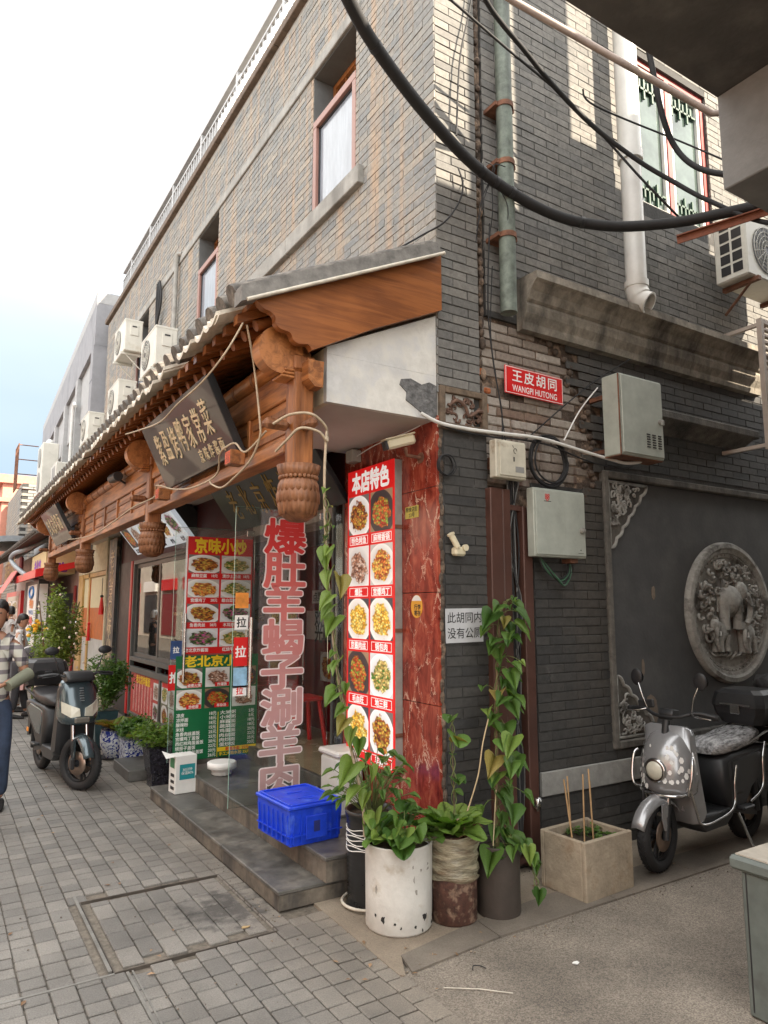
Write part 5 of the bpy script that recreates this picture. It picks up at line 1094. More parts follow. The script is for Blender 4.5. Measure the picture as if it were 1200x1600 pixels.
b = MB(); b.cyl((1.755, -.33, 2.93), (1.755, -.312, 2.93), .022); b.box((1.735, -.345, 2.90), (1.765, -.33, 2.94), .004); b.build('lock', M['steel_side'], t); mbx(M['mural_rust'], [((1.338, -.301, 2.655), (1.342, -.29, 3.23)), ((1.34, -.29, 2.648), (1.8, -.155, 2.654))], 'rust_edge', t)
t = wrap('meter_box', 'small cream metal box with marker scribble above the brown steel channels', 'cabinet'); cream = mat('cream_enamel', (.52, .49, .40), .45, var=.1, scale=8, col2=(.28, .22, .15), mix2=(.6, .75), s2=7)
mbx(M['mural_rust'], [((.42, -.0745, 2.5), (.53, .03, 2.58))], 'standoff', t); mbx(cream, [((.345, -.14, 2.42), (.60, -.075, 2.665))], 'body', t, .006); mbx(cream, [((.372, -.149, 2.435), (.592, -.1405, 2.652))], 'door', t, .003)
mbx(plain('grey_label', (.25, .25, .24), .5), [((.50, -.1505, 2.462), (.572, -.1495, 2.50))], 'label_plate', t); b = MB(); b.tube([(.50 + .014 * math.cos(a), -.151, 2.60 + .018 * math.sin(a)) for a in (0, 1, 2, 3, 4, 5)], .0018, 4); b.tube([(.485, -.151, 2.62), (.478, -.151, 2.635)], .0018, 4); b.build('scribble', M['black_t'], t)
b = MB(); b.box((.483, -.153, 2.53), (.492, -.1495, 2.56), .001); b.build('lock', M['black_pl'], t)
t = wrap('telecom_cabinet', 'grey metal telecom cabinet with a red knot emblem below the cable coil', 'cabinet')
mbx(M['mural_rust'], [((.85, -.0695, 2.0), (1.05, .018, 2.3))], 'standoff', t); mbx(cab, [((.66, -.135, 1.935), (1.135, -.07, 2.385))], 'body', t, .005); mbx(cab, [((.672, -.145, 1.948), (1.125, -.1355, 2.372))], 'door', t, .003)
b = MB(); b.cyl((1.085, -.165, 2.12), (1.085, -.145, 2.12), .02); b.box((1.065, -.175, 2.11), (1.10, -.165, 2.13), .003); b.build('lock', M['steel_side'], t)
b = MB()
for dx, dz in ((-.011, 0), (.011, 0), (0, .011), (0, -.011), (-.011, .018), (.011, .018)): b.tube([(.775 + dx + .008 * math.cos(a * PI / 4), -.1462, 2.32 + dz + .008 * math.sin(a * PI / 4)) for a in range(9)], .0022, 4)
b.build('emblem', M['red'], t); mbx(M['black_t'], [((.745, -.1460, 2.297), (.81, -.1452, 2.301)), ((1.05, -.146, 1.966), (1.10, -.1452, 1.969)), ((1.07, -.146, 1.985), (1.078, -.1452, 1.993))], 'print', t)
mbx(M['mural_rust'], [((1.02, -.10, 1.905), (1.09, -.02, 1.934))], 'foot_bracket', t)
# brown steel channels covering the cable chase
t = wrap('cable_trunking', 'brown painted steel channels covering the cable chase beside the pier', 'cable duct'); ch = mat('brown_paint_steel', (.085, .038, .028), .45, var=.18, scale=6, col2=(.05, .025, .02), mix2=(.5, .7), s2=3)
for (a, c, y, z0, z1) in ((.372, .475, -.05, .03, 2.37), (.479, .545, -.045, .03, 2.37), (.655, .735, -.04, .02, 2.27)): mbx(ch, [((a, y, z0), (c, .058, z1))], 'channel', t, .005)
for z in (.05, 1.2, 2.24): mbx(ch, [((.545, -.02, z), (.655, .0, z + .035))], 'cross_bar', t)
t = wrap('loose_cables', 'tangle of thin black cables inside the open chase between the brown channels', 'cables'); rnd = random.Random(8)
for k in range(9):
    x = .56 + k * .011; b = MB(); b.tube(smooth_path([(x, .0 - .01 * (k % 3), 2.45), (.60 + rnd.uniform(-.04, .05), .0, 2.0), (x, -.02, 1.6), (.6 + rnd.uniform(-.04, .05), .01, 1.1), (x, .0, .6), (.6, .0, .1)], 5), .006, 6); b.build('strand', M['black_rub'] if k % 4 else M['alu'], t)
for k in range(4): b = MB(); b.tube(smooth_path([(.78, -.05, 1.94), (.80 + k * .03, -.07 - .01 * k, 1.86 - k * .02), (.92 + k * .02, -.08, 1.80 - .015 * k), (1.03 + .01 * k, -.06, 1.84), (1.06, -.04, 1.93)], 5), .007, 6); b.build('strand', (M['black_rub'], plain('green_cable', (.03, .10, .05), .5))[k % 2], t)
# cable coils
def coil(label, c, r, n, rw, m, axis='y'):
    t = wrap('cable_coil', label, 'cable'); rnd = random.Random(int(r * 999))
    for k in range(n):
        rr = r * rnd.uniform(.9, 1.06); o = Vector((rnd.uniform(-.01, .01), 0, rnd.uniform(-.01, .01))); b = MB()
        pts = [Vector(c) + o + Vector((rr * math.cos(a * PI / 12), -.006 * k + .004 * math.sin(a), rr * math.sin(a * PI / 12) * 1.02)) for a in range(25)]
        b.tube(pts, rw, 6, cap=False); b.build('loop', m, t)
    return t
coil('large black cable coil hanging above the telecom cabinet', (.90, -.03, 2.60), .17, 7, .0065, M['black_rub']); coil('small black cable coil on the corner between marble and dark bricks', (.035, -.02, 2.475), .062, 5, .004, M['black_rub'])
# camera over the marble, its bracket, junction box; small stub on the pier
t = wrap('security_camera', 'cream bullet security camera on a rusty bracket under the white soffit', 'camera', None, (-.16, .17, 2.64)); cw_ = plain('cream_plastic', (.62, .56, .40), .4)
b = MB(); b.xform(Matrix.Identity(4)); b.box((-.11, -.035, -.03), (.09, .035, .035), .014); b.xform(Matrix.Rotation(R(-18), 4, 'Y') @ Matrix.Rotation(R(-8), 4, 'Z')); b.build('housing', cw_, t)
b = MB(); b.box((-.125, -.042, .03), (.095, .042, .042), .006); b.xform(Matrix.Rotation(R(-18), 4, 'Y') @ Matrix.Rotation(R(-8), 4, 'Z')); b.build('sun_hood', cw_, t)
b = MB(); b.box((-.128, -.03, -.028), (-.108, .03, .028), .005); b.xform(Matrix.Rotation(R(-18), 4, 'Y') @ Matrix.Rotation(R(-8), 4, 'Z')); b.build('lens_front', M['black_pl'], t)
b = MB(); b.tube([(.03, 0, -.03), (.04, 0, -.08), (.145, 0, -.085)], .012, 8); b.tube([(.143, 0, -.085), (.155, 0, -.085)], .035, 14); b.build('bracket', M['mural_rust'], t)
t = wrap('junction_box', 'small translucent junction box beside the camera above the lightbox sign', 'box'); mbx(plain('clear_plastic', (.38, .36, .33), .3), [((-.09, .92, 2.66), (-.0125, 1.02, 2.75))], 'case', t, .006); b = MB(); b.tube(smooth_path([(-.05, .92, 2.7), (-.08, .6, 2.72), (-.05, .3, 2.74), (-.03, .15, 2.76)], 5), .004, 5); b.build('wire', M['white_t'], t)
t = wrap('wall_bracket', 'small cream plastic pipe stub clipped to the dark brick pier above the paper notice', 'bracket', None, (.10, -.01, 1.98))
b = MB(); b.tube([(-.05, -.04, .07), (-.005, -.05, -.01)], .019, 14); b.tube([(-.052, -.04, .074), (-.046, -.04, .064)], .024, 14); b.build('stub', cw_, t); b = MB(); b.box((-.025, -.055, -.06), (.06, -.002, -.005), .012); b.cyl((.045, -.07, -.01), (.045, -.05, -.01), .02); b.build('clip', cw_, t)
t = wrap('foil_scrap', 'crumpled silver foil scrap caught on the brown steel channel', 'foil', None, (.69, -.07, .40)); b = MB(); rnd = random.Random(3); b.ball((0, 0, 0), .03, 7, (.9, .6, 1.3), 5); b.v = [tuple(c * rnd.uniform(.6, 1.3) for c in v) for v in b.v]; b.build('foil', M['steel'], t)
# the air conditioner on the right and its rusty bracket
acw = mat('ac_cream_white', (.60, .59, .53), .45, var=.06, scale=5, col2=(.45, .42, .33), mix2=(.6, .8), s2=4)
def ac_unit(label, loc, rz, sc_=1, fan=True, bracket=True, ladder=False):
    """local: width along x, front faces -y, back at y=0"""
    t = wrap('air_conditioner', label, 'air conditioner', 'outdoor air conditioner units on the walls', loc, rz); w, d, h = .82 * sc_, .30 * sc_, .56 * sc_
    mbx(acw, [((-w / 2, -d, 0), (w / 2, 0, h))], 'casing', t, .012)
    mbx(acw, [((-w / 2 - .004, -d - .004, h - .03), (w / 2 + .004, .004, h + .004))], 'lid', t, .006)
    cx_ = -.10 * sc_
    b = MB()
    for r in (.05, .09, .13, .17, .21): b.tube([(cx_ + r * sc_ * math.cos(a * PI / 16), -d - .012, h / 2 + r * sc_ * math.sin(a * PI / 16)) for a in range(33)], .0032, 4, cap=False)
    for k in range(16): a = k * PI / 8; b.tube([(cx_ + .04 * sc_ * math.cos(a), -d - .012, h / 2 + .04 * sc_ * math.sin(a)), (cx_ + .215 * sc_ * math.cos(a + .25), -d - .012, h / 2 + .215 * sc_ * math.sin(a + .25))], .0028, 4)
    b.build('fan_grille', acw, t)
    b = MB(); b.tube([(cx_, -d - .001, h / 2), (cx_, -d - .005, h / 2)], .215 * sc_, 28); b.build('fan_opening', M['black_pl'], t)
    mbx(acw, [((w / 2, -d * .7, h * .5), (w / 2 + .012, -d * .25, h * .85))], 'service_cover', t, .004)
    mbx(M['black_pl'], [((w / 2 + .012, -d * .6, h * .76), (w / 2 + .016, -d * .35, h * .80))], 'grip', t)
    if ladder:
        b = MB()
        for i in range(2):
            for j in range(5): b.box((-w / 2 - .004, -d + .04 + i * .105, .05 + j * .10), (-w / 2 - .001, -d + .125 + i * .105, .13 + j * .10), .001)
        b.build('side_vents', M['black_pl'], t)
    if bracket:
        for s in (-1, 1): b = MB(); b.box((s * w * .36 - .02, -d - .03, -.04), (s * w * .36 + .02, .0, -.0045)); b.bar((s * w * .36, -d * .8, -.04), (s * w * .36, .0, -.24), .025, .01); b.build('bracket', M['mural_rust'] if ladder else acw, t)
    return t
t = ac_unit('cream air conditioner with gridded side vents high on the alley wall at the right', (3.27, -.12, 4.33), 0, .96, ladder=True)
b = MB(); b.tube(smooth_path([(3.3, -.1, 4.30), (3.42, -.05, 4.1), (3.4, .0, 3.95), (3.36, .01, 3.87)], 5), .012, 6); b.build('hose', M['black_rub'], t)
ac_unit('upper cream air conditioner under the third window of the street front', (-.08, 8.08, 5.62), R(-90), .92)
ac_unit('largest looking air conditioner with its round fan facing the street between second and third windows', (-.12, 5.92, 4.72), R(-90), .95)
ac_unit('cream air conditioner half hidden by tiles directly below the upper one', (-.10, 8.25, 4.66), R(-90), .95)
ac_unit('air conditioner low behind the roof tiles at the joint with the grey building', (-.12, 10.7, 4.72), R(-90), .95)
t = wrap('wall_cables', 'black cable bundle hanging down between the street front air conditioners', 'cables')
for k in range(3): b = MB(); b.tube(smooth_path([(-.05, 6.9 + k * .06, 6.5), (-.06, 6.75 + k * .12, 6.1), (-.07, 7.0 - k * .05, 5.6), (-.06, 6.8 + k * .04, 5.1), (-.06, 6.7, 4.7)], 5), .018, 6); b.build('strand', M['black_rub'], t)
b = MB(); b.tube([(-.05, 6.0, 6.45), (-.05, 6.02, 5.4)], .03, 8); b.tube(smooth_path([(-.05, 6.0, 6.4), (-.05, 5.95, 6.5), (-.01, 5.9, 6.5)], 4), .03, 8); b.build('conduit', M['stone'], t)
# big sagging hose and the black cables across the view
t = wrap('black_hose', 'thick black insulated hose sagging across the corner from upper left to right', 'cable')
hz = smooth_path([(-1.35, -.85, 4.85), (-.99, -.6, 4.71), (-.68, -.45, 4.62), (-.22, -.3, 4.50), (.29, -.17, 4.42), (.84, -.2, 4.31), (1.25, -.35, 4.27), (1.58, -.6, 4.27), (1.73, -.9, 4.24), (1.80, -1.30, 4.17), (1.85, -1.7, 4.14)], 8)
b = MB(); b.tube(hz, .036, 14); b.build('hose', M['black_rub'], t)
for i in (14, 31, 33, 35, 44): b = MB(); d = (hz[i + 1] - hz[i]).normalized(); b.tube([hz[i], hz[i] + d * .03], .0395, 14); b.build('tie', M['black_pl'], t)
def cable(label, pts, r, m=None, n=7): t = MB(); t.tube(smooth_path(pts, n), r, 8); return t.build('overhead_cable', m or M['black_rub'], None, label=label, cat='cable')
cable('thick black cable running from top centre down to the concrete overhang', [(-.4, -.8, 5.25), (-.06, -.6, 5.18), (.34, -.5, 5.11), (.73, -.4, 5.07), (1.1, -.4, 4.93), (1.42, -.5, 4.74), (1.6, -.62, 4.59), (1.71, -.82, 4.37), (1.75, -1.2, 4.03), (1.76, -1.6, 3.9)], .0165)
cable('thin black cable crossing the alley wall just above the thick one', [(-.5, -.3, 5.50), (-.08, -.3, 5.41), (.37, -.3, 5.29), (.9, -.3, 5.16), (1.16, -.35, 4.99), (1.42, -.5, 4.62), (1.75, -.6, 4.33)], .0085)
cable('fine black wire hanging down the sunlit corner bricks', [(.31, -.05, 6.0), (.28, -.05, 5.75), (.18, -.05, 5.3), (.14, -.05, 4.72)], .006)
cable('thin black cable looping from the pier down over the canopy gable', [(.16, -.04, 4.5), (.18, -.06, 4.38), (.15, -.06, 4.25), (.03, -.06, 4.07), (-.07, .05, 4.0), (-.3, .06, 3.82)], .006)
cable('thin black cable reaching the grey wall under the overhang', [(1.1, -.3, 5.3), (1.23, -.3, 5.22), (1.9, -.5, 5.08), (2.1, -1.1, 4.5), (2.12, -1.5, 4.3)], .007)
cable('short curved black cable end in front of the upper window', [(1.3, -.7, 5.5), (1.35, -.7, 5.28), (1.43, -.7, 4.97), (1.55, -.7, 4.78), (1.62, -.8, 4.60), (1.68, -1.0, 4.45), (1.78, -1.36, 4.3)], .020)
rnd = random.Random(12)
t = wrap('tied_wires', 'knot of thin wires tied round the hose and the old downpipe', 'wires')
for k in range(8):
    a = Vector((.36, -.14, 4.44)); e = a + Vector((rnd.uniform(-.15, .14), rnd.uniform(-.02, .08), rnd.uniform(-.5, .25))); mid = (a + e) / 2 + Vector((rnd.uniform(-.07, .07), -.03, rnd.uniform(-.05, .05))); b = MB(); b.tube(smooth_path([a, mid, e], 5), .0035, 5); b.build('wire', M['black_rub'], t)
cable('thin black wire hanging down the crumbling strip beside the carved block', [(.44, -.02, 4.2), (.41, -.02, 3.6), (.45, -.02, 3.2), (.50, -.03, 2.9), (.50, -.03, 2.70)], .005)
cable('second thin wire beside the crumbling strip down to the cream box', [(.46, -.015, 3.9), (.43, -.02, 3.4), (.49, -.02, 3.0), (.53, -.03, 2.68)], .0035)
cable('thin black wire running diagonally behind the red name plate', [(1.9, -.03, 3.55), (1.45, -.03, 3.28), (1.1, -.03, 3.03), (.83, -.03, 2.82), (.70, -.03, 2.72)], .005)
cable('thin white wire from the big cabinet down to the conduit', [(1.36, -.10, 3.18), (1.22, -.05, 3.0), (1.05, -.05, 2.76)], .005, M['white_t'])
t = wrap('white_conduit', 'white plastic conduit swinging from the marble corner to the large cabinet', 'cable')
b = MB(); b.tube(smooth_path([(-.15, -.03, 2.78), (-.02, -.045, 2.735), (.2, -.05, 2.725), (.45, -.06, 2.73), (.70, -.08, 2.735), (.89, -.08, 2.73), (1.15, -.11, 2.69), (1.38, -.15, 2.65), (1.52, -.18, 2.63), (1.64, -.20, 2.645), (1.68, -.21, 2.67)], 6), .012, 8); b.build('tube', wpvc, t)
b = MB(); b.tube(smooth_path([(-.1, -.02, 2.76), (.1, -.04, 2.71), (.4, -.05, 2.70), (.62, -.06, 2.71), (.9, -.07, 2.70), (1.2, -.1, 2.63), (1.5, -.12, 2.60), (1.7, -.1, 2.64)], 6), .006, 6); b.build('companion_wire', M['black_rub'], t)
# conduit beam and rusty angle reaching the overhang
b = MB(); b.tube([(-.3, -.38, 5.6), (.25, -.5, 5.42), (1.69, -.9, 4.96), (1.9, -1.36, 4.8)], .022, 10); b.build('wall_rod', mat('pinkish_painted_rod', (.36, .29, .25), .6, var=.15), None, label='pinkish painted rod running from the upper wall down to the overhang', cat='rod')
b = MB(); b.bar((1.48, -.72, 4.08), (1.86, -1.40, 4.16), .05, .008); b.bar((1.48, -.72, 4.055), (1.86, -1.40, 4.135), .008, .05); b.build('angle_iron', mat('red_rust_iron', (.22, .07, .035), .7, var=.25), None, label='short rusty red angle iron sticking out below the hose', cat='iron bar')
# beige cables on the canopy
beige = mat('beige_flat_cable', (.42, .34, .24), .6, var=.15, scale=20)
def bc(label, pts, r=.008): b = MB(); b.tube(smooth_path(pts, 7), r * .8, 6); return b.build('beige_cable', beige, None, label=label, cat='cable')
bc('beige cable swinging in front of the nearest black plaque', [(-1.28, .02, 3.12), (-1.36, .05, 2.95), (-1.42, .25, 2.83), (-1.45, .6, 2.79), (-1.42, 1.1, 2.80), (-1.36, 1.9, 2.93), (-1.32, 2.6, 3.05)], .007)
bc('beige cable dropping from the eave past the nearest plaque to the beam', [(-1.22, .12, 3.16), (-1.14, .2, 2.96), (-1.09, .22, 2.66), (-1.08, .24, 2.56), (-1.07, .40, 2.46), (-1.07, .65, 2.40), (-1.07, .88, 2.37), (-1.07, 1.08, 2.42), (-1.07, 1.12, 2.45)])
bc('beige cable lying along the lower canopy beam under the front plaque', [(-1.05, .22, 2.60), (-1.08, .45, 2.52), (-1.09, .6, 2.60), (-1.125, .66, 2.585), (-1.125, .78, 2.56), (-1.07, 1.0, 2.47), (-1.07, 1.5, 2.46), (-1.07, 2.0, 2.52), (-1.125, 2.28, 2.585), (-1.08, 2.5, 2.53), (-1.07, 3.3, 2.54), (-1.06, 4.2, 2.50), (-1.06, 5.3, 2.46), (-1.05, 6.6, 2.52), (-1.06, 7.2, 2.56)])
bc('beige cable wound round the nearest hanging post', [(-1.08, .05, 2.60), (-1.02, -.04, 2.64), (-.93, -.11, 2.64), (-.84, -.10, 2.59), (-.81, -.07, 2.54), (-.84, -.12, 2.50), (-.90, -.14, 2.54), (-.99, -.10, 2.555), (-1.03, -.02, 2.50), (-1.04, .1, 2.46)], .009)
bc('pale pole like cable hanging from the nearest post into the climbing plant', [(-.83, -.10, 2.56), (-.845, -.11, 2.35), (-.83, -.09, 2.1), (-.80, -.08, 1.75), (-.745, -.08, 1.3), (-.68, -.09, .95), (-.60, -.10, .62), (-.58, -.10, .42)], .0095)
# ---------------------------------------------------------------- the building across the alley and its concrete overhang
O = wrap('opposite_building', 'dark concrete building across the alley whose overhang fills the upper right', 'building')
ob = mat('dark_concrete', (.085, .083, .08), .85, var=.12, scale=4, bump=.2, col2=(.13, .128, .12), mix2=(.5, .7), s2=2)  # dark mottled concrete of the overhang slab
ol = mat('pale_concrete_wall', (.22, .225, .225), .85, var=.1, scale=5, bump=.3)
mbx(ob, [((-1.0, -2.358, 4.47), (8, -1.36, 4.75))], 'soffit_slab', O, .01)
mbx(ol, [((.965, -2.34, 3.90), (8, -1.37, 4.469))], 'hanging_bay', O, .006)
mbx(mat('opposite_brick', (.22, .20, .18), .85, var=.15), [((.35, -8, 0), (4.45, -2.36, 6.6))], 'wall', O)
mbx(M['stone'], [((4.4505, -8, 0), (14, -2.36, 5.5))], 'wall', O)
for (a, c, h) in ((1.73, 2.06, 8.9), (2.20, 2.73, 8.9), (2.7305, 3.1, 7.45), (3.1005, 4.45, 7.2)): mbx(M['stone'], [((a, -2.45, 6.601), (c, -2.362, h))], 'shade_pier', O)  # unseen piers added above the wall, sized to cast the alley's shadow strips
b = MB(); b.cyl((1.3, -1.7, 4.40), (1.3, -1.7, 4.468), .012); b.build('hook', M['mural_rust'], O)
# louvred shutter on the far right
t = wrap('wall_grille', 'pale slatted metal grille standing out from the alley wall at the far right', 'grille'); g_ = mat('faded_beige_slats', (.42, .36, .31), .6, var=.1)
mbx(g_, [((3.02, -.40, 2.88), (3.06, -.36, 3.98)), ((3.06, -.399, 3.94), (3.62, -.361, 3.98)), ((3.06, -.399, 2.88), (3.62, -.361, 2.92))], 'frame', t)
for k in range(18): mbx(g_, [((3.06, -.40, 2.95 + k * .055), (3.62, -.365, 2.968 + k * .055))], 'slat', t)
for z in (2.9, 3.92): mbx(g_, [((3.025, -.3599, z), (3.055, .018, z + .03))], 'arm', t)
# steel cabinet in the near right corner
t = wrap('street_cabinet', 'grey green street cabinet with a beige top at the lower right edge', 'cabinet'); gg = mat('grey_green_paint', (.115, .135, .125), .45, var=.15, scale=6, col2=(.08, .085, .08), mix2=(.55, .7), s2=4)
mbx(gg, [((.285, -2.1, 0), (.95, -1.64, .545))], 'body', t, .008); mbx(gg, [((.265, -2.13, .5455), (.97, -1.60, .60))], 'lid', t, .012)
mbx(mat('beige_dusty_top', (.42, .38, .32), .8, var=.15), [((.29, -2.11, .6005), (.95, -1.62, .606))], 'top_mat', t); mbx(M['black_pl'], [((.2835, -1.665, .02), (.2849, -1.660, .54))], 'seam', t)
b = MB(); b.tube([(.40, -1.635, .47), (.405, -1.625, .45), (.40, -1.635, .43)], .004, 6); b.build('latch', M['steel'], t)
# ---------------------------------------------------------------- leaves and plants
def leaf_mat(name, c1, c2, trans=.35):
    m, n, b = nodes_of(name); N = n.nodes.new; L = n.links.new; out = [k for k in n.nodes if k.type == 'OUTPUT_MATERIAL'][0]
    oi = N('ShaderNodeObjectInfo'); at = N('ShaderNodeAttribute'); at.attribute_name = 'tint'; ad_ = N('ShaderNodeMath'); ad_.operation = 'ADD'; L(oi.outputs['Random'], ad_.inputs[0]); L(at.outputs['Fac'], ad_.inputs[1]); fr = N('ShaderNodeMath'); fr.operation = 'FRACT'; L(ad_.outputs[0], fr.inputs[0])
    mx = N('ShaderNodeMix'); mx.data_type = 'RGBA'; L(fr.outputs[0], mx.inputs[0]); mx.inputs[6].default_value = (*c1, 1); mx.inputs[7].default_value = (*c2, 1)
    tcn = N('ShaderNodeTexCoord'); nz = N('ShaderNodeTexNoise'); nz.inputs['Scale'].default_value = 30; nz.inputs['Detail'].default_value = 3; L(tcn.outputs['Object'], nz.inputs['Vector'])
    mr = N('ShaderNodeMapRange'); mr.inputs['From Min'].default_value = .3; mr.inputs['From Max'].default_value = .7; mr.inputs['To Min'].default_value = .8; mr.inputs['To Max'].default_value = 1.2; L(nz.outputs['Fac'], mr.inputs['Value'])
    vs = N('ShaderNodeVectorMath'); vs.operation = 'SCALE'; L(mx.outputs[2], vs.inputs[0]); L(mr.outputs[0], vs.inputs['Scale']); L(vs.outputs[0], b.inputs['Base Color']); b.inputs['Roughness'].default_value = .42; b.inputs['Specular IOR Level'].default_value = .35
    t = N('ShaderNodeBsdfTranslucent'); vt = N('ShaderNodeVectorMath'); vt.operation = 'MULTIPLY'; vt.inputs[1].default_value = (1.5, 1.8, .6); L(vs.outputs[0], vt.inputs[0]); L(vt.outputs[0], t.inputs[0])
    ms = N('ShaderNodeMixShader'); ms.inputs[0].default_value = trans; L(b.outputs[0], ms.inputs[1]); L(t.outputs[0], ms.inputs[2]); L(ms.outputs[0], out.inputs[0]); return m
M['leaf'] = leaf_mat('green_leaf', (.040, .095, .018), (.115, .205, .045), .3); M['leaf_y'] = leaf_mat('yellow_green_leaf', (.075, .15, .025), (.19, .27, .06), .3); M['leaf_dk'] = leaf_mat('small_dark_leaf', (.04, .09, .02), (.10, .17, .04))
M['leaf_bush'] = leaf_mat('bush_leaf', (.10, .15, .03), (.24, .28, .07)); M['stem'] = mat('plant_stem', (.13, .16, .05), .7, var=.2); M['stem_b'] = mat('woody_stem', (.16, .11, .06), .8, var=.25, scale=20, bump=.4)
M['leaf_old'] = leaf_mat('yellowed_leaf', (.20, .19, .04), (.30, .20, .07), .2)
M['soil'] = mat('potting_soil', (.05, .035, .022), .95, var=.4, scale=40, bump=1)
def leaf_shape(kind, var=0):
    rnd = random.Random(hash((kind, var)) % 1000 if False else (ord(kind[0]) * 7 + var)); b = MB()
    if kind == 'heart': prof = [(-.10, 0), (-.16, .16), (-.12, .34), (.0, .44), (.2, .44), (.42, .36), (.65, .22), (.85, .09), (1.0, 0)]
    elif kind == 'round': prof = [(-.12, 0), (-.24, .14), (-.22, .34), (-.06, .50), (.18, .56), (.42, .50), (.60, .34), (.70, .16), (.73, 0)]
    elif kind == 'long': prof = [(0, 0), (.02, .05), (.1, .14), (.28, .25), (.5, .29), (.7, .26), (.86, .19), (.97, .09), (1.0, 0)]
    else: prof = [(0, 0), (.05, .08), (.15, .2), (.3, .25), (.45, .25), (.6, .2), (.78, .12), (.9, .05), (1, 0)]
    bend = .25 + .2 * rnd.random(); fold = .30 + .25 * rnd.random(); vs = []; n = len(prof)
    def z(x, y): w_ = .03 * math.sin(x * 17 + abs(y) * 9 + var) * min(1, abs(y) * 6) * (2.2 if kind == 'long' else 1); return -bend * x * x + abs(y) * fold + w_
    mid = [(p[0] if 0 < i < n - 1 else p[0], 0) for i, p in enumerate(prof)]
    for i, (x, w) in enumerate(prof):
        xm = max(0, x) if i not in (0, n - 1) else x
        vs.append((xm if i else 0, 0, z(xm if i else 0, 0)))
    for s in (-1, 1):
        for fr in (.55, 1):
            for i, (x, w) in enumerate(prof[1:-1]): xx = (max(0, x) * (1 - fr) + x * fr); vs.append((xx, s * w * fr, z(xx, w * fr)))
    m_ = n - 2; fs = []
    for k, s in enumerate((-1, 1)):
        A0 = n + k * 2 * m_; B0 = A0 + m_
        for i in range(m_ - 1):
            fs.append((i + 1, i + 2, A0 + i + 1, A0 + i)); fs.append((A0 + i, A0 + i + 1, B0 + i + 1, B0 + i))
        fs.append((0, 1, A0)); fs.append((0, A0, B0)); fs.append((n - 2, n - 1, A0 + m_ - 1)); fs.append((n - 1, B0 + m_ - 1, A0 + m_ - 1))
    b.add(vs, fs, True); return b
LM = {}
def leaf_mesh(kind, mk, var):
    k = (kind, mk, var)
    if k not in LM: LM[k] = leaf_shape(kind, var).mesh('leaf', M[mk], fix=False)
    return LM[k]
def put_leaf(parent, base, d, size, kind='heart', mk='leaf', roll=0, name='leaf'):
    """d: direction from stalk to tip; the blade faces up and outward"""
    d = Vector(d).normalized(); side = d.cross(Vector((0, 0, 1)))
    if side.length < .05: side = Vector((1, 0, 0))
    side.normalize(); up = side.cross(d).normalized(); Rm = Matrix.Rotation(roll, 4, d)
    y = -side; M4 = Matrix(((d.x, y.x, up.x, 0), (d.y, y.y, up.y, 0), (d.z, y.z, up.z, 0), (0, 0, 0, 1)))
    M4 = Matrix.Translation(base) @ Rm @ M4 @ Matrix.Scale(size, 4)
    return inst(name, leaf_mesh(kind, mk, random.randrange(4)), parent, M4)
def vine(label, path, n, size, out=(-.45, -.75, -.3), spread=.10, kind='heart', mk='leaf', stem_r=.006, seed=1, cat='climbing plant', tail=None, stem_m=None):
    random.seed(seed); t = wrap('climbing_vine', label, cat); pts = smooth_path(path, 8)
    b = MB(); b.tube(pts, [stem_r * (1 - .5 * i / len(pts)) for i in range(len(pts))], 6); b.build('stem', stem_m or M['stem_b'], t)
    for k in range(2):
        tw = [p + Vector((math.cos(i * .9 + k * 3), math.sin(i * .9 + k * 3), 0)) * .013 for i, p in enumerate(pts)]; b = MB(); b.tube(tw, .0028, 5); b.build('tendril', M['stem'], t)
    sb = MB()
    for i in range(n):
        p = pts[int((i + random.random()) / n * (len(pts) - 1))]
        a = random.uniform(-1, 1); o = Vector(out) + Vector((a * .9, random.uniform(-.3, .3), random.uniform(-.4, .35)))
        base = p + Vector((a * spread * random.random(), -abs(random.gauss(0, spread * .5)), random.uniform(-.03, .05)))
        s = size * random.choice((random.uniform(.3, .6), random.uniform(.6, .95), random.uniform(.85, 1.2))); put_leaf(t, base, o, s, kind, mk if random.random() < .8 else random.choice(('leaf_y', 'leaf_y', 'leaf_old')), random.uniform(-.5, .5)); sb.tube(smooth_path([p, (p + base) / 2 + Vector((0, 0, .02)), base], 3), .0018, 4)
    sb.build('leaf_stalks', M['stem'], t, kind='stuff'); return t
def cluster(label, c, n, size, rad, h, kind, mk, seed, cat='plant', name='potted_plant', up=.6, loc_fn=None):
    random.seed(seed); t = wrap(name, label, cat); sb = MB()
    for i in range(n):
        a = random.uniform(0, 2 * PI); r = rad * math.sqrt(random.random()); z = h * random.uniform(.35, 1) * (1 - .45 * (r / rad) ** 2)
        base = Vector((c[0] + r * math.cos(a), c[1] + r * math.sin(a), c[2] + z)); d = Vector((math.cos(a), math.sin(a), random.uniform(-.5, .4) + (up - .6))) + Vector((-.35, -.5, 0))
        put_leaf(t, base, d, size * random.uniform(.6, 1.15), kind, mk if random.random() < .75 else ('leaf' if mk == 'leaf_y' else 'leaf_y'), random.uniform(-.6, .6))
        sb.tube(smooth_path([(c[0] + r * .2 * math.cos(a), c[1] + r * .2 * math.sin(a), c[2]), (c[0] + r * .6 * math.cos(a), c[1] + r * .6 * math.sin(a), c[2] + z * .7), base], 3), .0024, 4)
    sb.build('stems', M['stem'], t, kind='stuff'); return t
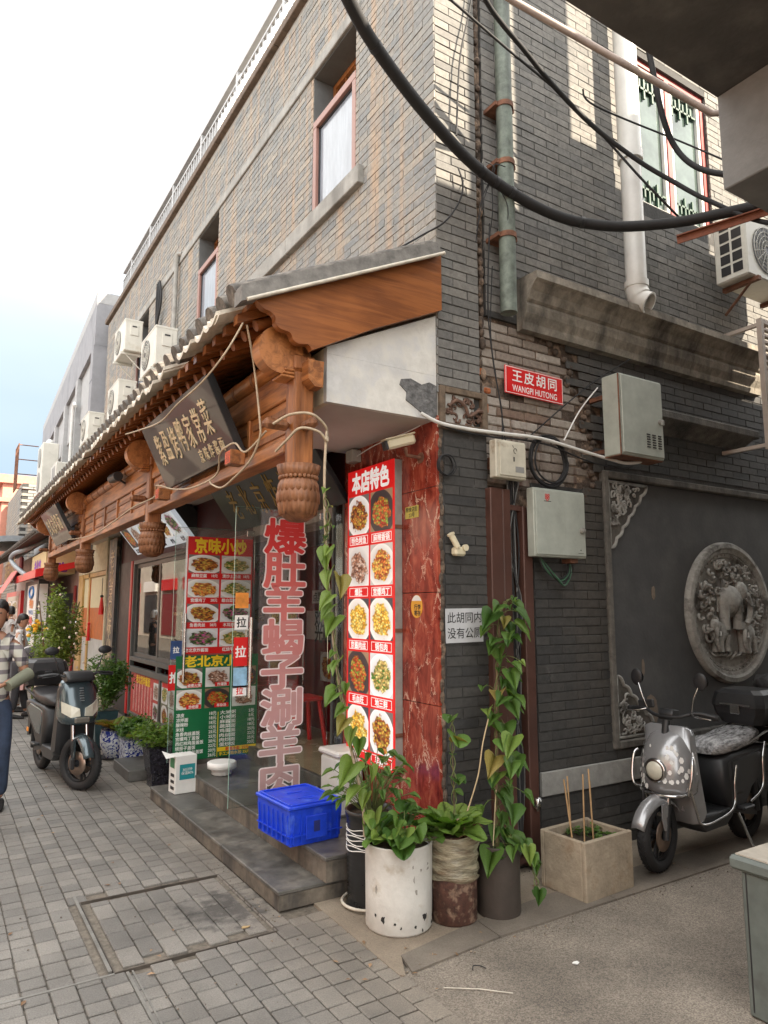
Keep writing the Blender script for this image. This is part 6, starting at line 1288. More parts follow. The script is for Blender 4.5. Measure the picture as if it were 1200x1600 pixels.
def pot(label, c, prof, m, cat='pot', soil=.03, n=40, wob=None, name='plant_pot'):
    t = wrap(name, label, cat, None, c); top = prof[-1]
    b = MB(); pr = prof + [(top[0] - .010, top[1]), (top[0] - .012, top[1] - soil - .02)]; b.lathe([(.001, prof[0][1])] + pr, n=n, wob=wob, cap=False); b.build('body', m, t)
    b = MB(); b.lathe([(.001, top[1] - soil), (top[0] - .011, top[1] - soil - .006)], n=24, cap=False, wob=lambda a, h: 1); b.build('soil', M['soil'], t); return t
wp = mat('chipped_white_paint', (.62, .61, .57), .6, var=.06, scale=10, col2=(.42, .36, .27), mix2=(.58, .72), s2=6, bump=.3, bscale=30)
def chips(t, r, z0, z1, n, seed, m, ang=(-2.9, -.3)):
    rnd = random.Random(seed)
    for k in range(n):
        a = rnd.uniform(*ang); z = rnd.uniform(z0, z1); b = MB(); w, h = rnd.uniform(.004, .014), rnd.uniform(.006, .022); pts = []
        for q in range(9): f = rnd.uniform(.5, 1.2); pts.append((a + w / r * f * math.cos(q * .7), z + h * f * math.sin(q * .7)))
        b.add([((r + .0012) * math.cos(p[0]), (r + .0012) * math.sin(p[0]), p[1]) for p in pts], [tuple(range(9))]); b.build('paint_chip', m, t)
t = pot('chipped white painted metal drum planter in front of the other pots', (-.44, -.21, .003), [(.162, 0), (.170, .012), (.172, .20), (.175, .405), (.180, .412)], wp, soil=.035); chips(t, .171, .02, .10, 11, 5, M['black_t']); chips(t, .173, .2, .37, 7, 9, plain('grey_chip', (.3, .28, .25), .7))
rib = lambda a, h: 1
t = pot('tall black ribbed planter squeezed between the steps and the white drum', (-.44, .085, .003), [(.122, 0), (.128, .01)] + [(.112 + (.007 if k % 2 else 0) + k * .0003, .02 + k * .0125) for k in range(36)] + [(.135, .48), (.137, .50)], mat('glossy_black_plastic', (.018, .019, .02), .3, var=.2)); b = MB(); rnd = random.Random(1)
for k in range(7): z = .30 + k * .018; b.tube([(.127 * math.cos(a * PI / 14), .127 * math.sin(a * PI / 14), z + .006 * math.sin(a + k * 2)) for a in range(-18, 0)], .003, 5)
b.build('plastic_tape', M['white_t'], t)
b = MB(); b.tube([(.15 * math.cos(a * PI / 12), .15 * math.sin(a * PI / 12), .02) for a in range(25)], .008, 6); b.build('saucer_rim', M['tile_pale'], t)
rust = mat('rusted_tin', (.075, .032, .022), .75, var=.35, scale=26, col2=(.20, .13, .09), mix2=(.52, .62), s2=22, bump=.4)
t = pot('rusty tin planter wrapped in clear plastic film around its top', (-.16, -.31, .003), [(.112, 0), (.120, .01), (.122, .22), (.122, .42), (.124, .43)], rust)
film = mat('crumpled_plastic_film', (.30, .27, .19), .22, var=.35, scale=9, bump=.8, bscale=30, stretch=(1, 1, 5), col2=(.15, .11, .07), mix2=(.45, .65), s2=6)
b = MB(); rnd = random.Random(6); rr = []
for k in range(15):
    z = .215 + k * .0155; ring = []
    for a in range(48): r = .128 + .006 * math.sin(k * 1.7 + a * .35) + .004 * rnd.random() + (.004 if k > 10 else 0); ring.append((r * math.cos(a * PI / 24), r * math.sin(a * PI / 24), z + .006 * math.sin(a * .5 + k)))
    rr.append(ring)
b.ring_loft(rr, False); b.build('plastic_wrap', film, t)
t = pot('dark brown painted cylinder planter beside the brown channels', (.09, -.375, .003), [(.112, 0), (.116, .008), (.116, .345), (.118, .352)], mat('matt_brown_paint', (.060, .048, .040), .7, var=.12, scale=9, bump=.2))
# planter with thin stakes
t = wrap('concrete_planter', 'rectangular stained concrete planter with bamboo stakes by the alley wall', 'planter', None, (.76, -.385, .002), R(3)); pc = mat('stained_planter_concrete', (.34, .28, .205), .85, var=.16, scale=9, col2=(.22, .15, .09), mix2=(.55, .72), s2=5, bump=.5, bscale=50)
b = MB(); X, Y, H = .21, .165, .315; b.box((-X, -Y, 0), (X, -Y + .028, H), .005); b.box((-X, Y - .028, 0), (X, Y, H), .005); b.box((-X, -Y + .0285, .001), (-X + .028, Y - .0285, H - .001), .005); b.box((X - .028, -Y + .0285, .001), (X, Y - .0285, H - .004), .005); b.build('trough', pc, t); mbx(M['soil'], [((-X + .028, -Y + .028, .0), (X - .028, Y - .028, .265))], 'soil', t)
rnd = random.Random(5)
for k, (x, y, h, lean) in enumerate(((-.17, -.05, .36, -.04), (-.10, .02, .35, 0), (-.05, -.03, .36, .03), (-.03, -.08, .40, 0), (-.02, -.07, .33, .01))): b = MB(); b.tube([(x, y, .25), (x + lean, y + .02, .27 + h)], .005, 6); b.build('stake', mat('bamboo_stake', (.38, .24, .12), .7, var=.2), t)
random.seed(31)
for k in range(46): put_leaf(t, Vector((random.uniform(-.02, .17), random.uniform(-.12, .12), .272 + random.uniform(0, .03))), (random.uniform(-1, 1), random.uniform(-1, 1), random.uniform(-.1, .5)), random.uniform(.025, .05), 'heart', 'leaf_dk' if k % 3 else 'leaf', random.uniform(-.5, .5))
# plants in the pots
vine('climbing bean like vine with many heart shaped leaves in front of the brown channels', [(.09, -.375, .33), (.13, -.33, .55), (.20, -.26, .85), (.26, -.20, 1.15), (.33, -.15, 1.4), (.36, -.12, 1.62)], 64, .125, seed=4, stem_r=.013, spread=.15)
vine('wisp of vine crossing the brown channel above the tall climbing plant', [(.36, -.12, 1.55), (.42, -.10, 1.63), (.50, -.08, 1.66), (.58, -.07, 1.62)], 7, .10, seed=8, stem_r=.003, spread=.05)
vine('trailing vine tip hanging over the brown cylinder planter', [(.10, -.40, .40), (.17, -.50, .34), (.20, -.54, .24), (.20, -.55, .14)], 10, .085, seed=12, stem_r=.003, out=(-.2, -.5, -.9), spread=.05)
vine('vine with yellowish leaves climbing the pale cable beside the lightbox sign', [(-.56, -.08, .50), (-.62, -.09, .75), (-.70, -.09, 1.05), (-.755, -.09, 1.35), (-.80, -.09, 1.70), (-.83, -.09, 1.95)], 27, .125, seed=21, stem_r=.004, out=(-.8, -.5, -.75), spread=.08, mk='leaf_y')
vine('sprig of small leaves on the pale cable near the hanging post', [(-.83, -.09, 1.95), (-.82, -.11, 2.05), (-.84, -.11, 2.2)], 5, .055, seed=3, stem_r=.003, spread=.03)
b = MB(); b.tube(smooth_path([(-.10, -.35, .52), (.0, -.33, .70), (.06, -.3, .85), (.14, -.26, .98)], 5), .004, 6); b.build('bare_stick', plain('pale_stick', (.45, .34, .2), .8), None, label='bare pale stick leaning from the wrapped pot to the tall climber', cat='stick')
b = MB(); b.tube([(.02, -.42, .36), (.10, -.36, .62)], .0035, 6); b.build('bamboo_cane', plain('pale_stick2', (.45, .36, .22), .8), None, label='short bamboo cane leaning in the brown cylinder planter', cat='cane')
cluster('bushy pointed leaved plant filling the tall black ribbed planter', (-.44, .06, .48), 80, .085, .23, .38, 'ovate', 'leaf', 41)
cluster('round leaved plant spilling over the white drum planter', (-.42, -.23, .38), 46, .105, .19, .20, 'round', 'leaf', 43)
def rosette(label, c, n, size, seed, mk, tilt=.9):
    random.seed(seed); t = wrap('leafy_rosette', label, 'plant')
    for i in range(n): a = i * 2.4 + random.uniform(-.2, .2); up = tilt - .9 * (i / n) * tilt; d = Vector((math.cos(a), math.sin(a), .35 + (1 - i / n) * 1.6)); put_leaf(t, Vector(c) + Vector((math.cos(a), math.sin(a), 0)) * .015, d, size * (.6 + .45 * i / n) * random.uniform(.85, 1.1), 'long', mk, random.uniform(-.3, .3))
    return t
rosette('large light green lettuce like plant in the plastic wrapped pot', (-.20, -.34, .44), 24, .22, 51, 'leaf_y')
vine('upright stem with round leaves rising from the plastic wrapped pot', [(-.15, -.31, .44), (-.16, -.32, .65), (-.165, -.32, .85), (-.165, -.32, 1.02)], 9, .115, seed=53, stem_r=.003, kind='round', spread=.05, out=(-.4, -.8, .1))
random.seed(55); t = wrap('dry_leaves', 'heap of dry brown leaves on the rim of the plastic wrapped pot', 'dry leaves'); M['leaf_dry'] = leaf_mat('dry_leaf', (.16, .09, .05), (.34, .22, .13), .1)
for k in range(22): a = random.uniform(-1.8, 1.2); put_leaf(t, Vector((-.16 + .10 * math.cos(a), -.31 + .10 * math.sin(a), .435 + random.uniform(0, .06))), (random.uniform(-1, 1), random.uniform(-1, 1), random.uniform(-.9, .5)), random.uniform(.05, .09), 'ovate', 'leaf_dry', random.uniform(-1.5, 1.5), 'dry_leaf')
def bush(parent, c, rx, ry, rz_, n, size, mk, seed, name='foliage', clump=14):
    rnd = random.Random(seed); b = MB(); C0 = Vector(c); cl = []
    for k in range(clump):
        d = Vector((rnd.gauss(0, 1), rnd.gauss(0, 1), rnd.gauss(0, 1))).normalized() * rnd.uniform(.35, .95); cl.append((Vector((d.x * rx, d.y * ry, d.z * rz_)), rnd.uniform(.22, .42)))
    for i in range(n):
        c1, r = rnd.choice(cl); d = Vector((rnd.gauss(0, 1), rnd.gauss(0, 1), rnd.gauss(0, 1))).normalized() * rnd.random() ** .4 * r; p = C0 + c1 + Vector((d.x * rx, d.y * ry, d.z * rz_)) * 1.3
        u = Vector((rnd.gauss(0, 1), rnd.gauss(0, 1), rnd.gauss(0, .6))).normalized(); w = u.cross(Vector((rnd.gauss(0, .5), rnd.gauss(0, .5), 1))).normalized(); nn = u.cross(w); s = size * rnd.uniform(.6, 1.3); b.t = rnd.random()
        b.add([p, p + u * s * .45 + w * s * .28 + nn * s * .08, p + u * s, p + u * s * .45 - w * s * .28 + nn * s * .08], [(0, 1, 2), (0, 2, 3)])
    return b.build(name, M[mk], parent, fix=False, kind='stuff')
def stems(parent, c, top, n, spread, r, seed, m='stem_b'):
    rnd = random.Random(seed)
    for k in range(n): b = MB(); e = Vector(c) + Vector((rnd.uniform(-spread, spread), rnd.uniform(-spread, spread), top)); b.tube(smooth_path([c, (Vector(c) + e) / 2 + Vector((rnd.uniform(-.05, .05), rnd.uniform(-.05, .05), 0)), e], 4), [r * (1 - .06 * q) for q in range(9)], 6); b.build('stem', M[m], parent)
t = wrap('tall_shrub', 'tall yellow green shrub with small flowers standing beyond the parked scooter', 'shrub'); stems(t, (-1.12, 7.3, .1), 1.6, 6, .3, .016, 2); bush(t, (-1.10, 7.3, 1.28), .30, .55, .66, 5200, .052, 'leaf_bush', 3, clump=30)
b = MB(); rnd = random.Random(17)
for k in range(60): b.ball((-1.15 + rnd.gauss(0, .17), 7.1 + rnd.gauss(0, .3), 1.0 + rnd.gauss(0, .3)), .018, 5, m=3)
b.build('small_flowers', plain('pale_flower', (.7, .6, .5), .6), t, kind='stuff')
t = wrap('low_shrub', 'rounded dark green shrub in the tall teal planter by the red post', 'shrub'); stems(t, (-.80, 5.55, .4), .4, 4, .18, .01, 5); bush(t, (-.74, 5.6, .74), .30, .42, .33, 3600, .045, 'leaf_dk', 6, clump=22)
t = wrap('plant_pot', 'tall teal square planter under the dark green shrub', 'pot', None, (-.80, 5.5, .003)); tl = mat('teal_glaze', (.035, .075, .085), .3, var=.15); b = MB(); b.ring_loft([[(sx_ * w, sy * w, z) for sx_, sy in ((-1, -1), (1, -1), (1, 1), (-1, 1))] for w, z in ((.085, 0), (.10, .03), (.13, .42), (.14, .43), (.125, .425))], smooth=False); b.build('body', tl, t); b = MB(); b.lathe([(.13, 0), (.15, .015)], n=20); b.build('saucer', M['black_pl'], t)
def porcelain(name):
    m, n, b = nodes_of(name); N = n.nodes.new; L = n.links.new; tcn = N('ShaderNodeTexCoord'); nz = N('ShaderNodeTexNoise'); nz.inputs['Scale'].default_value = 26; nz.inputs['Detail'].default_value = 3; nz.inputs['Distortion'].default_value = 1.5; L(tcn.outputs['Object'], nz.inputs['Vector']); cr = N('ShaderNodeValToRGB'); e = cr.color_ramp.elements; e[0].position = .5; e[0].color = (.62, .64, .66, 1); e[1].position = .54; e[1].color = (.03, .045, .25, 1); L(nz.outputs['Fac'], cr.inputs[0]); L(cr.outputs[0], b.inputs['Base Color']); b.inputs['Roughness'].default_value = .18; return m
por = porcelain('blue_white_porcelain')
pot('round blue and white porcelain pot next to the teal planter', (-.80, 4.85, .003), [(.09, 0), (.11, .02), (.155, .14), (.16, .24), (.145, .29), (.155, .30)], por); b = MB(); b.lathe([(.14, .003), (.17, .02), (.165, .012)], (-.80, 4.85, 0), 24); b.build('pot_saucer', M['black_pl'], None, label='dark flat saucer under the round porcelain pot', cat='saucer')
t = wrap('plant_pot', 'square blue and white porcelain planter behind the low stone block', 'pot', None, (-.68, 4.45, .003)); b = MB(); b.ring_loft([[(sx_ * w, sy * w, z) for sx_, sy in ((-1, -1), (1, -1), (1, 1), (-1, 1))] for w, z in ((.12, 0), (.13, .02), (.14, .25), (.15, .26), (.13, .255))], smooth=False); b.build('body', por, t)
for k, (c, lb, n_) in enumerate((((-.80, 4.85, .28), 'reddish leaved croton plant in the round porcelain pot', 16), ((-.60, 4.2, .26), 'croton plant with broad red green leaves behind the square planter', 14), ((-.5, 3.75, .3), 'croton plant rising beside the green menu sheet', 12))):
    M['leaf_red'] = M.get('leaf_red') or leaf_mat('croton_leaf', (.20, .07, .03), (.16, .22, .04)); rosette(lb, c, n_, .27, 60 + k, 'leaf_red')
t = wrap('leafy_plant', 'dense small leaved plant in the square porcelain planter', 'plant'); bush(t, (-.70, 4.4, .36), .22, .3, .15, 1700, .045, 'leaf', 8, clump=16)
t = wrap('leafy_plant', 'pale green small leaved plant in the black carved planter', 'plant'); bush(t, (-.70, 3.42, .44), .22, .27, .17, 1500, .045, 'leaf_y', 9, clump=16)
t = wrap('plant_pot', 'tall black carved square planter at the left end of the steps', 'pot', None, (-.72, 3.36, .003)); b = MB(); b.ring_loft([[(sx_ * w, sy * w, z) for sx_, sy in ((-1, -1), (1, -1), (1, 1), (-1, 1))] for w, z in ((.085, 0), (.085, .12), (.10, .125), (.13, .34), (.14, .35), (.12, .345))], smooth=False); b.build('body', mat('black_carved_glaze', (.016, .015, .022), .25, var=.5, scale=30, bump=.9, bscale=45), t)
b = MB()
for k in range(6): b.tube([(.11, -.14, .04 + k * .055), (.13, -.02, .04 + k * .055)], .005, 5)
b.tube([(.11, -.14, .02), (.11, -.14, .34)], .005, 5); b.tube([(.13, -.02, .02), (.13, -.02, .34)], .005, 5); b.build('wire_rack', M['steel_side'], t)
t = wrap('stone_block', 'low dark stone step block lying on the setts before the porcelain pots', 'stone block'); mbx(M['granite_step'], [((-.93, 3.62, .002), (-.62, 4.28, .10))], 'block', t, .006)
# foam box carton and bowl on the steps
t = wrap('white_carton', 'white carton with a teal label standing on the lower step', 'carton', None, (-.725, 2.62, .102), R(4)); ct = plain('white_card', (.70, .70, .67), .6)
mbx(ct, [((-.09, -.075, 0), (.09, .075, .30))], 'box', t, .004); b = MB(); b.add([(-.091, -.075, .30), (-.091, .075, .30), (-.16, .07, .33), (-.17, -.07, .29)], [(0, 1, 2, 3)]); b.build('open_flap', ct, t)
mbx(plain('teal_label', (.015, .24, .27), .5), [((-.055, -.0765, .11), (.075, -.0755, .23))], 'label_print', t); letters('lettering', '30分钟\n保温80%', M['white_t'], t, ALLEY(.01, -.0775, .175), .028, ext=.0003)
mbx(plain('green_patch', (.05, .20, .09), .5), [((-.0915, -.05, .20), (-.0905, .05, .28))], 'side_print', t)
for k in range(3): mbx(M['black_t'], [((-.0915, -.05, .03 + k * .05), (-.0905, .03, .055 + k * .05))], 'side_print', t)
t = wrap('white_bowl', 'white upturned bowl on the upper step behind the glass door', 'bowl', None, (-.45, 2.45, .237)); b = MB(); b.lathe([(.07, 0), (.085, .01), (.085, .05), (.12, .055), (.12, .10), (.11, .105)], n=28); b.build('bowl', M['white_t'], t)
t = wrap('white_bin', 'white plastic bin with a lid in the doorway behind the vine', 'bin', None, (-.14, .95, .237)); mbx(plain('bin_white', (.55, .56, .53), .4), [((-.10, -.13, 0), (.10, .13, .38))], 'body', t, .02); mbx(plain('bin_white2', (.60, .61, .58), .35), [((-.112, -.142, .381), (.112, .142, .42))], 'lid', t, .012)
random.seed(91); b = MB()
for k in range(70):
    x, y = random.choice(((random.uniform(-.6, 2.2), -.12 - abs(random.gauss(0, .14))), (random.gauss(-.3, .35), random.gauss(-.55, .15)), (random.uniform(-2.2, -.9), random.uniform(-.3, 4)))); a = random.uniform(0, 6.28); s_ = random.uniform(.006, .022); b.t = random.random()
    c, d = math.cos(a) * s_, math.sin(a) * s_; b.add([(x - c, y - d, .004), (x - d * .5, y + c * .5, .009), (x + c, y + d, .005), (x + d * .5, y - c * .5, .007)], [(0, 1, 2), (0, 2, 3)])
b.build('fallen_leaves', M['leaf_dry'], None, fix=False, kind='stuff')
# blue crate
t = wrap('blue_crate', 'bright blue lidded plastic crate on the edge of the upper step', 'crate', None, (-.585, .685, .2365), R(3)); bl = mat('blue_polypropylene', (.012, .055, .60), .4, var=.12, scale=14, col2=(.06, .13, .62), mix2=(.58, .7), s2=9); w, d, h = .175, .215, .205
b = MB(); b.ring_loft([[(sx_ * w * k, sy * d * k, z) for sx_, sy in ((-1, -1), (1, -1), (1, 1), (-1, 1))] for k, z in ((.93, 0), (1, .16), (1, h), (.96, h), (.9, .01))], smooth=False); b.build('body', bl, t)
rb = MB()
for s in (-1, 1):
    for k in range(-3, 4):
        if abs(k) == 1 or k == 0: continue
        rb.box((k * .05 - .003, s * d * .985 - .008, .015), (k * .05 + .003, s * d * .985 + .008, h - .03))
    for k in range(-3, 4): rb.box((s * w * .985 - .008, k * .062 - .003, .015), (s * w * .985 + .008, k * .062 + .003, h - .03))
rb.box((-w - .004, -d - .004, .055), (w + .004, -d + .006, .062)); rb.box((-w - .004, -d, .055), (-w + .006, d, .062)); rb.box((-.07, -d - .009, .03), (.07, -d + .004, .16), .003); rb.build('ribs', bl, t, kind='stuff')
mbx(bl, [((-w - .012, -d - .012, h), (w + .012, d + .012, h + .022))], 'lid', t, .006)
b = MB()
for s in (-1, 1): b.box((-w + .01, s * (d - .012) - .008, h + .0225), (w - .01, s * (d - .012) + .008, h + .03), .002); b.box((s * (w - .012) - .008, -d + .022, h + .0226), (s * (w - .012) + .008, d - .022, h + .0301), .002)
b.build('lid_rim', bl, t, kind='stuff'); b = MB(); b.lathe([(.001, h + .0235), (.05, h + .0235), (.056, h + .026), (.06, h + .0225)], (.03, -.09, 0), 24, cap=False); b.build('lid_boss', bl, t)
for s in (-1, 1): mbx(bl, [((-.05, s * .07 - .012, h + .0227), (.05, s * .07 + .012, h + .027))], 'lid_ridge', t, .002)
mbx(plain('dark_blue_stamp', (.02, .03, .16), .6), [((-.02, -d - .0105, .07), (.02, -d - .0095, .13))], 'stamp', t)
# ---------------------------------------------------------------- electric scooters
CH = mat('chrome', (.62, .62, .62), .14, metal=1, var=.05); DKP = mat('dark_scooter_plastic', (.022, .023, .025), .42, var=.15); SILV = mat('graphite_silver_paint', (.36, .365, .375), .24, metal=.45, var=.05, coat=.6); BLG = mat('blue_grey_metallic', (.075, .105, .12), .22, metal=.5, var=.05, coat=.7)
LENS = mat('headlamp_lens', (.62, .60, .50), .08, var=.1, spec=.8); WRAP = mat('plastic_wrapped_seat', (.34, .34, .345), .16, var=.5, scale=12, bump=1.0, bscale=26, stretch=(1, 3, 3), spec=.9)
def wheel(t, x, r, tw, turn=0, y=0):
    w = empty('wheel', (x, y, r), turn); w.parent = t
    def tor(R0, r0, n=40, m=12, sq=1.0): 
        b = MB(); rings = []
        for i in range(n + 1):
            a = 2 * PI * i / n; rings.append([((R0 + r0 * sq * math.cos(2 * PI * k / m)) * math.cos(a), r0 * 1.05 * math.sin(2 * PI * k / m), (R0 + r0 * sq * math.cos(2 * PI * k / m)) * math.sin(a)) for k in range(m)])
        return b.ring_loft(rings, False)
    b = tor(r - tw, tw); b.build('tyre', M['black_rub'], w)
    tr = MB()
    for i in range(44):
        a = 2 * PI * i / 44
        for s in (-1, 1): p = Vector(((r - .002) * math.cos(a), s * tw * .35, (r - .002) * math.sin(a))); d = Vector((-math.sin(a), s * .9, math.cos(a))); tr.bar(p - d * .010, p + d * .010, .005, .006, (math.cos(a), 0, math.sin(a)))
    tr.build('tread_blocks', M['black_rub'], w, kind='stuff')
    rr = r - 2 * tw + .006; b = tor(rr, .010, m=8); b.lathe([(rr - .004, -.030), (rr, -.028), (rr, .028), (rr - .004, .030)], n=40, ax='y', cap=False); b.build('rim', DKP, w)
    b = MB(); b.tube([(0, -.045, 0), (0, .045, 0)], .035, 16); b.tube([(0, -.07, 0), (0, .07, 0)], .011, 10)
    for k in range(5):
        a = k * 2 * PI / 5
        for q in (-.16, .16): b.bar((.028 * math.cos(a), 0, .028 * math.sin(a)), (rr * math.cos(a + q), 0, rr * math.sin(a + q)), .016, .018, (0, 1, 0))
    b.build('spokes', DKP, w)
    b = MB(); b.lathe([(.04, .040), (rr * .64, .040), (rr * .64, .044), (.04, .044)], n=36, ax='y'); b.lathe([(.04, -.040), (rr * .64, -.040), (rr * .64, -.044), (.04, -.044)], n=36, ax='y'); b.build('brake_disc', mat('worn_disc', (.32, .24, .19), .35, metal=.8, var=.2), w)
    return w
def hring(xc, z, w, dep, back, n=20, p=2.0, tw=1):
    r = []
    for k in range(n + 1):
        a = -PI / 2 + PI * k / n; c, s = math.cos(a), math.sin(a); r.append((xc + dep * abs(c) ** (2 / p), w * (1 if s > 0 else -1) * abs(s) ** (2 / p), z))
    for k in range(7): q = 1 - 2 * (k + .5) / 7; r.append((xc - back, w * .93 * q, z))
    return r
def side_body(t, name, poly, w, m, r=.02):
    cx_ = sum(p[0] for p in poly) / len(poly); cz = sum(p[1] for p in poly) / len(poly); rings = []
    for y, k in ((-w, .86), (-w * .93, .95), (-w * .72, 1), (w * .72, 1), (w * .93, .95), (w, .86)): rings.append([(cx_ + (p[0] - cx_) * k, y, cz + (p[1] - cz) * k) for p in poly])
    b = MB(); b.ring_loft(rings); return b.build(name, m, t)
def scooter(label, loc, rz, s, kind):
    dz = -.075 if kind == 'R' else 0
    t = wrap('electric_scooter', label, 'scooter', 'parked electric scooters', loc, rz); t.scale = (s, s, s)
    body = SILV if kind == 'R' else BLG; turn = R(26) if kind == 'L' else R(6); r = .245 if kind == 'L' else .242
    wheel(t, .60, r, .042, turn); wheel(t, -.60, r, .046)
    F = empty('fork', (0, 0, 0)); F.parent = t
    for s_ in (-1, 1): b = MB(); b.tube([(.60, s_ * .062, .215), (.555, s_ * .062, .44)], .021, 12); b.build('slider', DKP, F); b = MB(); b.tube([(.556, s_ * .062, .43), (.50, s_ * .062, .70)], .0135, 12); b.build('stanchion', CH, F)
    b = MB(); b.box((.46, -.09, .66), (.55, .09, .70), .01); b.tube([(.50, 0, .68), (.42, 0, .98)], .028, 12); b.build('steering_column', DKP, F)
    b = MB(); b.box((.60, -.105, .20), (.67, -.07, .30), .01); b.tube([(.615, -.08, .22), (.60, -.10, .50), (.52, -.08, .68)], .005, 6); b.build('brake_caliper', DKP, F)
    # fender
    b = MB(); rings = []
    for k in range(17):
        a = R(18 + k * 8.8); R0 = r + .022; c0, s0 = math.cos(a), math.sin(a); w = .052 + .012 * math.sin(PI * k / 16); rings.append([(.60 + (R0 - .016 * (q / 5) ** 2 * abs(q)) * c0, q * w / 3.2, r + (R0 - .005 * q * q) * s0) for q in (-3.2, -2.4, -1.2, 0, 1.2, 2.4, 3.2)])
    b.ring_loft(rings, False, closed=False); o = b.build('front_fender', body, t, fix=False); md_ = o.modifiers.new('t', 'SOLIDIFY'); md_.thickness = .006
    for s_ in (-1, 1): b = MB(); b.prism([(.575, .46), (.64, .45), (.645, .36), (.62, .28), (.595, .28), (.60, .36), (.57, .38)], s_ * .064, s_ * .074); b.build('fender_stay', body, t)
    # front cover
    if kind == 'R':
        rings = [hring(.40, z + dz, w, d, .02) for z, w, d in ((.555, .09, .10), (.57, .17, .155), (.60, .195, .185), (.68, .205, .20), (.78, .195, .19), (.88, .170, .155), (.95, .135, .10), (.985, .085, .045), (.99, .03, .01))]
    else:
        rings = [hring(.42 - (z - .6) * .18, z, w, d, .02, p=2.5) for z, w, d in ((.575, .10, .12), (.60, .165, .165), (.66, .185, .175), (.76, .180, .165), (.86, .172, .15), (.955, .158, .12), (.985, .135, .085), (.99, .09, .05))]
    b = MB(); b.ring_loft(rings); b.build('front_cover', body, t)
    if kind == 'R':
        b = MB(); b.lathe([(.075, -.01), (.083, .015), (.078, .03), (.066, .03)], (.575, 0, .735 + dz), 32, 'x'); b.build('headlight_bezel', CH, t)
        b = MB(); b.lathe([(.067, .018), (.06, .032), (.035, .042), (.001, .045)], (.575, 0, .735 + dz), 28, 'x', cap=False); b.build('headlight', LENS, t)
        for s_ in (-1, 1): b = MB(); b.tube(smooth_path([(.49, s_ * .17, .515), (.54, s_ * .205, .530), (.53, s_ * .225, .610), (.50, s_ * .225, .730), (.47, s_ * .21, .760)], 5), .011, 10); b.build('guard_rail', CH, t)
        b = MB(); b.tube(smooth_path([(.49, -.17, .515), (.575, -.12, .505), (.60, 0, .502), (.575, .12, .505), (.49, .17, .515)], 5), .011, 10); b.build('guard_rail', CH, t)
        rnd = random.Random(2); b = MB()
        for k in range(46):   # small pale petal stickers
            a = rnd.choice((-1, 1)) * rnd.uniform(.25, 1.25); z = rnd.uniform(.61, .90); w = .198; x = .40 + .196 * math.cos(a) * (1 - .35 * max(0, (z - .75) / .2)); y = .2 * math.sin(a) * (1 - .2 * max(0, (z - .75) / .2)); n_ = Vector((math.cos(a), math.sin(a), .15)).normalized(); u = n_.cross(Vector((0, 0, 1))).normalized(); v = n_.cross(u); c0 = Vector((x, y, z + dz)) + n_ * .006; s2 = rnd.uniform(.009, .018)
            b.add([c0 + (u * math.cos(q) + v * math.sin(q) * 1.3) * s2 for q in (0, 1, 2, 3, 4, 5)], [(0, 1, 2, 3, 4, 5)])
        b.build('sticker_flecks', M['white_t'], t, fix=False, kind='stuff')
    else:
        for s_ in (-1, 1):
            b = MB(); P = [(.585, s_ * .02, .665), (.583, s_ * .03, .735), (.548, s_ * .10, .765), (.478, s_ * .165, .80), (.505, s_ * .165, .70), (.560, s_ * .10, .655)]; b.add([Vector(p) + Vector((.012, 0, 0)) for p in P] + [Vector(p) - Vector((.05, 0, 0)) for p in P], [tuple(range(6)), tuple(range(6, 12))] + [(k, (k + 1) % 6, 6 + (k + 1) % 6, 6 + k) for k in range(6)]); b.build('headlight', LENS, t)
        b = MB(); b.box((.54, -.07, .60), (.603, .07, .655), .012); b.build('centre_lamp', plain('smoked_lens', (.16, .15, .13), .1), t)
        b = MB()
        for k in range(6): b.box((.545 - k * .007, -.018, .80 + k * .022), (.568 - k * .008, .018, .81 + k * .022), .002)
        b.build('badge_fins', plain('badge_grey', (.3, .33, .35), .3, metal=.6), t)
    # leg shield, floor, under-seat body
    side_body(t, 'leg_shield', [(.43, .58), (.44, .95), (.37, .95), (.31, .60), (.25, .33), (.30, .27), (.40, .30)], .175, DKP if kind == 'L' else body)
    side_body(t, 'floorboard', [(.33, .27), (.33, .325), (-.12, .335), (-.16, .28), (-.05, .22), (.25, .22)], .155, DKP)
    side_body(t, 'seat_base', [(-.10, .30), (-.06, .66), (-.16, .70), (-.62, .72), (-.80, .70), (-.78, .60), (-.62, .50), (-.45, .42), (-.30, .27)], .15, DKP)
    side_body(t, 'side_panel', [(-.16, .40), (-.13, .66), (-.60, .70), (-.72, .64), (-.50, .50), (-.30, .40)], .158, body if kind == 'L' else DKP)
    b = MB(); rings = []
    for x, w, z0, z1 in ((-.02, .08, .70, .745), (-.06, .125, .69, .785), (-.15, .145, .69, .81), (-.30, .150, .70, .805), (-.42, .150, .71, .825), (-.56, .145, .715, .85), (-.68, .12, .72, .845), (-.73, .07, .74, .82)): rings.append([(x, w * (1 if math.cos(a) > 0 else -1) * abs(math.cos(a)) ** .6, (z0 + z1) / 2 + (z1 - z0) / 2 * (1 if math.sin(a) > 0 else -1) * abs(math.sin(a)) ** .6) for a in [k * PI / 10 for k in range(20)]])
    b.ring_loft(rings); b.build('seat', WRAP if kind == 'R' else M['black_pl'], t)
    # top box with lid
    bx0, bz = -.84, .86
    b = MB()
    def rr4(x0, x1, w, z, c=.05):
        return [(x0 + c, -w, z), (x1 - c, -w, z), (x1, -w + c, z), (x1, w - c, z), (x1 - c, w, z), (x0 + c, w, z), (x0, w - c, z), (x0, -w + c, z)]
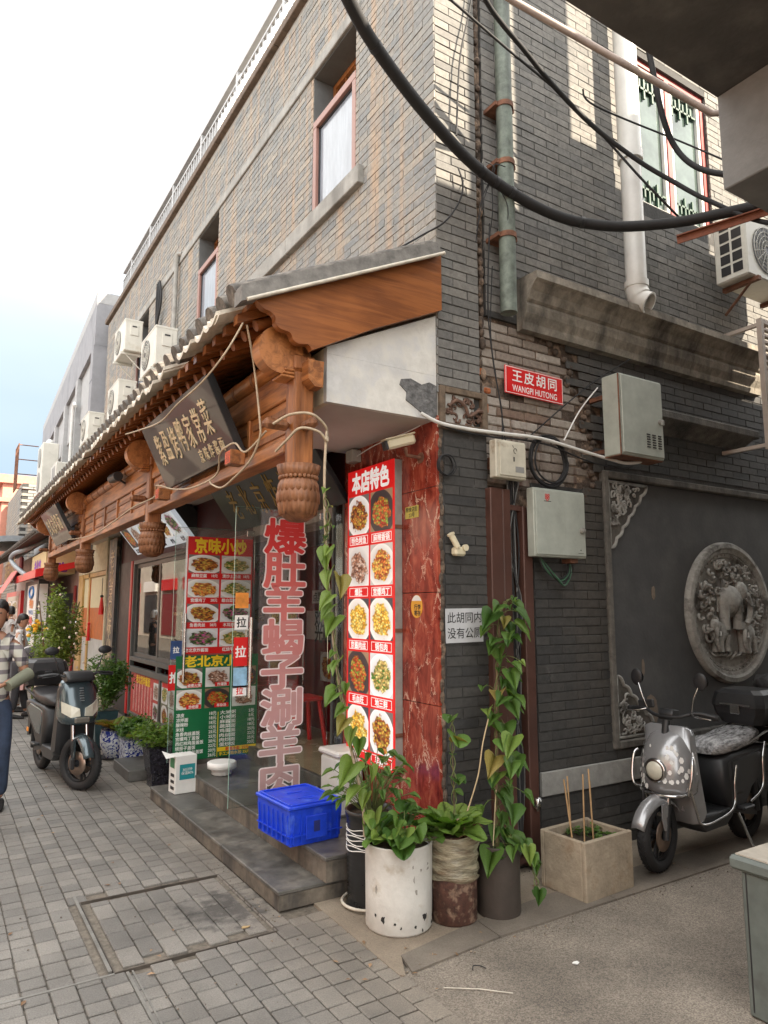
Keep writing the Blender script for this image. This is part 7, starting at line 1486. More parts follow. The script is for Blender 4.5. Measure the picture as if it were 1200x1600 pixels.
    b.ring_loft([rr4(-.93, -.60, .16, bz), rr4(-.96, -.57, .20, bz + .08), rr4(-.97, -.56, .21, bz + .135)], smooth=False); b.build('top_box', M['black_pl'], t)
    b = MB(); b.ring_loft([rr4(-.975, -.555, .215, bz + .136), rr4(-.97, -.56, .212, bz + .165), rr4(-.95, -.58, .195, bz + .235), rr4(-.92, -.62, .15, bz + .265)], smooth=False); b.build('box_lid', (DKP if kind == 'R' else M['black_pl']), t)
    b = MB(); b.box((-.555, -.12, bz + .145), (-.548, .12, bz + .16), .002); b.box((-.56, -.04, bz + .08), (-.540, .04, bz + .15), .008); b.build('latch', DKP if kind == 'L' else CH, t)
    b = MB(); b.tube(smooth_path([(-.40, -.13, .74), (-.62, -.16, .80), (-.80, -.15, .83), (-.88, 0, .84), (-.80, .15, .83), (-.62, .16, .80), (-.40, .13, .74)], 5), .012, 8); b.build('rear_rack', CH if kind == 'R' else DKP, t)
    # handlebar, dash, mirrors
    b = MB(); b.tube(smooth_path([(.36, -.33, 1.03), (.38, -.20, 1.045), (.42, -.08, 1.01), (.42, .08, 1.01), (.38, .20, 1.045), (.36, .33, 1.03)], 5), .013, 10); b.build('handlebar', DKP, t)
    for s_ in (-1, 1):
        b = MB(); b.tube([(.365, s_ * .22, 1.04), (.35, s_ * .35, 1.025)], .019, 12); b.build('grip', M['black_rub'], t)
        b = MB(); b.tube([(.40, s_ * .17, 1.045), (.43, s_ * .22, 1.03), (.42, s_ * .33, 1.02)], .006, 6); b.build('brake_lever', CH if kind == 'R' else DKP, t)
        b = MB(); b.tube(smooth_path([(.38, s_ * .17, 1.04), (.40, s_ * .20, 1.14), (.385, s_ * .24, 1.24)], 4), .006, 8); b.build('mirror_stem', CH if kind == 'R' else DKP, t)
        m_ = empty('mirror', (.385, s_ * .25, 1.265)); m_.parent = t; b = MB(); b.ball((0, 0, 0), .065, 14, (.28, 1.05, .62) if kind == 'L' else (.2, .75, .95)); b.build('housing', M['black_pl'], m_); b = MB(); b.lathe([(.001, -.0135), (.05, -.0125)], (0, 0, 0), 20, 'x', cap=False); b.v = [(v[0] - .004, v[1] * 1.0, v[2] * (.6 if kind == 'L' else .95)) for v in b.v]; b.build('glass', CH, m_)
    side_body(t, 'dashboard', [(.30, 1.0), (.36, 1.07), (.46, 1.055), (.52, .985), (.44, .965)] if kind == 'L' else [(.34, 1.0), (.34, 1.05), (.42, 1.06), (.44, .99)], .13 if kind == 'L' else .055, DKP)
    if kind == 'R': b = MB(); b.box((.36, -.10, 1.06), (.385, .03, 1.12), .008); b.xform(Matrix.Rotation(R(8), 4, 'X')); b.build('phone_holder', M['black_pl'], t)
    # underside, swing arm, stand, pegs
    b = MB(); b.bar((-.60, .085, .215), (-.22, .085, .29), .03, .045); b.bar((-.60, -.085, .215), (-.22, -.085, .29), .03, .045); b.build('swing_arm', DKP, t)
    for s_ in (-1, 1): b = MB(); b.tube([(-.60, s_ * .10, .23), (-.52, s_ * .12, .56)], .024, 10); b.build('shock_absorber', DKP, t)
    b = MB(); b.tube([(-.25, .13, .27), (-.29, .22, .005)], .011, 8); b.box((-.32, .20, 0), (-.26, .25, .012), .004); b.build('kickstand', CH if kind == 'R' else DKP, t)
    for s_ in (-1, 1): b = MB(); b.box((-.36, s_ * .17 - .03, .305), (-.20, s_ * .17 + .04 * 1, .33), .008); b.build('footpeg', DKP, t)
    if kind == 'R':
        for s_ in (-1, 1): b = MB(); b.tube(smooth_path([(.49, s_ * .18, .60), (.42, s_ * .185, .42), (.34, s_ * .178, .30), (.10, s_ * .17, .29), (-.12, s_ * .17, .34), (-.16, s_ * .165, .50), (-.20, s_ * .165, .62)], 5), .009, 8); b.build('side_rail', CH, t)
        for s_ in (-1, 1): b = MB(); b.tube(smooth_path([(-.40, s_ * .155, .33), (-.56, s_ * .175, .42), (-.60, s_ * .17, .62), (-.66, s_ * .165, .74)], 5), .010, 8); b.build('rear_guard', CH, t)
    else:
        mbx(orange, [((-.62, .163, .40), (-.56, .168, .44)), ((-.62, -.168, .40), (-.56, -.163, .44))], 'reflector', t)
        b = MB(); b.prism([(-.80, .60), (-.95, .52), (-.96, .30), (-.90, .32), (-.84, .50)], -.07, .07); b.build('rear_mudguard', DKP, t)
    return t
scooter('blue grey scooter with a black top box parked on the setts before the potted plants', (-1.45, 4.14, .001), math.atan2(-1.0, .15), .96, 'L')
scooter('graphite silver scooter with a plastic wrapped seat parked by the carved wall panel', (1.84, -.42, .008), R(180 + 5), .90, 'R')
# part of another scooter and a basket cut by the right edge
t = wrap('electric_scooter', 'black scooter with a covered load and wire basket cut off by the right edge', 'scooter', 'parked electric scooters', (3.35, -.42, .008), R(184))
wheel(t, .60, .215, .042, 0); wheel(t, -.60, .215, .046); side_body(t, 'body', [(.45, .50), (.47, .95), (.35, .98), (.25, .40), (-.1, .35), (-.1, .66), (-.7, .72), (-.7, .5), (-.3, .25), (.3, .25)], .16, DKP)
b = MB(); rnd = random.Random(1); b.ball((.40, 0, 1.02), .24, 18, (.9, 1.1, .42), 12); b.v = [tuple(c * rnd.uniform(.97, 1.03) for c in v) for v in b.v]; b.build('cover_cloth', mat('crumpled_dark_cloth', (.045, .045, .047), .5, var=.5, scale=14, bump=1, bscale=22), t)
b = MB(); b.ring_loft([[(.50 + x * k, y * k, z) for x, y in ((0, -.15), (.22, -.15), (.22, .15), (0, .15))] for k, z in ((.85, .62), (1, .82))], smooth=False, cap=False); b.build('basket', M['black_pl'], t, fix=False)
for s_ in (-1, 1): b = MB(); b.tube([(.60, s_ * .06, .215), (.48, s_ * .06, .70)], .018, 10); b.build('fork_leg', DKP, t)
b = MB(); rnd = random.Random(9)
for k in range(14): b.ball((.58 + rnd.uniform(-.06, .1), rnd.uniform(-.12, .12), .84 + rnd.uniform(0, .05)), .04, 6, (1, .7, .6), 4)
b.build('basket_litter', M['white_t'], t, kind='stuff')
# ---------------------------------------------------------------- people
SKIN = mat('skin', (.42, .22, .14), .5, var=.05); SKIN_D = mat('skin_tanned', (.30, .15, .09), .5, var=.05); HAIR = mat('black_hair', (.010, .009, .009), .45, var=.3, scale=40, bump=.5)
def skinned(name, V, E, root, m, parent, sub=2):
    keys = list(V); me = bpy.data.meshes.new(name); me.from_pydata([V[k][:3] for k in keys], [(keys.index(a), keys.index(b)) for a, b in E], []); me.materials.append(m)
    o = bpy.data.objects.new(name, me); COL.objects.link(o); o.parent = parent
    md_ = o.modifiers.new('skin', 'SKIN'); md_.use_smooth_shade = True; md_.branch_smoothing = .6
    sv = me.skin_vertices[0].data if me.skin_vertices else None
    if sv is None: me.skin_vertices.new() if hasattr(me.skin_vertices, 'new') else None; sv = me.skin_vertices[0].data
    for i, k in enumerate(keys):
        r = V[k][3]; sv[i].radius = (r, r) if not isinstance(r, tuple) else r; sv[i].use_root = (k == root)
    ss = o.modifiers.new('sub', 'SUBSURF'); ss.levels = sub; ss.render_levels = sub
    dg = bpy.context.evaluated_depsgraph_get(); mesh = bpy.data.meshes.new_from_object(o.evaluated_get(dg)); o.modifiers.clear(); o.data = mesh
    return o
def head(t, c, yaw, pitch, skin, hair='short', s=1.0, white_cap=False):
    """face looks along local +x before yaw"""
    Mx = Matrix.Translation(c) @ Matrix.Rotation(yaw, 4, 'Z') @ Matrix.Rotation(pitch, 4, 'Y') @ Matrix.Scale(s, 4)
    b = MB(); rings = []
    for z, rx, ry, ox in ((-.115, .035, .04, .03), (-.10, .055, .052, .025), (-.07, .075, .062, .015), (-.03, .086, .070, .005), (.01, .092, .075, 0), (.05, .095, .077, -.005), (.085, .085, .070, -.008), (.108, .058, .05, -.01), (.118, .02, .02, -.01)): rings.append([(ox + rx * math.cos(a * PI / 10), ry * math.sin(a * PI / 10), z) for a in range(20)])
    b.ring_loft(rings); b.ball((.098, 0, -.015), .018, 8, (1.0, .75, 1.3), 6); b.ball((.085, 0, -.055), .02, 8, (.5, 1.2, .35), 5)
    for q in (-1, 1): b.ball((0, q * .078, -.01), .028, 8, (.6, .3, 1.1), 6)
    b.xform(Mx); o = b.build('head', skin, t)
    b = MB()
    for q in (-1, 1): b.ball((.082, q * .030, .012), .010, 8, (.5, 1.2, .6), 5)
    b.xform(Mx); b.build('eyes', M['black_t'], t)
    b = MB(); rings = []
    for z, rx, ry, ox in ((-.06, .045, .074, -.055), (-.02, .07, .082, -.035), (.03, .092, .085, -.015), (.065, .100, .085, -.006), (.10, .085, .072, -.01), (.128, .05, .045, -.012), (.134, .01, .01, -.012)): rings.append([(ox + rx * math.cos(a * PI / 12) * (1 + .03 * math.sin(a * 3.3)), ry * math.sin(a * PI / 12) * (1 + .03 * math.cos(a * 2.3)), z) for a in range(24)])
    b.ring_loft(rings); b.xform(Mx); b.build('cap' if white_cap else 'hair', M['white_t'] if white_cap else HAIR, t)
def hand(t, c, d, skin, s=1.0, curl=.5):
    d = Vector(d).normalized(); x, y, _ = frame(d); b = MB(); c = Vector(c); b.tube([c, c + d * .045 * s, c + d * .09 * s], [.026 * s, .038 * s, .034 * s], 10, flat=.5)
    for k in range(4):
        o = c + d * .085 * s + x * (k - 1.5) * .019 * s; L_ = (.06, .07, .066, .052)[k] * s; dn = (d * math.cos(curl) - y * math.sin(curl)); b.tube([o - d * .02, o + d * L_ * .35, o + d * L_ * .35 + dn * L_ * .4, o + d * L_ * .35 + dn * L_ * .4 + (dn - y * curl).normalized() * L_ * .3], [.0095 * s, .009 * s, .0085 * s, .006 * s], 7)
    o = c + d * .02 * s - x * .03 * s; b.tube([o, o - x * .022 * s + d * .022 * s, o - x * .03 * s + d * .05 * s], [.012 * s, .010 * s, .007 * s], 7); b.build('hand', skin, t)
def shoe(t, c, yaw, m, s=1.0):
    b = MB(); rings = []
    for x, w, h in ((-.09, .025, .05), (-.07, .038, .075), (-.02, .042, .075), (.04, .045, .06), (.10, .046, .045), (.15, .036, .035), (.17, .015, .02)): rings.append([(x, w * math.cos(a * PI / 6), h * .5 + h * .5 * math.sin(a * PI / 6)) for a in range(12)])
    b.ring_loft(rings); b.xform(Matrix.Translation(c) @ Matrix.Rotation(yaw, 4, 'Z') @ Matrix.Scale(s, 4)); b.build('shoe', m, t)
def plaid():
    m, n, b = nodes_of('plaid_cloth'); N = n.nodes.new; L = n.links.new; tcn = N('ShaderNodeTexCoord'); sp = N('ShaderNodeSeparateXYZ'); L(tcn.outputs['Object'], sp.inputs[0]); outs = []
    for ax, f in (('Y', 62), ('Z', 62)):
        mu = N('ShaderNodeMath'); mu.operation = 'MULTIPLY'; mu.inputs[1].default_value = f; L(sp.outputs[ax], mu.inputs[0]); si = N('ShaderNodeMath'); si.operation = 'SINE'; L(mu.outputs[0], si.inputs[0]); gt = N('ShaderNodeMath'); gt.operation = 'GREATER_THAN'; gt.inputs[1].default_value = .45; L(si.outputs[0], gt.inputs[0]); outs.append(gt)
    ad_ = N('ShaderNodeMath'); ad_.operation = 'ADD'; L(outs[0].outputs[0], ad_.inputs[0]); L(outs[1].outputs[0], ad_.inputs[1]); cr = N('ShaderNodeValToRGB'); cr.color_ramp.interpolation = 'CONSTANT'; e = cr.color_ramp.elements; e[0].color = (.50, .50, .44, 1); e[1].position = .4; e[1].color = (.20, .18, .19, 1); k = e.new(.8); k.color = (.055, .05, .06, 1); hf = N('ShaderNodeMath'); hf.operation = 'MULTIPLY'; hf.inputs[1].default_value = .5; L(ad_.outputs[0], hf.inputs[0]); L(hf.outputs[0], cr.inputs[0]); L(cr.outputs[0], b.inputs['Base Color']); b.inputs['Roughness'].default_value = .85; return m
def standing(label, loc, yaw, s, shirt, trousers, skin, shoes, arms, headyaw=0, headpitch=0, sleeve='short', legs=((.0, .02), (.02, -.03)), hair='short', cap=False, armmat=None):
    """faces local +x; arms: per side (shoulder, elbow, wrist) offsets"""
    t = wrap('person', label, 'person', None, loc, yaw); t.scale = (s, s, s)
    hx = .095
    body = {'pel': (0, 0, .93, .10), 'neck': (.0, 0, 1.42, .05), 'nk2': (.015, 0, 1.50, .045), 'ch': (0, 0, 1.22, .11)}
    E = [('pel', 'ch'), ('ch', 'neck'), ('neck', 'nk2')]
    for i, q in enumerate((-1, 1)):
        el, wr = arms[i]; body.update({f's{i}': (0, q * .16, 1.36, .045), f'e{i}': (*el, .037), f'w{i}': (*wr, .026)}); E += [('neck', f's{i}'), (f's{i}', f'e{i}'), (f'e{i}', f'w{i}')]
        fx_, kx = legs[i]; body.update({f'h{i}': (0, q * hx, .86, .075), f'k{i}': (kx, q * hx, .47, .05), f'a{i}': (fx_, q * hx, .08, .035)}); E += [('pel', f'h{i}'), (f'h{i}', f'k{i}'), (f'k{i}', f'a{i}')]
    skinned('body', body, E, 'pel', skin, t)
    sh = {'hip': (0, 0, .83, (.135, .17)), 'wa': (0, 0, 1.05, (.115, .15)), 'ch': (0, 0, 1.26, (.125, .175)), 'nk': (0, 0, 1.43, (.075, .10))}; E = [('hip', 'wa'), ('wa', 'ch'), ('ch', 'nk')]
    for i, q in enumerate((-1, 1)):
        el, wr = arms[i]; S = Vector((0, q * .165, 1.355)); el = Vector(el); wr = Vector(wr); sh[f's{i}'] = (*S, .076)
        if sleeve == 'short': m_ = S + (el - S) * .75; sh[f'e{i}'] = (*m_, .062); E += [('ch', f's{i}'), (f's{i}', f'e{i}')]
        else: w2 = el + (wr - el) * .85; sh[f'e{i}'] = (*el, .055); sh[f'w{i}'] = (*w2, .042); E += [('ch', f's{i}'), (f's{i}', f'e{i}'), (f'e{i}', f'w{i}')]
    E += [('nk', 's0'), ('nk', 's1')]; skinned('shirt', sh, E, 'hip', shirt, t)
    tr = {'top': (0, 0, .96, (.11, .15)), 'pel': (0, 0, .88, (.12, .15))}; E = [('top', 'pel')]
    for i, q in enumerate((-1, 1)):
        fx_, kx = legs[i]; tr.update({f'h{i}': (0, q * hx, .80, .095), f'k{i}': (kx, q * hx, .47, .075), f'a{i}': (fx_, q * hx, .10, .062)}); E += [('pel', f'h{i}'), (f'h{i}', f'k{i}'), (f'k{i}', f'a{i}')]
        shoe(t, (fx_ + .02, q * hx, .0), 0, shoes)
        el, wr = Vector(arms[i][0]), Vector(arms[i][1]); hand(t, wr, wr - el, skin)
    skinned('trousers', tr, E, 'top', trousers, t)
    head(t, (.03, 0, 1.62), headyaw, headpitch, skin, white_cap=cap); return t
denim = mat('blue_denim', (.035, .055, .10), .85, var=.3, scale=6, bump=.2); dkcl = mat('dark_cloth', (.03, .03, .035), .85, var=.2, scale=6); white_c = mat('white_cloth', (.62, .61, .60), .85, var=.06, scale=6); greyT = mat('charcoal_tshirt', (.055, .055, .062), .85, var=.12, scale=6); pink_c = mat('pink_apron_cloth', (.55, .34, .32), .85, var=.08)
t = standing('man in a plaid short sleeved shirt and blue jeans cut off by the left edge', (-2.125, 3.20, 0), R(-100), .96, plaid(), denim, SKIN_D, M['black_rub'], [((.02, -.27, 1.10), (.20, -.17, 1.02)), ((.02, .25, 1.10), (.20, .10, 1.05))], legs=((.10, .08), (-.12, -.02)))
sl_ = mat('olive_sleeve', (.17, .18, .13), .85, var=.12)
for q in (-1, 1): b = MB(); b.tube([(.03, q * .27, 1.12), (.20, q * (.17 if q < 0 else .13), 1.03)], [.056, .043], 12); b.build('arm_sleeve', sl_, t)
t = standing('woman in a white blouse looking down at the phone in her hand', (-1.38, 9.35, 0), R(-20), .87, white_c, white_c, SKIN, M['black_rub'], [((.08, -.22, 1.08), (.27, -.10, 1.16)), ((.08, .22, 1.08), (.27, .04, 1.12))], headpitch=.25, sleeve='long')
b = MB(); b.box((-.04, -.075, -.004), (.04, .075, .004), .003); b.xform(Matrix.Translation((.36, -.04, 1.19)) @ Matrix.Rotation(R(-40), 4, 'Y') @ Matrix.Rotation(R(90), 4, 'Z')); o = b.build('mobile_phone', plain('dark_phone', (.15, .03, .04), .3), None, label='dark red phone held by the woman in white', cat='phone'); o.location = t.location; o.rotation_euler = t.rotation_euler; o.scale = t.scale
standing('person in black with a white cap standing far off at the left edge', (-1.50, 12.6, 0), R(180), .9, dkcl, dkcl, SKIN, M['black_rub'], [((0, -.25, 1.10), (.05, -.25, .85)), ((0, .25, 1.10), (.05, .25, .85))], cap=True)
standing('pedestrian in pale clothes far down the street behind the woman in white', (-1.15, 14.0, 0), R(100), .95, white_c, plain('grey_trouser', (.2, .2, .22), .8), SKIN, M['black_rub'], [((0, -.25, 1.10), (.05, -.25, .85)), ((0, .25, 1.10), (.05, .25, .85))])
# man bending over
t = wrap('person', 'man in a charcoal T-shirt and pink apron bending forward behind the scooter', 'person', None, (-1.40, 8.6, 0), R(-28)); t.scale = (.92, .92, .92)
body = {'pel': (-.05, 0, .90, .10), 'ch': (.25, 0, 1.03, .10), 'nk': (.45, 0, 1.04, .05), 'nk2': (.52, 0, 1.02, .045)}; E = [('pel', 'ch'), ('ch', 'nk'), ('nk', 'nk2')]
for i, q in enumerate((-1, 1)):
    body.update({f's{i}': (.40, q * .15, 1.02, .045), f'e{i}': (.42, q * .17, .80, .036), f'w{i}': (.56, q * .10, .60, .026), f'h{i}': (-.05, q * .09, .84, .075), f'k{i}': (-.02, q * .10, .46, .05), f'a{i}': (-.06 + .12 * i, q * .12, .08, .035)}); E += [('nk', f's{i}'), (f's{i}', f'e{i}'), (f'e{i}', f'w{i}'), ('pel', f'h{i}'), (f'h{i}', f'k{i}'), (f'k{i}', f'a{i}')]
skinned('body', body, E, 'pel', SKIN_D, t)
sh = {'hip': (-.06, 0, .93, (.12, .155)), 'mid': (.12, 0, 1.03, (.12, .15)), 'ch': (.33, 0, 1.05, (.12, .165)), 'nk': (.44, 0, 1.05, .07)}; E = [('hip', 'mid'), ('mid', 'ch'), ('ch', 'nk')]
for i, q in enumerate((-1, 1)): sh.update({f's{i}': (.38, q * .16, 1.02, .065), f'e{i}': (.41, q * .17, .88, .058)}); E += [('ch', f's{i}'), (f's{i}', f'e{i}')]
skinned('tshirt', sh, E, 'hip', greyT, t)
tr = {'top': (-.05, 0, .93, (.11, .15)), 'pel': (-.06, 0, .86, (.12, .15))}; E = [('top', 'pel')]
for i, q in enumerate((-1, 1)):
    tr.update({f'h{i}': (-.05, q * .09, .78, .095), f'k{i}': (-.02, q * .10, .46, .072), f'a{i}': (-.06 + .12 * i, q * .12, .11, .06)}); E += [('pel', f'h{i}'), (f'h{i}', f'k{i}'), (f'k{i}', f'a{i}')]; shoe(t, (-.03 + .12 * i, q * .12, 0), 0, M['black_rub']); hand(t, (.56, q * .10, .60), (.5, -.1 * q, -.7), SKIN_D)
skinned('trousers', tr, E, 'top', dkcl, t); head(t, (.62, 0, 1.0), 0, .9, SKIN_D)
b = MB(); b.prism([(.02, .95), (.12, .93), (.14, .70), (.10, .45), (.06, .45), (.05, .70)], -.16, .16); b.build('apron', pink_c, t); b = MB(); b.box((.06, -.172, .62), (.14, -.161, .86), .002); b.build('apron_pocket', plain('teal_patch', (.05, .35, .38), .7), t)
t = wrap('work_table', 'small table with a green tray in front of the bending man', 'table', None, (-.95, 8.4, 0)); mbx(M['steel_side'], [((-.3, -.35, .52), (.3, .35, .55))], 'top', t)
for sx_ in (-1, 1):
    for sy in (-1, 1): b = MB(); b.tube([(sx_ * .27, sy * .3, 0), (sx_ * .27, sy * .3, .52)], .015, 6); b.build('leg', M['steel_side'], t)
b = MB(); b.box((-.2, -.25, .551), (.2, .2, .58), .008); b.xform(Matrix.Translation((-.95, 8.4, 0))); b.build('tray', plain('bright_green', (.05, .35, .10), .5), None, label='bright green tray lying on the small work table', cat='tray')
# ---------------------------------------------------------------- further along the street
def thing_box(name, label, cat, m, boxes, part='body', bev=0): t = wrap(name, label, cat); mbx(m, boxes, part, t, bev); return t
# doorway bay next to the shop window
D = wrap('doorway_bay', 'recessed doorway bay with yellow wood frame and orange panels beyond the shop window', 'doorway')
mbx(M['plaster_cream'], [((-.10, 9.45, .0), (.02, 9.52, 2.9)), ((-.012, 9.52, 2.30), (.02, 12.9, 2.92)), ((.30, 9.52, 0), (.34, 12.9, 2.3))], 'wall', D)
yw = wood_mat('yellow_door_wood', (.42, .26, .09), (.60, .40, .16), .4, 'z')
mbx(yw, [((-.06, 12.0, .02), (.0, 12.5, 2.28)), ((-.04, 9.60, .02), (.0, 9.72, 2.28)), ((-.05, 11.30, .02), (-.0, 11.42, 2.28)), ((-.05, 9.72, 2.2), (-.001, 12.0, 2.28))], 'frame', D, .005)
mbx(plain('orange_panel', (.46, .13, .025), .5, var=.15), [((-.02, 9.73, 1.05), (.0, 11.29, 1.62)), ((-.02, 11.43, 1.05), (.0, 11.99, 1.62))], 'orange_panel', D)
mbx(plain('cream_panel', (.62, .58, .38), .5), [((-.02, 9.73, 1.621), (.0, 11.29, 2.19)), ((-.02, 11.43, 1.621), (.0, 11.99, 2.19))], 'cream_panel', D)
mbx(mat('marbled_white_panel', (.46, .48, .47), .4, var=.12, scale=4), [((-.02, 9.73, .56), (.0, 11.29, 1.049)), ((-.02, 11.43, .3), (.0, 11.99, 1.049))], 'white_panel', D); mbx(plain('dull_green_panel', (.36, .38, .31), .5), [((-.021, 9.73, .03), (.0, 11.29, .559))], 'lower_panel', D)
b = MB(); b.tube(smooth_path([(-.06, 12.25, 1.35), (-.12, 12.25, 1.30), (-.12, 12.25, .95), (-.06, 12.25, .90)], 4), .018, 8); b.build('handle', CH, D)
for k, (y, z0, nm) in enumerate(((9.98, 1.55, 'red tassel on a dark cord hanging before the cream panel'), (11.1, 1.05, 'long red ribbon hanging beside the yellow door frame'))):
    t = wrap('hanging_ornament', nm, 'ornament'); b = MB(); b.tube([(-.06, y, 2.15), (-.06, y, z0 + .25)], .006, 5); b.ball((-.06, y, z0 + .27), .03, 8); b.build('cord', M['black_t'] if k == 0 else M['red'], t); b = MB(); b.tube([(-.06, y, z0 + .25), (-.06, y, z0 - .05)], [.02, .05 if k == 0 else .035], 8); b.build('tassel', M['red'], t)
t = thing_box('calligraphy_board', 'tall dark vertical board with faded gold calligraphy beside the red post', 'sign', mat('worn_dark_board', (.045, .05, .05), .4, var=.3, col2=(.26, .19, .13), mix2=(.5, .6), s2=3), [((-.08, 8.82, .30), (-.02, 9.42, 2.78))], 'board', .004)
letters('calligraphy', '老北京风味小吃', M['gold'], t, STREET(-.082, 9.12, 1.6), .33, vertical=True, space=.85, bold=.0)
mbx(M['black_pl'], [((-.02, 7.94, .0), (.011, 8.8, 2.33))], 'dark_pier', D)
# grey rendered building next door, its front turned slightly
G = wrap('grey_building', 'grey rendered building with framed window bays adjoining the brick building', 'building', None, (-.19, 11.42, 0), R(-2.05)); gr = mat('grey_render', (.26, .265, .285), .85, var=.08, scale=3, col2=(.20, .205, .22), mix2=(.5, .7), s2=1.2); gl_ = mat('grey_render_light', (.36, .365, .37), .8, var=.08)
mbx(gr, [((.25, .001, 2.4), (7, 12.5, 8.1))], 'wall', G)
mbx(gl_, [((.0, 0, 7.85), (7.02, 12.55, 8.1))], 'parapet', G, .01)
n = 5; Lp = 12.5 / n
mbx(gr, [((.0, .0, 6.95), (.2505, 12.5, 7.849))], 'frieze', G)
for k in range(n + 1):
    y = min(k * Lp, 12.14) - .0; mbx(gl_ if k else gr, [((-.02, y, 2.4), (.2495, y + .34, 6.949))], 'pilaster', G, .006)
for k in range(n):
    y0 = k * Lp + .341; y1 = (k + 1) * Lp - .002 if k < n - 1 else 12.13
    mbx(gl_, [((.08, y0, 5.85), (.2494, y1, 6.948))], 'spandrel', G)
    f = empty('window'); f.parent = G; mbx(M['winglass_d'], [((.20, y0 + .06, 4.3), (.24, y1 - .06, 5.8))], 'pane', f); mbx(M['white_metal'], [((.16, y0, 4.25), (.245, y0 + .06, 5.85)), ((.16, y1 - .06, 4.25), (.245, y1, 5.85)), ((.161, (y0 + y1) / 2 - .03, 4.30), (.244, (y0 + y1) / 2 + .03, 5.84)), ((.162, y0 + .06, 4.22), (.243, y1 - .06, 4.30))], 'frame', f)
mbx(gl_, [((-.03, .0, 3.4), (.2492, 12.5, 4.2))], 'sill_band', G)
mbx(M['black_pl'], [((-.022, .0, 4.9), (-.0195, .34, 4.92)), ((-.022, .0, 6.2), (-.0195, .34, 6.22))], 'joint', G)
b = MB(); b.tube(smooth_path([(-.06, 2.2, 6.2), (-.07, 2.4, 6.3), (-.08, 2.5, 6.0), (-.07, 2.55, 4.5)], 5), .04, 8); b.build('white_hose', M['white_metal'], G)
t = wrap('air_conditioner', 'tall double fan air conditioner standing on the far end of the tiled canopy', 'air conditioner', 'outdoor air conditioner units on the walls', (-.25, 17.2, 4.60)); mbx(acw, [((-.22, -.5, 0), (.18, .5, 1.35))], 'casing', t, .02); b = MB()
for z in (.35, 1.0): b.tube([(-.225, 0, z), (-.235, 0, z)], .26, 24)
b.build('fan_opening', M['steel_side'], t); b = MB(); b.ball((0, 0, 1.45), .10, 10); b.tube([(0, 0, 1.34), (0, 0, 1.4)], .04, 8); b.build('cap', M['white_metal'], t); mbx(M['mural_rust'], [((-.25, -.55, -.05), (.3, .55, -.005))], 'stand', t)
t = wrap('air_conditioner', 'low white air conditioner just left of the tall double fan unit', 'air conditioner', 'outdoor air conditioner units on the walls', (-.30, 14.2, 4.35)); mbx(acw, [((-.18, -.42, 0), (.14, .42, .56))], 'casing', t, .015); mbx(M['steel_side'], [((-.184, -.3, .08), (-.18, .2, .48))], 'fan_opening', t)
t = wrap('rusty_window_cage', 'rusty metal window cage against the sky beyond the tall air conditioner', 'cage', None, (-.25, 23.4, 5.6))
for k in range(5): b = MB(); b.tube([(-.30, -.5 + k * .25, 0), (-.30, -.5 + k * .25, 1.55)], .018, 5); b.build('bar', M['mural_rust'], t)
for k in range(4): b = MB(); b.tube([(-.30, -.5, k * .5), (-.30, .5, k * .5)], .018, 5); b.tube([(.3, -.5, k * .5), (-.30, -.5, k * .5)], .018, 5); b.build('bar', M['mural_rust'], t)
# lower shop fronts
S = wrap('far_shop_row', 'row of small shop fronts continuing down the street below the grey building', 'building')
mbx(mat('pinkish_plaster', (.42, .32, .30), .8, var=.1), [((.02, 12.95, 0), (.35, 27, 3.3))], 'wall', S); mbx(M['black_pl'], [((.0, 13.2, .1), (.019, 16.2, 1.95)), ((.0, 17.2, .1), (.019, 26, 1.95))], 'shop_opening', S)
for k in range(4): mbx(M['frame_red'], [((-.04, 13.1 + k * 3.1, 0), (.0, 13.25 + k * 3.1, 2.1))], 'door_post', S)
b = MB(); b.prism([(-.95, 3.10), (-.95, 3.16), (.01, 3.62), (.01, 3.5)], 12.2, 26, 'y'); b.build('awning_roof', M['tile_end'], S)
for k in range(60): b = MB(); b.tube([(-1.0, 12.3 + k * .22, 3.14), (.0, 12.3 + k * .22, 3.62)], .05, 6); o = b.build('roof_tile', M['tile_end'], S) if k == 0 else None; k0 = o or k0; (inst('roof_tile', k0.data, S).__setattr__('location', (0, k * .22, 0)) if k else None)
t = wrap('red_awning', 'red shop awning with a pink scalloped flap down the street', 'awning'); b = MB(); b.prism([(-.85, 2.25), (-.85, 2.42), (-.0, 2.62), (-.0, 2.5)], 12.9, 17.5, 'y'); b.build('canopy', M['red'], t)
b = MB(); b.prism([(-1.15, 2.0), (-1.13, 2.03), (-.80, 2.6), (-.83, 2.6)], 16.9, 18.8, 'y'); b.build('flap', plain('pink_awning', (.62, .20, .18), .7), t)
t = wrap('yellow_sign_box', 'pale yellow box sign with purple lettering above the red awning', 'sign'); mbx(plain('cream_yellow', (.72, .62, .33), .5), [((-.62, 13.3, 2.36), (-.02, 15.9, 2.86))], 'box', t, .01); letters('lettering', '小吃', plain('purple_t', (.25, .05, .5), .5), t, ALLEY(-.40, 13.295, 2.50), .22, bold=.05); letters('lettering', '老北京', plain('purple_t', (.25, .05, .5), .5), t, STREET(-.625, 14.7, 2.52), .42, bold=.05)
t = wrap('vertical_sign', 'white vertical sign with a blue ring logo and orange, red and blue lettering', 'sign'); mbx(M['black_pl'], [((-.66, 13.9, .7), (-.45, 16.6, 2.25))], 'housing', t); mbx(M['white_t'], [((-.668, 14.15, .75), (-.6605, 15.9, 2.15))], 'face', t); mbx(M['white_t'], [((-.64, 13.892, .75), (-.47, 13.8995, 2.15))], 'face', t)
bluem = plain('logo_blue', (.02, .16, .45), .4)
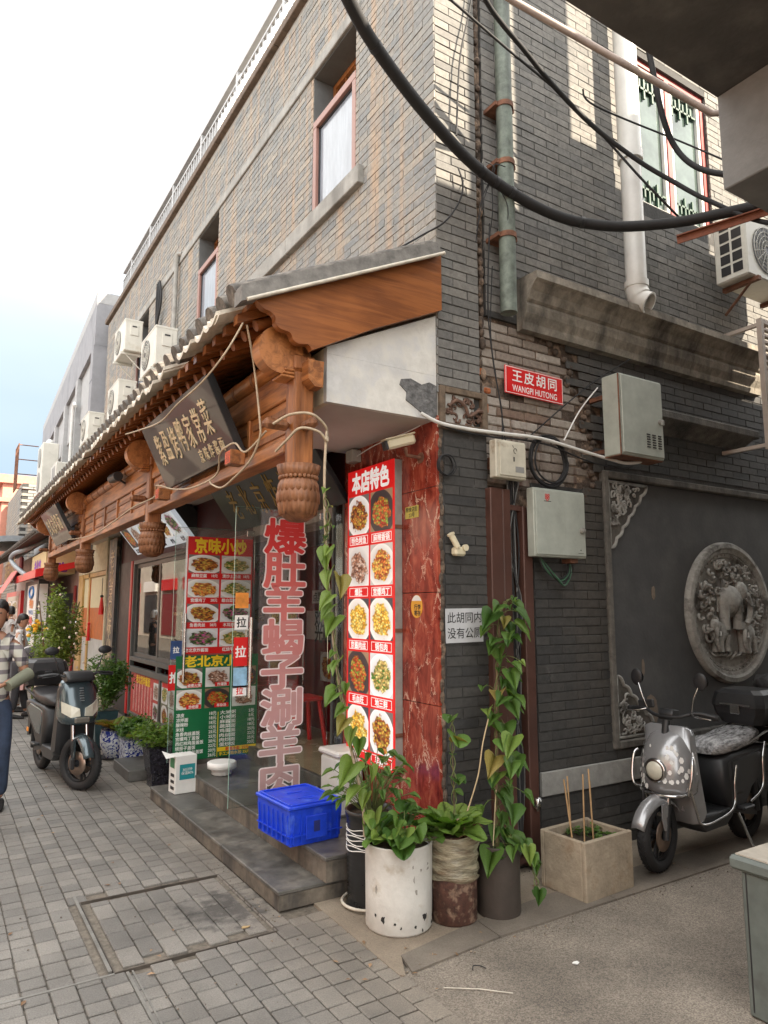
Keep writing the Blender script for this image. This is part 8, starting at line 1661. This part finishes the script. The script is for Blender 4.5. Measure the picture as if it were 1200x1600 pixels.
for (fn, y0, zz) in (('s', 15.0, 0), ): 
    b = MB(); b.tube([(-.672, 15.0 + .42 * math.cos(a * PI / 12), 1.98 + .12 * math.sin(a * PI / 12)) for a in range(25)], .035, 5); b.build('logo_ring', bluem, t)
    for ch, z, m_, s_ in (('物', 1.72, plain('sign_orange', (.7, .22, .05), .5), .36), ('WU', 1.52, bluem, .22), ('美', 1.33, M['red'], .36), ('MEI', 1.12, bluem, .24), ('便', .93, plain('sign_teal', (.02, .4, .42), .5), .26)): letters('lettering', ch, m_, t, STREET(-.674, 15.0, z) @ Matrix.Diagonal((2.4, .62, 1, 1)), s_, bold=.04)
t = wrap('red_menu_board', 'red framed picture menu board standing far down the left side', 'sign'); mbx(M['red'], [((-.68, 17.4, .35), (-.60, 21.8, 2.08))], 'frame', t); mbx(plain('pale_menu', (.62, .58, .50), .5), [((-.688, 17.9, .45), (-.6805, 21.3, 1.95))], 'face', t)
for k in range(4):
    for j in range(2): dish(t, (-.69, 21.2 - j * 1.65, 1.55 - k * .30), U_ST, UP, 1.5, .27, (k + j * 2) % 6)
t = wrap('oval_shop_plaque', 'dark red shop plaque ringed with small bulbs above the red menu board', 'sign'); mbx(mat('dark_red_plaque', (.12, .015, .02), .4, var=.3, scale=3), [((-.80, 17.0, 2.35), (-.70, 22.5, 2.95))], 'board', t, .04); letters('lettering', '胡同小院', M['gold_dim'], t, STREET(-.805, 19.8, 2.65), .8, bold=.02)
b = MB()
for k in range(14): b.ball((-.82, 17.0 + k * .42, 2.32), .035, 6, m=4)
b.build('bulbs', M['white_t'], t, kind='stuff')
pipe('grey_drainpipe', 'thick grey drainpipe bending down beside the far shop plaques', 'pipe', smooth_path([(-.30, 15.6, 3.3), (-.75, 15.8, 3.05), (-1.0, 16.3, 2.95), (-1.02, 16.4, 2.75), (-.75, 15.2, 2.35), (-.4, 14.2, 2.15)], 6), .055, mat('grey_pipe', (.28, .31, .34), .4, var=.1))
t = wrap('grey_arched_awning', 'large grey curved metal awning at the left edge down the street', 'awning'); b = MB(); b.ring_loft([[(-1.9 + .2 * k, y, 3.25 + .55 * math.sin(PI * (.18 + .40 * k / 8))) for k in range(9)] + [(-1.9 + .2 * k, y, 3.2 + .55 * math.sin(PI * (.18 + .40 * k / 8)) - .12) for k in range(8, -1, -1)] for y in (20.5, 25)], smooth=False); b.build('shell', mat('grey_sheet', (.24, .26, .28), .4, metal=.3, var=.1), t)
t = wrap('salmon_building', 'salmon painted building with red window frames at the far left', 'building'); sal = mat('salmon_plaster', (.55, .24, .17), .8, var=.08)
mbx(sal, [((-.25, 34, 0), (8, 60, 7.5))], 'wall', t); mbx(mat('salmon_cornice', (.5, .2, .15), .8), [((-.6, 33.8, 7.5), (8, 60.1, 7.9)), ((-.45, 33.85, 6.6), (7, 60.05, 6.8))], 'cornice', t)
for k in range(6): mbx(M['frame_red'], [((-.3, 35 + k * 3.6, 4.4), (-.25, 36.6 + k * 3.6, 5.9))], 'window', t)
t = wrap('brick_gable_building', 'grey brick gable wall standing beyond the row of shops', 'building'); mbx(M['mortar_dark'], [((.02, 27.3, 0), (8, 33.9, 6.5))], 'wall', t)
rnd = random.Random(3)
bb = MB()
for r_ in range(52):
    z = r_ * .125; x = .02 + (r_ % 2) * .2
    while x < 3: bb.t = rnd.random(); bb.box((x, 27.27, z), (x + .38, 27.3, z + .105)); x += .40
    y = 27.3 + (r_ % 2) * .2
    while y < 33.5: bb.t = rnd.random(); bb.box((-.01, y, z), (.02, y + .38, z + .105)); y += .40
bb.build('brickwork', M['brick_street'], t, fix=False, kind='stuff')
t = wrap('end_building', 'low grey building closing the far end of the street', 'building'); mbx(gr, [((-12, 70, 0), (-.5, 76, 6.0))], 'wall', t); mbx(M['tile_end'], [((-12.3, 69.5, 6.0), (-.2, 76.3, 6.4))], 'roof', t)
for k in range(6): mbx(M['winglass_d'], [((-11 + k * 1.8, 69.95, 3.3), (-10 + k * 1.8, 69.99, 4.8))], 'window', t)
# opposite side of the street, behind the viewer's left shoulder: closes the place and shows in the glass
t = wrap('facing_shop_row', 'pale row of shop houses on the other side of the street', 'building'); mbx(mat('pale_street_wall', (.48, .44, .38), .8, var=.12, scale=2), [((-14, -12, 0), (-8.2, 70, 6.2))], 'wall', t); mbx(M['tile_end'], [((-14, -12.2, 6.2), (-7.7, 70.2, 6.4))], 'roof', t)
for k in range(19): mbx(M['red_dk'] if k % 2 else M['black_pl'], [((-8.2, -11 + k * 4.1, .2), (-8.15, -8.3 + k * 4.1, 2.4))], 'shop_front', t); mbx(M['red'] if k % 3 else M['white_t'], [((-8.2, -11 + k * 4.1, 2.6), (-8.05, -8.3 + k * 4.1, 3.2))], 'shop_board', t)
t = wrap('yellow_flowers', 'bright yellow marigold bunch beside the woman in white', 'flowers'); bush(t, (-1.25, 8.55, 1.28), .12, .12, .10, 420, .05, 'leaf_bush', 77, 'foliage', 8); b = MB(); rnd = random.Random(5)
for k in range(16): b.ball((-1.24 + rnd.gauss(0, .05), 8.4 + rnd.gauss(0, .06), 1.32 + rnd.gauss(0, .05)), .035, 8, (1, 1, .8), 5)
b.build('blossoms', plain('marigold', (.80, .42, .02), .7, var=.2), t, kind='stuff')
b = MB(); b.tube([(-1.24, 8.5, .0), (-1.25, 8.55, 1.2)], .02, 6); b.build('stem', M['stem'], t)
